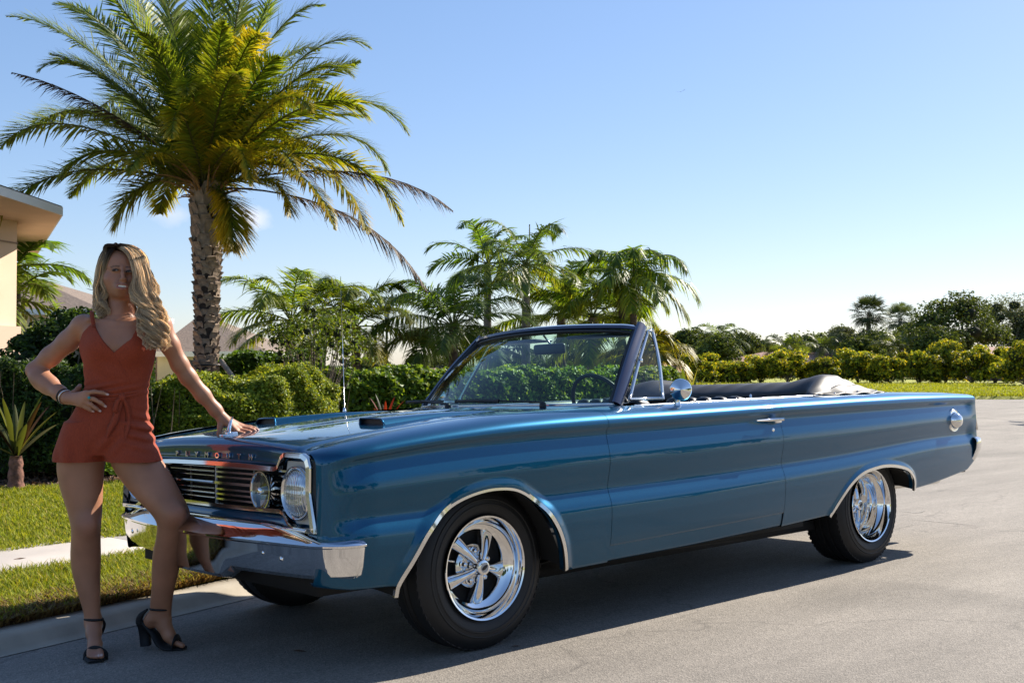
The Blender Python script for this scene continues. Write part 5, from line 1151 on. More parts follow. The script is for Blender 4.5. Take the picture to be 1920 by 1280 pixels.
p = np.stack([x, y, .036+.010*sm(t, .0, .1)], 1)
blades('grass', p[rng.uniform(-1.6, 1, n) < clump+.9], .062, .0065, GP, [.36, .30, .24, .10], .75)
dead = (rng.uniform(0, 1, 26000), rng.uniform(-3, 3.2, 26000)); xd = dead[1]; ykd = np.interp(xd, kerb_off(.235)[:, 0], kerb_off(.235)[:, 1]); pd = np.stack([xd, ykd-.015+.34*dead[0]**2.2, 0.045+.012*(dead[0] > .4)], 1)
blades('dry_grass', pd, .045, .009, [(.22, .13, .05), (.14, .08, .035), (.30, .22, .09)], None, 1.1)
n = 150000; x = rng.uniform(-3.5, 6.0, n); ya = A0[1]+nr[1]*wd+(x-A0[0])*dr[1]/dr[0]-.1
me_ = np.array(mulch_edge); ym = np.interp(x, me_[:, 0], me_[:, 1]); t = rng.uniform(0, 1, n)**1.25; y = ya+(ym-ya)*t
keep = (ym > ya)
blades('grass', np.stack([x, y], 1)[keep], .05, .0075, GP, [.40, .28, .26, .06], .7)
# mulch chips
n = 9000; x = rng.uniform(-3.5, 8.5, n); ym = np.interp(x, me_[:, 0], me_[:, 1]); y = ym+rng.uniform(-.06, 1.9, n)
P = np.stack([x, y, .064+rng.uniform(0, .02, n)], 1); v, F, c = leaves(P, np.array([0, 0, 1.0])+rng.normal(size=(n, 3))*.45, rng.uniform(.03, .075, n), lcol(n, [(.10, .055, .035), (.05, .03, .02), (.19, .12, .08)], None, .4), .45)
tag(obj('bark_chips', v, F, LEAFD, smooth=False, col=c), kind='stuff')
# loose dead leaves on the asphalt and the pavement
def dead_leaf(p, s, rz, label):
    V = np.array([(-1, 0, 0), (-.4, .32, .10), (.3, .28, .14), (1, 0, .05), (.3, -.28, .16), (-.4, -.30, .08), (0, 0, .02)])*s; c, q = math.cos(rz), math.sin(rz)
    V = np.stack([V[:, 0]*c-V[:, 1]*q, V[:, 0]*q+V[:, 1]*c, V[:, 2]], 1)
    o = obj('dead_leaf', V, [(0, 1, 6), (1, 2, 6), (2, 3, 6), (3, 4, 6), (4, 5, 6), (5, 0, 6)], mat('dry_leaf', (.10, .055, .03), .7)); o.location = p; tag(o, label, 'leaf')
q = hit(36, 1048, .074); dead_leaf((q[0], q[1], .074), .045, .3, 'brown curled leaf lying on the pale concrete sidewalk')
q = hit(562, 1222, 0); q = hit(562, 1222, float(road_z(q[0], q[1]))); dead_leaf((q[0], q[1], q[2]+.003), .035, 2.2, 'dark dead leaf on the shaded asphalt below the front bumper')
q = hit(968, 1212, .03); q = hit(968, 1212, float(road_z(q[0], q[1]))); dead_leaf((q[0], q[1], q[2]+.003), .022, 2.9, 'small dark leaf scrap on sunlit asphalt beside the front tyre')
# ---------------------------------------------------------------- hedges and bushes
def hedge(name, path, w, h, nleaf, ls, pal, wts, label, cat='hedge', lumps=.10, z0=.05, seed=1, asp=.6, twigs=60, group=None, m=None):
    """clipped hedge along a path of (x,y) points"""
    r = np.random.default_rng(seed); P = np.asarray(path, float); seg = np.linalg.norm(np.diff(P, axis=0), axis=1); cum = np.concatenate([[0], np.cumsum(seg)]); L = cum[-1]
    root = empty(name, (P[0][0], P[0][1], z0), label=label, cat=cat, group=group)
    def frame(s):
        x = np.interp(s, cum, P[:, 0]); y = np.interp(s, cum, P[:, 1]); e = .05; dx = np.interp(s+e, cum, P[:, 0])-np.interp(s-e, cum, P[:, 0]); dy = np.interp(s+e, cum, P[:, 1])-np.interp(s-e, cum, P[:, 1]); l = np.hypot(dx, dy)+1e-9
        return x, y, -dy/l, dx/l
    s = r.uniform(-.0, L, nleaf); th = r.uniform(-.16, math.pi+.16, nleaf)      # section angle round the rounded box
    cx, cz = np.cos(th), np.sin(th); pw = .42; bx = np.sign(cx)*np.abs(cx)**pw; bz = np.abs(cz)**pw*np.sign(cz)
    lump = lumps*(np.sin(s*5.1+th*3)+np.sin(s*11.7-th*5+1.3)*.6+np.sin(s*2.3+2+th)*.8)
    end = np.minimum(1, np.minimum(s, L-s)/(w*.5)); endk = np.sqrt(np.clip(1-(1-end)**2, .05, 1))
    k = 1-r.exponential(.085, nleaf).clip(0, .6)+.03*r.normal(size=nleaf)
    off = bx*w*.5*k*endk+lump*bx*.8; zz = .04+(h-.04)*np.clip(bz*k*.5+.5, 0, 1.2)*1.0 if False else np.where(bz > 0, h*.42+(h*.58)*bz*k*(.86+.14*endk)+lump*.7, h*.42*(1+bz*1.3))
    low_ = r.uniform(0, 1, nleaf) < .30; zz = np.where(low_, r.uniform(.08, .6, nleaf)*h, zz); off = np.where(low_, np.sign(cx)*w*.5*k*endk*(.80+.2*sm(zz, 0, .4*h)), off)
    x, y, nx_, ny_ = frame(s); Pp = np.stack([x+nx_*off, y+ny_*off, z0+zz], 1)
    gap = np.sin(s*7.3+zz*9+1)*np.sin(s*3.1-zz*12)*np.sin(s*13+off*6); kill = (gap > .45) & (r.uniform(size=nleaf) < .8); Pp[kill] -= np.stack([nx_*bx*.16, ny_*bx*.16, bz*.12], 1)[kill]
    Nn = np.stack([nx_*bx, ny_*bx, np.where(low_, .3, bz+.25)], 1)+r.normal(size=(nleaf, 3))*.75
    pal = np.asarray(pal, float); ci = r.choice(len(pal), nleaf, p=wts); cc = pal[ci]*(1+.22*r.normal(size=(nleaf, 1))).clip(.5, 1.6)
    v, F, c = leaves(Pp-[P[0][0], P[0][1], z0], Nn, ls*r.uniform(.6, 1.3, nleaf), cc, asp)
    tag(obj('foliage', v, F, m or LEAF, root, smooth=False, col=c), kind='stuff')
    # dark core against see-through, shade of the inside put into its colour
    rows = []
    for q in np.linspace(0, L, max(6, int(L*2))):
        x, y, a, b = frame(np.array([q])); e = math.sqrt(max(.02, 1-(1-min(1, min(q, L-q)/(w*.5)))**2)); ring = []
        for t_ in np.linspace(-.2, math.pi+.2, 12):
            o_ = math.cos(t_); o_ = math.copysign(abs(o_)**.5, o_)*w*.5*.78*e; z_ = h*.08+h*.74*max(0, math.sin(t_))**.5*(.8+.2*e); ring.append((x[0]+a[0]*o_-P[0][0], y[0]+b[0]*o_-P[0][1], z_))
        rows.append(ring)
    obj('hedge_core', *grid(np.array(rows)), CORE, root)
    gs = []
    for i in range(twigs):
        q = r.uniform(0, L); x, y, a, b = frame(np.array([q])); o_ = r.uniform(-.45, .45)*w
        gs.append(tube([(x[0]+a[0]*o_*.5-P[0][0], y[0]+b[0]*o_*.5-P[0][1], 0), (x[0]+a[0]*o_-P[0][0], y[0]+b[0]*o_-P[0][1], h*.45), (x[0]+a[0]*o_*1.1-P[0][0]+r.uniform(-.1, .1), y[0]+b[0]*o_*1.1-P[0][1], h*r.uniform(.8, .98))], [.008, .006, .003], 5, up=(1, 0, 0)))
    if gs: tag(obj('stems', *join(*gs), TWIG, root), kind='stuff')
    return root
def bush(name, p, rx, ry, h, n, ls, pal, wts, label, cat='bush', clumps=14, stem=0.0, group=None, seed=3, asp=.6, m=None, core=.55, sparse=0, nbr=5, tr=.05, bark=None, flat=.75):
    """free-growing bush or tree: leaf clumps on forking limbs; stem is the bare height"""
    r = np.random.default_rng(seed); root = empty(name, tuple(p), label=label, cat=cat, group=group)
    cen = []
    for i in range(clumps):
        d = r.normal(size=3); d /= np.linalg.norm(d); d[2] = abs(d[2])*1.25-.35 if stem > 0 else abs(d[2])*1.1-.15; k = r.uniform(.35, 1)**.5
        cen.append([d[0]*rx*k*.8, d[1]*ry*k*.8, stem+(h-stem)*(.48+.46*d[2]*k)] if stem > 0 or cat == 'plant' else [d[0]*rx*k*.85, d[1]*ry*k*.85, h*(.20+.62*r.uniform())])
    cen = np.array(cen); cr = r.uniform(.22, .42, clumps)*(rx+ry)/2*(1.9 if clumps < 10 else 1.25)*(14/max(clumps, 10))**.25
    pick = r.integers(0, clumps, n); d = unit(r.normal(size=(n, 3))); d[:, 2] = np.where(r.uniform(size=n) < .72, np.abs(d[:, 2]), d[:, 2]); rad = cr[pick]*(1-r.exponential(.16, n).clip(0, .9)*(1+sparse))*(1+.10*np.sin(d[:, 0]*7+pick)+.12*np.sin(d[:, 1]*9+pick*2))
    P = cen[pick]+d*rad[:, None]*[1, 1, flat]; ok = P[:, 2] > .03
    pal = np.asarray(pal, float); ck = r.normal(size=clumps)*.16; ci = r.choice(len(pal), n, p=wts); cc = pal[ci]*(1+.2*r.normal(size=(n, 1))+ck[pick][:, None]).clip(.45, 1.7)
    v, F, c = leaves(P[ok], d[ok]*.9+r.normal(size=(ok.sum(), 3))*.7+[0, 0, .3], ls*r.uniform(.6, 1.3, ok.sum()), cc[ok], asp)
    tag(obj('crown', v, F, m or LEAF, root, smooth=False, col=c), kind='stuff')
    gs = []; tw = max(tr, .02)
    for i in range(clumps if nbr else 0):
        c = cen[i]; q = c*[.25, .25, 0]+[0, 0, max(stem*.8, c[2]*.35)]
        gs.append(tube(crom([(r.normal()*tw*.6, r.normal()*tw*.6, 0), q+r.normal(size=3)*[.3, .3, .1]*tw, q*.4+c*.6+r.normal(size=3)*.05*rx, c+[0, 0, cr[i]*.3]], 9), np.linspace(tw*(.7 if stem > 0 else .45), tw*.12, 9), 6, up=(1, 0, 0)))
    if gs: obj('trunk' if stem > 0 else 'stems', *join(*gs), bark or BARK, root)
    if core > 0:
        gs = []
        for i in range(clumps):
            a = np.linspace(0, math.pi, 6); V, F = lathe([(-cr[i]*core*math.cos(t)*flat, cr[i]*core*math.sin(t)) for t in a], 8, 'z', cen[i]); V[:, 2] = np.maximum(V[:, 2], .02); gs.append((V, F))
        tag(obj('clump_cores', *join(*gs), CORE, root), kind='stuff')  # dark balls inside the clumps, inner shade put into their colour
    return root
G_L = [(.20, .27, .025), (.27, .34, .03), (.11, .165, .018), (.40, .42, .05)]; W_L = [.38, .30, .2, .12]
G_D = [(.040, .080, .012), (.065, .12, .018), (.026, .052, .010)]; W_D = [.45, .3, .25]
G_Y = [(.30, .35, .025), (.20, .25, .024), (.085, .12, .018), (.62, .52, .035)]; W_Y = [.32, .28, .24, .16]
xy = lambda u, D: hpos(u, D)[:2]
hedge('hedge', [xy(-60, 10.9), xy(60, 11.1), xy(190, 11.35), xy(285, 11.6)], 1.3, 1.16, 42000, .045, G_D, W_D, 'dark hedge behind the woman and the young sword-leaved plant', seed=5, twigs=90, lumps=.11)
hedge('hedge', [xy(262, 11.7), xy(400, 12.3), xy(520, 12.9), xy(612, 13.4)], 1.35, 1.0, 95000, .040, G_L, W_L, 'bright green rounded hedge below the big date palm, above the far fender', seed=6, twigs=90, lumps=.085)
hedge('hedge', [xy(560, 16.8), xy(700, 17.6), xy(900, 19.0), xy(1100, 20.6), xy(1262, 22.2)], 1.25, 1.04, 60000, .085, [(.11, .20, .018), (.17, .27, .026), (.06, .11, .014), (.24, .31, .035)], W_L, 'long clipped hedge of glossy round leaves seen through the windscreen', seed=7, asp=.72, lumps=.05, twigs=80)
hedge('hedge', [xy(405, 15.8), xy(500, 16.6), xy(600, 17.4)], .9, 1.30, 14000, .08, [(.05, .11, .014), (.08, .15, .02)], None, 'low hedge of round leaves between the date palm and the leafy shrub', seed=8, asp=.72, lumps=.06, twigs=20)
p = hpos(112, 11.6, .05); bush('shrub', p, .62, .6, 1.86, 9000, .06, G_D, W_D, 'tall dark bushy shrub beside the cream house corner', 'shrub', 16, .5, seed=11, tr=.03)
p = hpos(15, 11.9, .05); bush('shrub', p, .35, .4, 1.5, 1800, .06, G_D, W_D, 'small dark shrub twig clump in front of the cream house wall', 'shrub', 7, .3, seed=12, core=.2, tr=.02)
p = hpos(590, 15.2, .05); bush('shrub', p, .92, .85, 2.10, 2700, .058, [(.09, .15, .018), (.14, .21, .025), (.06, .10, .014), (.20, .25, .035)], [.38, .30, .2, .12], 'loose leafy shrub with thin bare stems beside the car aerial', 'shrub', 34, .55, seed=13, core=.16, sparse=1.6, tr=.022, bark=TWIG, flat=.9)
# ---------------------------------------------------------------- palms
def frond(P0, P1, P2, n=70, L0=.45, w=.022, ang=(70, 28), droop=.25, vee=.35, pal=((.05, .11, .015),), tipc=None, rach=(.16, .15, .05), twist=0, ragged=.12, planes=.35, bare=.12, P3=None, r0=.018, seed=0, fold=0, sink=0.0):
    """one feather leaf along a bezier; returns V,F,col of rachis and leaflets"""
    r = np.random.default_rng(seed); pts = bez([P0, P1, P2] if P3 is None else [P0, P1, P2, P3], 40); L = np.concatenate([[0], np.cumsum(np.linalg.norm(np.diff(pts, axis=0), axis=1))]); L /= L[-1]
    T = unit(np.gradient(pts, axis=0)); up = np.array([0, 0, 1.0]); S = unit(np.cross(T, up)+1e-6); S[np.abs(T[:, 2]) > .985] = S[np.argmin(np.abs(T[:, 2]))]
    Nn = np.cross(S, T); c_, s_ = math.cos(twist), math.sin(twist); S, Nn = S*c_+Nn*s_, Nn*c_-S*s_
    V, F = tube(pts[::3], np.linspace(r0, r0*.15, len(pts[::3])), 5); F = [f for f in F]; tri = []
    for f in F:
        for k in range(1, len(f)-1): tri.append((f[0], f[k], f[k+1]))
    tri = np.array(tri); col = np.tile(np.array(rach), (len(V), 1))
    t = np.repeat(np.linspace(bare, .995, n), 2)+r.normal(size=2*n)*.004; t = t.clip(bare, 1); sd = np.tile([1.0, -1.0], n)
    I = lambda A: np.stack([np.interp(t, L, A[:, k]) for k in range(3)], 1)
    B, Tt, Ss, Nm = I(pts), unit(I(T)), unit(I(S)), unit(I(Nn)); q = (t-bare)/(1-bare)
    a = np.radians(ang[0]+(ang[1]-ang[0])*q**.8)+r.normal(size=2*n)*.07
    lift = vee+planes*r.normal(size=2*n)*.5
    d = unit(Tt*np.cos(a)[:, None]+(Ss*sd[:, None]*np.cos(lift)[:, None]+Nm*np.sin(lift)[:, None])*np.sin(a)[:, None])
    ln = L0*(np.sin(np.pi*np.clip(q*.86+.14, 0, 1))**.55)*(1+ragged*r.normal(size=2*n)).clip(.4, 1.5); ln = ln*np.where(q > .93, .75, 1)
    g = np.array([0, 0, -1.0]); ln = ln[:, None]; dr_ = droop*ln*(1+.3*r.normal(size=(2*n, 1)))
    wv = unit(np.cross(d, Nm+sd[:, None]*Ss*.3))*w*r.uniform(.8, 1.2, (2*n, 1))
    M = B+d*ln*.5+g*dr_*.25; E = B+d*ln*(1-.10*droop)+g*dr_
    v = np.stack([B-wv*.30, B+wv*.30, M+wv*.5, M-wv*.5, E], 1).reshape(-1, 3); i = np.arange(2*n)*5+len(V)
    F2 = np.concatenate([np.stack([i, i+1, i+2], 1), np.stack([i, i+2, i+3], 1), np.stack([i+3, i+2, i+4], 1)])
    pal = np.asarray(pal, float); c0 = pal[r.integers(0, len(pal), 2*n)]*(1+.18*r.normal(size=(2*n, 1))).clip(.5, 1.6)
    c = np.repeat(c0[:, None, :], 5, 1)
    if tipc is not None:
        tp = np.asarray(tipc[0], float); k = tipc[1]; kk = (k*(.35+.9*r.uniform(size=(2*n)))).clip(0, 1)[:, None]
        c[:, 4] = c0*(1-kk)+tp*kk; kk2 = kk*.55; c[:, 2] = c0*(1-kk2)+tp*kk2; c[:, 3] = c[:, 2]
    return np.concatenate([V, v]), np.concatenate([tri, F2]), np.concatenate([col, c.reshape(-1, 3)])
# --- the big date palm
DP = 15.0; base = hpos(386, DP, .05); topz = hz(345, DP)
PALMROOT = empty('date_palm', tuple(base), label='big date palm with rough boot-covered trunk and yellowing lower fronds', cat='palm tree')
bp = np.array(base); BOOT = mat('leaf_boot', (.30, .22, .155), .9, var=.45, vscale=18, bump=.9, bscale=50); TRK = mat('palm_trunk', (.035, .022, .015), .95, var=.5, vscale=16, bump=1, bscale=30)
def prad(z): return .165+.045*sm(z, 1.7, 3.0)-.02*sm(z, .2, .9)+.05*(1-sm(z, .0, .25))
zz = np.linspace(0, topz-.05-.02, 40); tx = .05*np.sin(zz*.9); V, F = lathe([(z, float(prad(z))) for z in zz], 24, 'z'); V = V.reshape(40, 24, 3); V[:, :, 0] += tx[:, None]*.2
obj('trunk', V.reshape(-1, 3), F, TRK, PALMROOT)
bv = np.array([(-.055, .0, -.03), (.055, .0, -.03), (.066, .028, .03), (-.066, .028, .03), (.050, .056, .068), (-.050, .056, .068), (.038, .026, .080), (-.038, .026, .080), (.040, -.01, .06), (-.040, -.01, .06)])
bf = [(0, 1, 2, 3), (3, 2, 4, 5), (5, 4, 6, 7), (7, 6, 8, 9), (1, 8, 6, 4, 2), (0, 3, 5, 7, 9)]
bme = [mesh('leaf_base', bv*[1+.12*k, 1-.1*k, 1], bf, BOOT, smooth=False) for k in (-1, 0, 1)]
k = 0; z = .10; row = 0
while z < topz-.12 and k < 292:
    nb = 9
    for i in range(nb):
        a = 2*math.pi*(i+(row % 2)*.5)/nb+row*.11+random.uniform(-.06, .06); r_ = float(prad(z))-.012
        o = link(bpy.data.objects.new('leaf_base', bme[random.randrange(3)]), PALMROOT); zz_ = z+random.uniform(-.04, .04)+.05*math.sin(a*2+z*3)
        o.location = (r_*math.cos(a)+.01*math.sin(z*.9), r_*math.sin(a), zz_); s = random.uniform(.85, 1.15)*(1+.25*float(sm(z, 2.2, 3.2))); hs_ = 1+.9*float(sm(z, 2.3, 3.3))+random.uniform(-.1, .2)
        o.scale = (s*.98, s*random.uniform(.75, 1.2), s*hs_); o.rotation_euler = (random.uniform(-.02, .22), random.uniform(-.12, .12), a-math.pi/2); k += 1
    z += .112*(1+.25*float(sm(z, 2.3, 3.3))); row += 1
crown = np.array([.01*math.sin(topz*.9), 0, topz-.05]); GD = [(.13, .195, .020), (.075, .135, .015), (.18, .245, .025), (.24, .28, .03)]; YT = (.58, .38, .02); BR = (.22, .12, .055)
fr = [  # tip px, control px, depth of tip and control relative to the trunk, yellow, brown
 ((10, 30), (190, 40), .2, .2, .05, 0), ((100, 8), (250, 15), .9, .5, .05, 0), ((70, 135), (190, 50), -.4, -.2, .1, 0), ((0, 278), (110, 160), .3, .2, .15, 0), ((-30, 440), (90, 250), -.5, -.3, .35, 0),
 ((130, 372), (225, 240), .8, .6, .1, 0), ((212, 432), (250, 305), -.2, .1, .45, 0), ((433, 468), (450, 350), -.3, -.2, .9, 0), ((295, -90), (330, 90), .2, .1, .05, 0), ((160, -60), (300, 60), -.5, -.2, .05, 0),
 ((400, -120), (400, 80), .5, .3, .05, 0), ((470, -100), (430, 80), -.6, -.3, .05, 0), ((610, 10), (480, 0), .3, .1, .05, 0), ((697, 92), (560, 10), .5, .3, .15, 0), ((665, 145), (555, 60), -.5, -.3, .2, 0),
 ((768, 255), (650, 90), .3, .1, .15, 0), ((732, 330), (650, 170), 1.0, .6, .2, 0), ((757, 425), (670, 210), -.4, -.2, .55, 0), ((690, 438), (620, 230), -1.0, -.5, .8, 0), ((545, 405), (540, 300), -.4, -.3, .6, 0),
 ((630, 432), (560, 250), -1.4, -.8, .85, 0), ((500, 78), (450, 20), -1.6, -.6, .85, 0), ((585, 212), (520, 110), -1.7, -.8, .8, 0), ((322, 262), (330, 120), -1.8, -.9, .75, 0), ((470, 350), (450, 200), -1.7, -1.1, .95, 0),
 ((530, -40), (480, 30), 1.2, .6, .05, 0), ((230, -40), (310, 60), 1.2, .5, .05, 0), ((600, 95), (520, 60), 1.5, .8, .1, 0), ((180, 210), (260, 130), 1.5, .8, .1, 0), ((260, 60), (320, 90), -1.4, -.5, .15, 0),
 ((420, 40), (400, 100), -1.6, -.6, .2, 0), ((560, 300), (520, 180), 1.6, .9, .3, 0), ((350, 20), (370, 100), 1.5, .7, .1, 0), ((640, 350), (590, 200), .9, .5, .5, 0), ((110, 340), (200, 220), -1.2, -.6, .3, 0),
 ((300, 400), (310, 310), 1.1, .7, .5, 0), ((240, 330), (290, 230), -1.6, -.9, .5, 0), ((560, 330), (500, 210), -1.9, -1.1, .7, 0), ((60, 240), (180, 150), .9, .5, .1, 0), ((690, 220), (590, 120), -.9, -.4, .35, 0), ((350, 180), (350, 90), -1.9, -1, .3, 0), ((455, 150), (420, 90), -1.9, -.9, .5, 0)]
px = lambda u, v, dd: at(u, v, DP+dd)-bp
for k in range(16):
    a = R_(10+k*22.5); L_px = 300+60*math.sin(k*2.3); tu, tv = 385+L_px*math.cos(a)*1.0, 300-L_px*math.sin(a)*.78-40; dd = 1.1*math.sin(k*1.9+.5)
    if math.sin(a) < -.1: continue
    fr.append(((tu, tv), ((385+tu)/2-0*a, (320+tv)/2-70), dd, dd*.6, .08 if math.sin(a) > -.2 else .4, 0))
for i, (tp, ct, dt, dc, yl, brn) in enumerate(fr):
    a0 = rng.uniform(0, 6.28); st = crown+np.array([.08*math.cos(a0), .08*math.sin(a0), rng.uniform(-.1, .14)])
    P3 = px(tp[0], tp[1], dt); P2 = px(ct[0]*.62+tp[0]*.38, ct[1]*.72+tp[1]*.28-10, dc*.5+dt*.5); P1 = st*.45+px(ct[0], ct[1], dc)*.55
    v, F, c = frond(st, P1, P2, n=190, L0=(.56 if tp[1] < 300 else .44)*(.68 if dt < -1.2 else 1), w=.023, ang=(64, 36), droop=.12+.12*yl, vee=.22, pal=GD, tipc=(YT, yl*1.15), planes=.55, P3=P3, twist=rng.uniform(-.4, .4), seed=100+i, bare=.10, r0=.020, ragged=.10)
    obj('frond', v, F, PALM, PALMROOT, smooth=False, col=c)
for i, (tp, ct, dt, dc) in enumerate([((22, 136), (190, 190), -.3, -.2), ((850, 396), (700, 300), -.3, -.2), ((802, 548), (690, 380), -.6, -.3)]):
    st = crown+[0, 0, -.05]; P3 = px(tp[0], tp[1], dt); P1 = st*.5+px(ct[0], ct[1]-40, dc)*.5; P2 = px(ct[0]*.7+tp[0]*.3, ct[1]*.8+tp[1]*.2-20, dc)
    v, F, c = frond(st, P1, P2, n=150, L0=.30, w=.017, ang=(28, 14), droop=.45, vee=-.3, pal=[(.14, .085, .05), (.09, .055, .035), (.20, .14, .09)], rach=(.13, .08, .045), planes=.9, P3=P3, seed=200+i, bare=.30, r0=.016, ragged=.35)
    o = obj('frond', v, F, LEAFD, PALMROOT, smooth=False, col=c); o['label'] = 'dead brown frond hanging on the date palm'
# orange spent stalks and fibres in the heart
gs = []
for i in range(46):
    a = rng.uniform(0, 6.28); st = crown+[.12*math.cos(a), .12*math.sin(a), rng.uniform(-.25, .1)]; e = st+[math.cos(a)*rng.uniform(.25, .65), math.sin(a)*rng.uniform(.25, .65), rng.uniform(.05, .5)]
    gs.append(tube(bez([st, st*.5+e*.5+[0, 0, .1], e], 6), np.linspace(.022, .006, 6), 5))
tag(obj('leaf_stalks', *join(*gs), mat('orange_stalk', (.26, .14, .045), .7, var=.4, vscale=15), PALMROOT), kind='stuff')
vp, vf, vc = leaves(crown+rng.normal(size=(500, 3))*[.07, .07, .16]+[.10, -.16, -.26], rng.normal(size=(500, 3)), .05, lcol(500, [(.10, .19, .02)])); tag(obj('climbing_fern', vp, vf, LEAF, PALMROOT, smooth=False, col=vc), kind='stuff')
# timber prop and strap at the trunk
pr = hpos(425, DP-.5, .05); tp_ = at(414, 676, DP-.25); STK = obj('wooden_stake', *sweep([at(436, 706, DP-.7)*[1, 1, 0]+[0, 0, .05], at(436, 706, DP-.7), tp_], [(-.03, -.02), (-.03, .02), (.03, .02), (.03, -.02)], up=(1, 0, 0)), mat('grey_timber', (.30, .25, .20), .9, var=.3, vscale=20))
tag(STK, 'grey slanting timber prop leaning on the date palm trunk', 'stake')
a = np.linspace(0, 2*math.pi, 24, endpoint=False); zb = hz(684, DP)-.05; obj('trunk_strap', *tube(np.stack([.19*np.cos(a)+.04, .19*np.sin(a), np.full(24, zb)], 1), .012, 6, closed=True), BLK, PALMROOT)
PAL_C = [(.11, .19, .02), (.16, .25, .028), (.065, .125, .016), (.24, .29, .035)]
def palm(name, u, vtop, D, tr, nf, fl, label, seed, trunk=None, droop=.5, spread=(75, -25), w=.05, L0=.55, nl=72, col=PAL_C, yel=.15, shaft=None, z0=.0, group=None, arch=.62, tilt=(0, 0), cat='palm tree', ell=None, vee=.15, stiff=0):
    """feather palm: vtop is the picture row of the crown's heart"""
    r = np.random.default_rng(seed); b = hpos(u, D, z0); H = hz(vtop, D)-z0
    root = empty(name, tuple(b), label=label, cat=cat, group=group); top = np.array([tilt[0], tilt[1], H])
    pts = crom([(0, 0, 0), (tilt[0]*.3, tilt[1]*.3, H*.5), top], 16)
    TM = trunk or BARK
    zz = np.linspace(0, 1, 16); obj('trunk', *tube(pts, tr*(1.25-.35*zz+.04*np.sin(zz*90)), 12, up=(1, 0, 0)), TM, root)
    if shaft: obj('crown_shaft', *tube([top-[0, 0, .1], top+[0, 0, .4*shaft], top+[0, 0, shaft]], [tr*1.0, tr*1.15, tr*.6], 12, up=(1, 0, 0)), mat('green_crown_shaft', (.10, .16, .04), .4), root)
    hd = top+[0, 0, (shaft or 0)]
    for i in range(nf):
        t = (i+.5)/nf; el = R_(spread[0]+(spread[1]-spread[0])*t**.85)+r.normal()*.08; az = i*2.39996+r.normal()*.15+seed
        d = np.array([math.cos(az)*math.cos(el), math.sin(az)*math.cos(el), math.sin(el)]); L = fl*(.75+.3*math.sin(math.pi*min(1, t+.25)))*(1+.08*r.normal())
        hdir = np.array([math.cos(az), math.sin(az), 0]); P1 = hd+d*L*.45; P2 = hd+d*L*.62+hdir*L*.22-[0, 0, arch*L*(.10+.16*t)]; P3 = hd+d*L*.62+hdir*L*.34-[0, 0, arch*L*(.38+.25*t)]
        if stiff: P2 = P2*.4+(hd+d*L*.75)*.6; P3 = P3*(1-stiff)+(hd+d*L)*stiff
        v, F, c = frond(hd, P1, P2, n=int(nl*1.25), L0=L0*(.8+.3*r.uniform()), w=w*.66, ang=(68, 34), droop=droop*.72*(1+.2*r.normal()), vee=vee, pal=col, tipc=((.42, .33, .03), yel*(.4+1.6*t**2)), P3=P3, seed=seed*50+i, bare=.16, r0=.022, planes=.3, twist=r.normal()*.3, rach=(.17, .20, .06))
        obj('frond', v, F, PALM, root, smooth=False, col=c)
    return root
PT = mat('grey_ringed_trunk', (.20, .17, .14), .85, var=.3, vscale=10, bump=.8, bscale=14); PT2 = mat('brown_palm_trunk', (.10, .07, .05), .9, var=.4, vscale=10, bump=.8, bscale=20)
CG = 'palms growing together behind the long hedge'
palm('coconut_palm', 545, 602, 27, .11, 14, 2.8, 'bushy coconut palm with pale yellow-green fronds behind the leafy shrub', 21, PT2, .55, (86, -10), .05, .62, yel=.45)
palm('coconut_palm', 668, 612, 28, .11, 14, 2.6, 'low coconut palm with orange lower fronds beside the street lamp', 22, PT2, .55, (86, -16), .05, .65, yel=.6, col=[(.09, .14, .018), (.12, .18, .02), (.06, .10, .015)])
palm('coconut_palm', 850, 612, 29, .12, 20, 3.0, 'dark coconut palm with brown trunk standing alone left of the palm cluster', 23, PT2, .75, (84, -24), .055, .62, yel=.15, col=[(.045, .09, .014), (.07, .13, .018), (.11, .18, .025)])
palm('feather_palm', 914, 545, 33, .12, 12, 2.5, 'slim palm with grey ringed trunk and torn upright top leaf', 24, PT, .55, (86, -10), .07, .6, shaft=.8, yel=.1, col=[(.10, .18, .02), (.07, .14, .018), (.14, .21, .03)], nl=34)
palm('feather_palm', 986, 550, 31, .12, 15, 2.5, 'grey-trunked palm with arching bright fronds seen through the windscreen', 25, PT, .6, (84, -22), .06, .65, shaft=.8, yel=.35, nl=40, col=[(.09, .16, .02), (.06, .12, .016), (.15, .21, .025)])
palm('coconut_palm', 1052, 590, 36, .15, 16, 3.7, 'tall coconut palm with upright dark fronds rising above the cluster', 26, PT2, .6, (88, -20), .07, .7, yel=.25, arch=.40)
palm('coconut_palm', 1112, 596, 33, .17, 15, 2.6, 'stout-trunked palm with drooping fronds behind the windscreen header', 27, PT, .8, (80, -30), .06, .65, yel=.35)
palm('feather_palm', 1166, 556, 32, .10, 12, 2.0, 'palm of a twin pair with short arched glossy fronds, left trunk', 28, PT2, .85, (82, -20), .075, .6, shaft=.6, yel=.15, nl=34, arch=.95)
palm('feather_palm', 1188, 552, 31.5, .10, 13, 2.1, 'palm of a twin pair with thick arched fronds, right trunk against open sky', 29, PT2, .85, (80, -26), .075, .62, shaft=.5, yel=.2, nl=34, arch=.95)
palm('coconut_palm', 1208, 668, 27, .10, 12, 1.35, 'low palm with orange drooping fronds behind the vent window', 30, PT2, .9, (70, -20), .05, .6, yel=.95, col=[(.12, .15, .02), (.2, .17, .02)])
palm('coconut_palm', 950, 655, 38, .12, 9, 1.8, 'shaded palm filling the gap between the two grey trunks', 31, PT2, .7, (80, -20), .06, .6, yel=.1, col=[(.03, .06, .012), (.05, .09, .016)])  # leaf colours darkened for the shade between the trunks
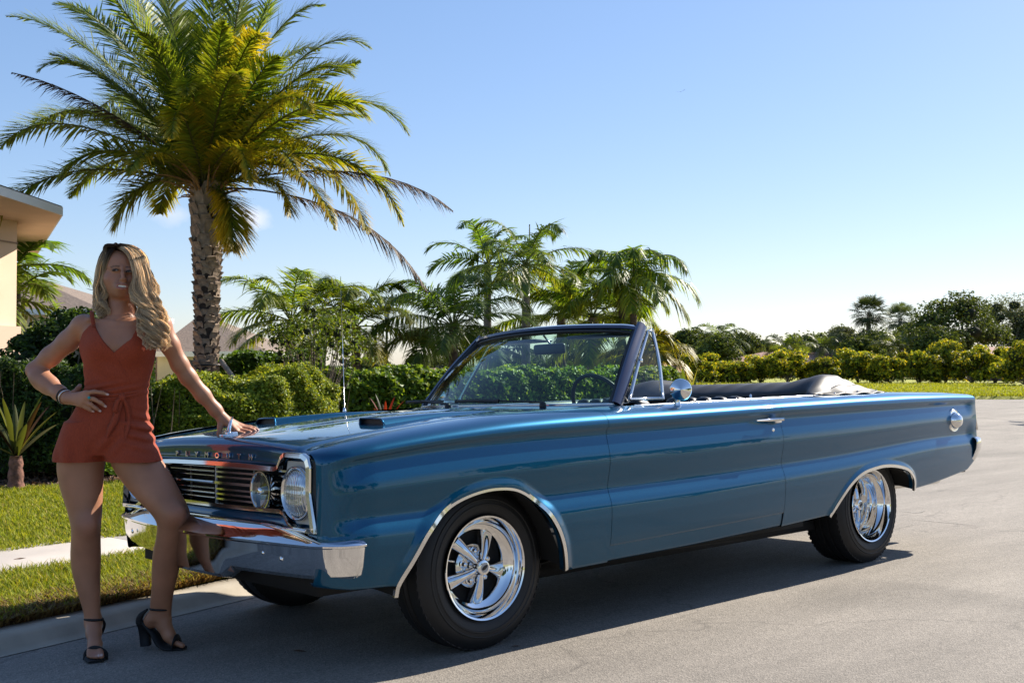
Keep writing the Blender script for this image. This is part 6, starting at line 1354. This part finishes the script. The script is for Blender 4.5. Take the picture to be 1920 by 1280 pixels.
palm('coconut_palm', 1080, 665, 40, .12, 9, 1.8, 'shaded low palm at the back of the cluster', 32, PT2, .7, (80, -20), .06, .6, yel=.2, col=[(.03, .06, .012), (.05, .09, .016)])  # darkened fronds carry the shade at the back in their colour
palm('feather_palm', 20, 560, 17.5, .07, 12, 1.25, 'leafy green palm growing behind the corner of the cream house', 33, PT, .45, (85, -45), .075, .42, yel=.35, nl=22, col=[(.09, .17, .02), (.14, .22, .03), (.06, .12, .016)])
palm('feather_palm', 30, 500, 18, .07, 10, 1.2, 'taller green palm under the white eave of the cream house', 34, PT, .4, (70, -35), .075, .42, yel=.15, nl=22, col=[(.09, .17, .02), (.14, .22, .03)])
# dark pine-like tree beyond
bush('tree', hpos(888, 45, 0), .9, .9, 2.6, 2600, .16, G_D, W_D, 'small dark tree with tiered branches left of the grey palm trunks', 'tree', 12, .8, seed=41, tr=.08, flat=.35)
# ---------------------------------------------------------------- sword-leaved plants
def sword(name, p, n, L, w, pal, label, seed, stem=0, sr=.06, arch=.4, elr=(80, 25), cat='plant', lm=None):
    r = np.random.default_rng(seed); root = empty(name, tuple(p), label=label, cat=cat)
    if stem:
        zz = np.linspace(0, stem, 9); obj('stem', *tube([(0, 0, z) for z in zz], sr*(1.15-.3*zz/stem+.1*np.sin(zz*60)), 12, up=(1, 0, 0)), mat('peeling_red_stem', (.17, .075, .05), .85, var=.6, vscale=25, bump=.8, bscale=30), root)
    for i in range(n):
        t = (i+.5)/n; el = R_(elr[0]+(elr[1]-elr[0])*t)+r.normal()*.08; az = i*2.4+seed+r.normal()*.2; d = np.array([math.cos(az)*math.cos(el), math.sin(az)*math.cos(el), math.sin(el)]); l = L*(.8+.3*r.uniform())
        P = bez([(0, 0, stem), np.array([0, 0, stem])+d*l*.55, np.array([0, 0, stem])+d*l*.9+[math.cos(az)*l*.12, math.sin(az)*l*.12, -arch*l*(.2+.5*t)]], 12)
        s = np.array([-math.sin(az), math.cos(az), 0]); k = np.linspace(0, 1, 12); hw = w*.5*(np.sin(np.pi*np.clip(k*.82+.18, 0, 1))**.7); up_ = unit(np.cross(s, unit(np.gradient(P, axis=0))))
        G = np.stack([P+s*hw[:, None]-up_*hw[:, None]*.45*-1, P, P-s*hw[:, None]-up_*hw[:, None]*.45*-1], 1)
        V, F = gridarr(G); c = np.asarray(pal[r.integers(0, len(pal))])*(1+.15*r.normal()); o = obj('leaf', V, F, lm or PALM, root, smooth=True, col=np.tile(c, (len(V), 1)))
    return root
p = hpos(32, 9.9, .06); sword('cordyline', p, 15, .66, .058, [(.11, .12, .03), (.08, .09, .025), (.06, .03, .018), (.17, .15, .04)], 'young sword-leaved plant with a short peeling red stem in the mulch', 51, stem=.30, sr=.065, arch=.22, elr=(89, 36))
p = hpos(722, 15.0, .05); sword('cordyline', p, 13, .62, .05, [(.22, .025, .02), (.10, .02, .02), (.05, .05, .02)], 'red-leaved cordyline in front of the long hedge behind the hood', 52, stem=.25, sr=.03, elr=(85, 25))
p = hpos(1288, 24, -.0); sword('bromeliad', p, 16, 1.25, .13, [(.16, .18, .02), (.10, .13, .02), (.24, .22, .03)], 'upright yellow-green sword plant behind the side mirror', 53, arch=.1, elr=(88, 40))
p = hpos(215, 10.4, .06); bush('small_plant', p, .16, .16, .22, 260, .06, [(.16, .25, .02)], None, 'small bright green plant at the lawn edge seen between her legs', 'plant', 6, seed=54, core=0, nbr=0)
# ---------------------------------------------------------------- fence
FA, FB_ = hpos(590, 20.6, 0), hpos(1262, 25.6, 0); fd = unit(FB_-FA); FL = float(np.linalg.norm(FB_-FA)); ftop = hz(697, 21)
FN = empty('metal_fence', tuple(FA), (0, 0, math.atan2(fd[1], fd[0])), 'black metal picket fence running behind the long clipped hedge', 'fence')
for z in (ftop, ftop-.16, .14): V, F = box((FL/2, 0, z), (FL, .035, .035)); obj('rail', V, F, BLK, FN, smooth=False)
pm = mesh('picket', *box((0, 0, ftop/2), (.018, .018, ftop-.01)), BLK, False); pm2 = mesh('post', *join(box((0, 0, (ftop+.08)/2), (.07, .07, ftop+.08)), box((0, 0, ftop+.10), (.09, .09, .03))), BLK, False)
for i in range(int(FL/.115)):
    o = link(bpy.data.objects.new('picket', pm), FN); o.location = ((i+.5)*.115, 0, 0)
for i in range(int(FL/2.1)+1):
    o = link(bpy.data.objects.new('post', pm2), FN); o.location = (i*2.1+.6, 0, 0)
# ---------------------------------------------------------------- street lamp, mast
LP = hpos(725, 31, 0); lt = hz(597, 31); SL = obj('street_lamp', *lathe([(0, .09), (.25, .085), (.3, .045), (lt-.1, .032), (lt-.05, .06), (lt, .07)], 12, 'z'), BLK); SL.location = LP
tag(SL, 'black post lamp with a glass lantern above the low coconut palm', 'street lamp')
V, F = lathe([(lt, .06), (lt+.28, .115)], 6, 'z'); obj('lantern_glass', V, F, mat('frosted_lantern', (.55, .58, .55), .3), SL, smooth=False)
V, F = lathe([(lt+.28, .135), (lt+.31, .13), (lt+.38, .06), (lt+.42, .02), (lt+.48, .0)], 6, 'z'); obj('lantern_cap', V, F, BLK, SL, smooth=False)
b = hpos(993, 60, 0); o = obj('mast', *tube([(0, 0, 0), (0, 0, 6), (0, 0, hz(420, 60))], [.05, .04, .03], 6, up=(1, 0, 0)), STEELD); o.location = b; tag(o, 'thin bare mast rising above the palm cluster', 'mast')
# ---------------------------------------------------------------- buildings
STUC = mat('cream_stucco', (.72, .55, .40), .9, var=.06, vscale=2, bump=.35, bscale=90); STUC2 = mat('pale_stucco', (.62, .56, .40), .9, var=.06, vscale=2); WHT = mat('white_fascia', (.80, .80, .78), .6); SHN = mat('brown_shingle', (.20, .15, .115), .9, var=.35, vscale=12, bump=.6, bscale=12); TILE = mat('pink_roof_tile', (.33, .19, .15), .85, var=.2, vscale=5); DKW = mat('window_dark', (.03, .035, .04), .1)
def quad(name, pts, m, par=None, thick=0.0):
    o = obj(name, np.array(pts, float), [tuple(range(len(pts)))], m, par, smooth=False)
    if thick: q = o.modifiers.new('t', 'SOLIDIFY'); q.thickness = thick; q.offset = 0
    return o
H1 = empty('house', (0, 0, 0), label='cream stucco house with a white roof edge, its corner at the frame edge', cat='house')
c0 = hpos(30, 15.2, 0); c1 = hpos(-330, 12.2, 0); c2 = hpos(-60, 24, 0); zt1 = hz(404, 14.9)
e_ = lambda p, z: (p[0], p[1], z)
quad('wall', [e_(c0, 0), e_(c1, 0), e_(c1, zt1), e_(c0, zt1)], STUC, H1); quad('wall', [e_(c0, 0), e_(c0, zt1), e_(c2, zt1), e_(c2, 0)], STUC, H1)
wdv = unit((c1-c0)); wn_ = np.array([wdv[1], -wdv[0], 0]); wn_ = wn_ if wn_ @ (CC-c0) > 0 else -wn_
pl_ = lambda s, o, z: c0+wdv*s+wn_*o+[0, 0, z]
zb1 = hz(457, 15.2)
quad('wall_band', [pl_(0, .012, zb1), pl_(4, .012, zb1), pl_(4, .012, zb1+.02), pl_(0, .012, zb1+.02)], mat('dark_wall_joint', (.30, .22, .16), .9), H1, .01)  # darker brown line across the wall
zq = hz(612, 15.2); V = [pl_(-.005, .04, .0), pl_(4.2, .04, .0), pl_(4.2, .04, zq), pl_(-.005, .04, zq)]; quad('wall_base', V, mat('tan_stucco_base', (.66, .48, .36), .9, bump=.3, bscale=90), H1, .07)
# roof slab with soffit and fascia
ec = at(115, 404, 14.6); ec2 = at(-170, 306, 10.95); ri = at(-300, 300, 19); th_ = .11
rt_ = [ec, ec2, e_(ri, ec2[2]), e_(hpos(60, 21), ec[2])]; bt = [np.array(q)-[0, 0, 0.0] for q in rt_]
n_ = 4; zf0 = ec[2]-.0
lo_ = [(q[0], q[1], zf0) for q in rt_]; up_ = [(q[0], q[1], zf0+th_) for q in rt_]
obj('soffit', np.array(lo_), [(0, 1, 2, 3)], STUC, H1, smooth=False)
obj('fascia', np.array(lo_+up_), [(0, 1, 5, 4), (1, 2, 6, 5), (2, 3, 7, 6), (3, 0, 4, 7)], WHT, H1, smooth=False).modifiers.new('t', 'SOLIDIFY').thickness = .02
ap = np.mean(np.array(up_), 0)+[0, 0, .02]
obj('roof', np.array([(q[0]+(q[0]-ap[0])*.01, q[1]+(q[1]-ap[1])*.01, q[2]+.01) for q in up_]+[tuple(ap)]), [(0, 1, 4), (1, 2, 4), (2, 3, 4), (3, 0, 4)], SHN, H1, smooth=False)
wl_ = [pl_(.95, .05, .9), pl_(1.9, .05, .9), pl_(1.9, .05, 2.1), pl_(.95, .05, 2.1)]; quad('window', wl_, DKW, H1, .02)
def far_house(u0, u1, vr, ve, D, label, wallm, roofm, vb=None, ridge=(.3, .7), fas=True, depth=9):
    """hipped house seen from afar: eaves from u0 to u1 at row ve, ridge at row vr"""
    a = hpos(u0, D, 0); b = hpos(u1, D, 0); ze, zr = hz(ve, D), hz(vr, D+depth*.5); back = np.array([CF[0], CF[1], 0]); back /= np.linalg.norm(back); H = empty('house', tuple(a), label=label, cat='house')
    o = lambda s, q, z: (b-a)*s+back*q+[0, 0, z]
    obj('wall', np.array([o(.02, .4, -.5), o(.98, .4, -.5), o(.98, depth-.4, -.5), o(.02, depth-.4, -.5), o(.02, .4, ze), o(.98, .4, ze), o(.98, depth-.4, ze), o(.02, depth-.4, ze)]), [(0, 1, 5, 4), (1, 2, 6, 5), (2, 3, 7, 6), (3, 0, 4, 7)], wallm, H, smooth=False)
    rv = [o(0, 0, ze+.12), o(1, 0, ze+.12), o(1, depth, ze+.12), o(0, depth, ze+.12), o(ridge[0], depth*.5, zr), o(ridge[1], depth*.5, zr)]
    obj('roof', np.array(rv), [(0, 1, 5, 4), (1, 2, 5), (2, 3, 4, 5), (3, 0, 4)], roofm, H, smooth=False)
    if fas: obj('fascia', np.array([o(0, -.02, ze-.10), o(1, -.02, ze-.10), o(1, -.02, ze+.12), o(0, -.02, ze+.12), o(1, depth, ze-.10), o(1, depth, ze+.12)]), [(0, 1, 2, 3), (1, 4, 5, 2)], WHT, H, smooth=False)
    for s_ in (.25, .55, .8):
        z0_, z1_ = ze*.35, ze*.85; quad('window', [o(s_, .38, z0_), o(s_+.1, .38, z0_), o(s_+.1, .38, z1_), o(s_, .38, z1_)], DKW, H)
    return H
far_house(-240, 190, 516, 585, 42, 'low house with brown shingle roof rising behind her shoulder', STUC, SHN, ridge=(.30, .45))
far_house(285, 500, 590, 664, 46, 'low pale house with brown roof behind the date palm trunk', STUC2, SHN, ridge=(.15, .2))
far_house(1330, 1740, 660, 690, 92, 'long house with pinkish tile roof behind the yellow-green bushes', STUC2, TILE, ridge=(.3, .72), fas=False)
far_house(735, 900, 690, 701, 80, 'low house with reddish roof beyond the black fence', STUC2, TILE, ridge=(.1, .9))
far_house(1225, 1340, 672, 700, 70, 'small house with brown tile roof behind the yellow bushes', STUC2, TILE, ridge=(.2, .5), fas=False)
far_house(1840, 2050, 650, 676, 75, 'pink-walled house just showing over the tall bush at the frame edge', TILE, TILE, fas=False)
# ---------------------------------------------------------------- far lawn beyond the road
e0, e1 = hit(900, 748.5, -.09), hit(2300, 748.5, -.09); e2, e3 = hit(2300, 716, -.0), hit(900, 716, .0)
dv = np.array([CF[0], CF[1], 0])/np.hypot(CF[0], CF[1])
G = []
for k, (q, z) in enumerate(((0, -.10), (.3, .02), (6, .02), (14, .0), (34, .05), (60, .1))): G.append([tuple((e0+(e1-e0)*t+dv*q)[:2])+(z+.03*math.sin(t*9+k),) for t in np.linspace(-.6, 1.5, 30)])
tag(obj('far_lawn', *grid(np.array(G), flip=True), LAWNFAR), kind='structure')
n = 60000; t = rng.uniform(-.1, 1.05, n); q = rng.uniform(0, 1, n)**1.6*26; P = e0+(e1-e0)*t[:, None]+dv*q[:, None]; P[:, 2] = .02
blades('grass', P, .13, .03, [(.30, .32, .02), (.38, .36, .03), (.22, .25, .02)], None, .5)
# row of yellow-green bushes along it
BG = 'yellow-green bushes in a row along the far lawn'
desc = ['broad bushy shrub with yellow tips behind the folded top', 'dark-bellied bush below the pink tile roof', 'tall pale-topped bush right of the tile roof', 'rounded bush with golden crown over the rear deck', 'wide bush with thin upright shoots', 'leafy bush standing alone with a flat lit top', 'bush with dark hollow middle beside the tall shoot', 'bushy shrub below the first fan palm', 'yellow-flushed bush under the broad tree', 'low dense bush left of the frame-edge giant']
xs_ = [1312, 1372, 1425, 1478, 1548, 1608, 1668, 1722, 1772, 1822, 1866]
hs_ = [38, 30, 44, 42, 38, 48, 44, 46, 56, 52, 50]
D = 66
for i, (u, hh) in enumerate(zip(xs_, hs_)):
    h = hh/2062*D*1.32; lab = (['yellow bush in the far row nearest the sword plant', 'low yellow bush next in from the sword plant end of the row', 'tall bush with a bright top beside the pink roof end', 'flat golden bush in the far row below the pink roof', 'upright bush in the far row above the folded top', 'bush in the far row above the rear window well of the car', 'round bush in the far row directly below the first fan palm', 'bush in the far row below the gap between the fan palms', 'highest bush of the far row with a lone upright shoot', 'wide bush below the broad dark tree', 'yellow bush of the far row next to the tall bush at the frame edge'])[i]
    bush('bush', hpos(u, D+(i % 3)*.8, .02), 42/2062*D, 1.3, h*(1.14, .92, 1.04, 1.18, .95)[i % 5], 7000, .17, G_Y, W_Y, lab, 'bush', 20, group=BG, seed=60+i, tr=.05, core=.5)
bush('bush', hpos(1922, 58, .02), 1.7, 1.5, 2.5, 7000, .17, G_Y, W_Y, 'tall yellow-topped bush cut by the frame edge, at the end of the far row', 'bush', 24, group=BG, seed=81, tr=.05)
for i, (u, lab) in enumerate(((1345, 'small gap-filling bush low between the two leftmost bushes of the far row'), (1515, 'low dark bush squeezed behind the folded top end'), (1640, 'dark low bush under the leaning fan palm trunk'), (1745, 'dark low bush left of the lone upright shoot'), (1900, 'dark bush in front of the tall frame-edge bush'))):
    bush('bush', hpos(u, 67.5, .02), 1.1, .9, 1.15, 2400, .17, G_Y, [.2, .3, .4, .1], lab, 'bush', 10, group=BG, seed=90+i, tr=.05)
# far trees
TG = [(.075, .115, .025), (.11, .15, .032), (.05, .075, .020)]; TGW = [.4, .35, .25]; TGH = [(.12, .15, .075), (.16, .19, .10), (.08, .105, .05)]  # TGH leaf colours paled for distance haze
trees = [(1300, 622, 95, 58, 0, 'bushy dark tree at the open-sky end of the treeline'), (1385, 632, 100, 55, 1, 'low palm-like tree next to the end tree of the line'), (1345, 640, 88, 48, 0, 'dense low tree in front of the end of the treeline'), (1440, 646, 108, 42, 0, 'dark low tree left of the middle of the treeline'), (1482, 640, 104, 40, 0, 'rounded tree above the left end of the pink tile roof'), (1530, 634, 112, 34, 1, 'greyish tree above the middle of the tile roof'), (1578, 612, 118, 40, 2, 'open-crowned pale tree left of the first fan palm'), (1650, 628, 98, 60, 0, 'dark mass of foliage beneath the first fan palm'), (1705, 622, 100, 52, 0, 'dark tree below the hazy second fan palm'), (1800, 572, 88, 92, 0, 'broad dark-green tree with a lit top, tallest on that side'), (1770, 620, 84, 60, 0, 'lower limb-spreading tree left of the broad dark tree'), (1885, 572, 118, 74, 2, 'grey-green hazy tree at the frame edge'), (1945, 590, 120, 70, 2, 'grey-green tree cut by the frame edge'), (1610, 640, 90, 44, 0, 'dark tree left of the fan palm trunk'), (1745, 640, 86, 40, 1, 'small tree between the fan palms and the broad tree'), (1260, 640, 120, 28, 1, 'hazy tree low behind the vent window')]
for i, (u, v, D, rpx, kind, lab) in enumerate(trees):
    h = hz(v, D)*1.15; r_ = rpx/2062*D*1.15; pal = TG if kind < 2 else TGH
    bush('tree', hpos(u, D, 0), r_, r_*.8, h, 9000 if rpx > 50 else 5500, .26 if kind != 2 else .20, pal, TGW, lab, 'tree', 22 if rpx > 50 else 14, min(.6, h*.1), group='trees in the far treeline', seed=120+i, tr=.14, core=.34, m=LEAFD)
for i, (u, v, D, rpx, lab) in enumerate([(790, 668, 100, 34, 'dark round tree beyond the fence left of the coconut trunk'), (822, 664, 104, 30, 'paler round tree beyond the fence beside the dark one'), (1000, 672, 110, 60, 'dark tree low behind the windscreen'), (1110, 676, 112, 60, 'dark tree low behind the steering wheel side of the windscreen'), (690, 676, 110, 50, 'low tree behind the street lamp palm')]):
    bush('tree', hpos(u, D, 0), rpx/2062*D, rpx/2062*D*.8, hz(v, D), 2600, .26, TG if i != 1 else TGH, TGW, lab, 'tree', 12, .3, group='trees in the far treeline', seed=150+i, tr=.12, m=LEAFD)
tag(bush('far_wood', hpos(1640, 135, -.3), 22, 3, 3.6, 9000, .5, TGH, TGW, None, None, 60, 0, seed=170, tr=.1, core=.6, m=LEAFD), kind='stuff'); 
for i, (u, v, D, rpx, lab) in enumerate([(2030, 590, 104, 74, 'broad tree past the frame edge, next after the hazy trees'), (2130, 606, 96, 66, 'low-crowned tree past the frame edge, second after the hazy trees'), (2240, 598, 108, 76, 'broad tree past the frame edge, third after the hazy trees'), (2360, 610, 100, 70, 'tree farthest past the frame edge at the road end')]):
    bush('tree', hpos(u, D, 0), rpx/2062*D*1.1, rpx/2062*D*.8, hz(v, D)*1.1, 5000, .28, TG, TGW, lab, 'tree', 18, .4, group='trees in the far treeline', seed=210+i, tr=.14, core=.34, m=LEAFD)
for i, (u, lab) in enumerate(((1990, 'bush of the far row first past the frame edge'), (2060, 'bush of the far row second past the frame edge'), (2130, 'bush of the far row third past the frame edge'), (2205, 'last bush of the far row past the frame edge'))):
    bush('bush', hpos(u, 64, .02), 1.4, 1.3, 1.9, 4500, .17, G_Y, W_Y, lab, 'bush', 18, group=BG, seed=230+i, tr=.05)
# fan palms
def fan_palm(u, v, D, label, seed, rr=1.5, hazy=0):
    r = np.random.default_rng(seed); b = hpos(u, D, 0); H = hz(v, D); root = empty('fan_palm', tuple(b), label=label, cat='palm tree')
    obj('trunk', *tube(crom([(-.5, 0, 0), (-.35, 0, H*.5), (0, 0, H)], 12), [.22]*6+[.18]*5+[.2], 10, up=(1, 0, 0)), PT, root)
    for i in range(38):
        el = R_(80-125*((i+.5)/38)**.9); az = i*2.4+seed; d = np.array([math.cos(az)*math.cos(el), math.sin(az)*math.cos(el), math.sin(el)]); st = np.array([0, 0, H]); c = st+d*rr*.55*r.uniform(.85, 1.15)
        gs = [tube([st, (st+c)/2, c], .018, 4)]; s = unit(np.cross(d, [0, 0, 1.0])); n_ = np.cross(s, d); Vs = []; Fs = []
        for k in range(18):
            a = R_(-105+210*k/17); dd = d*math.cos(a)+s*math.sin(a); L = rr*.62*(1-.15*abs(a)); w_ = np.cross(n_, dd)*.05; e = c+dd*L-np.array([0, 0, .28])*L*r.uniform(.5, 1.2); m_ = c+dd*L*.55; j = len(Vs); Vs += [c, m_+w_, m_-w_, e]; Fs += [(j, j+1, j+2), (j+1, j+3, j+2)]
        V, F = join(gs[0], (np.array(Vs), Fs)); col = np.array([(.045, .07, .02), (.06, .09, .025), (.035, .05, .018)][r.integers(0, 3)])*(1+.2*r.normal())
        if hazy: col = col*1.3+[.02, .025, .025]  # haze of distance mixed into the leaf colour
        obj('fan_leaf', V, F, LEAFD, root, smooth=False, col=np.tile(col, (len(V), 1)))
fan_palm(1630, 588, 100, 'tall fan palm with a clear bare trunk above the treeline', 3, 1.9)
fan_palm(1688, 598, 116, 'second, hazier fan palm rising out of the trees', 8, 2.0, 1)
palm('coconut_palm', 1540, 650, 96, .2, 12, 2.6, 'small slender palm in the far treeline left of the fan palms', 35, PT2, .6, (80, -20), .12, .8, nl=20, col=TG)
palm('coconut_palm', 1352, 634, 92, .2, 12, 3.0, 'feathery palm poking above the trees at the open end of the line', 36, PT2, .6, (80, -20), .12, .8, nl=20, col=TG)
palm('coconut_palm', 1474, 650, 92, .2, 12, 2.8, 'feathery palm in the far treeline above the folded top', 37, PT2, .6, (80, -20), .12, .8, nl=20, col=TG)
palm('coconut_palm', 1690, 652, 88, .2, 12, 3.0, 'yellow-tinged palm below the hazy fan palm', 38, PT2, .6, (80, -20), .12, .8, nl=20, col=TG, yel=.5)
palm('feather_palm', 2185, 560, 25.8, .12, 16, 1.9, 'palm standing out of view up the road, its shadow reaching the asphalt behind the car', 39, PT, .5, (80, -25), .06, .55)
# a small bird high in the sky
V = np.array([(0, 0, 0), (.12, .05, 0), (.25, 0, .02), (.12, -.05, 0), (.1, .35, .10), (.16, .32, .10), (.1, -.35, .08), (.16, -.32, .08)]); o = obj('bird', V, [(0, 1, 2, 3), (1, 5, 4), (3, 6, 7)], BLK, smooth=False); o.location = at(1274, 172, 70); tag(o, 'tiny dark bird flying high in the open sky', 'bird')
# ---------------------------------------------------------------- scratches and joints on the road
SCR = mat('chalky_scratch', (.30, .28, .25), .9)
def mark(pts, w, m=SCR, name='road_scratch'):
    P = np.array([hit(u, v, 0) for u, v in pts]); P[:, 2] = 0
    for it in range(4):
        P = np.array([hit(u, v, float(road_z(p[0], p[1]))) for (u, v), p in zip(pts, P)])
    P = crom(P, 20); P[:, 2] = road_z(P[:, 0], P[:, 1])+.004; T = unit(np.gradient(P, axis=0)); s = np.stack([-T[:, 1], T[:, 0], 0*T[:, 0]], 1); k = np.sin(np.linspace(0, math.pi, 20))[:, None]*.8+.2
    tag(obj(name, *gridarr(np.stack([P-s*w*k, P+s*w*k], 1), flip=True), m), kind='structure')
mark([(1702, 973), (1770, 979), (1855, 987)], .006); mark([(1690, 958), (1720, 961), (1735, 957)], .008)
# ---------------------------------------------------------------- the side of the street behind the camera (seen in the paint and the chrome)
ys0 = -9.4
rows = [np.array([(x, ys0+.0, float(road_z(0, ys0))+.004) for x in np.linspace(-60, 90, 40)]), np.array([(x, ys0-.35, .06) for x in np.linspace(-60, 90, 40)]), np.array([(x, ys0-.6, .065) for x in np.linspace(-60, 90, 40)])]
tag(obj('kerb', *gridarr(np.array(rows)), CONC), kind='structure')
tag(obj('opposite_lawn', *box((15, ys0-20.6, -.04), (150, 40, .2)), LAWNFAR, smooth=False), kind='structure')
tag(obj('sidewalk', *box((15, ys0-2.9, .045), (150, 1.4, .06)), WALK, smooth=False), kind='structure')
for i, (x, y, r_, h, lab) in enumerate([(-14, -24, 3.4, 5.0, 'broad tree across the street behind the viewer, farthest forward'), (-6, -30, 4.0, 6.0, 'tall tree across the street opposite the hood'), (4, -26, 3.0, 4.2, 'round tree across the street opposite the door'), (13, -31, 4.2, 6.5, 'tall tree across the street opposite the rear wheel'), (24, -27, 3.2, 4.6, 'round tree across the street beyond the rear bumper'), (-26, -16, 3.5, 5.5, 'broad tree down the street ahead of the car'), (-34, -2, 4, 6, 'tree far down the street in line with the car'), (36, -30, 4, 6, 'tree far up the street behind the car')]):
    bush('tree', (x, y, .05), r_, r_, h, 3500, .35, G_D, W_D, lab, 'tree', 16, 1.2, seed=180+i, tr=.16, m=LEAFD)
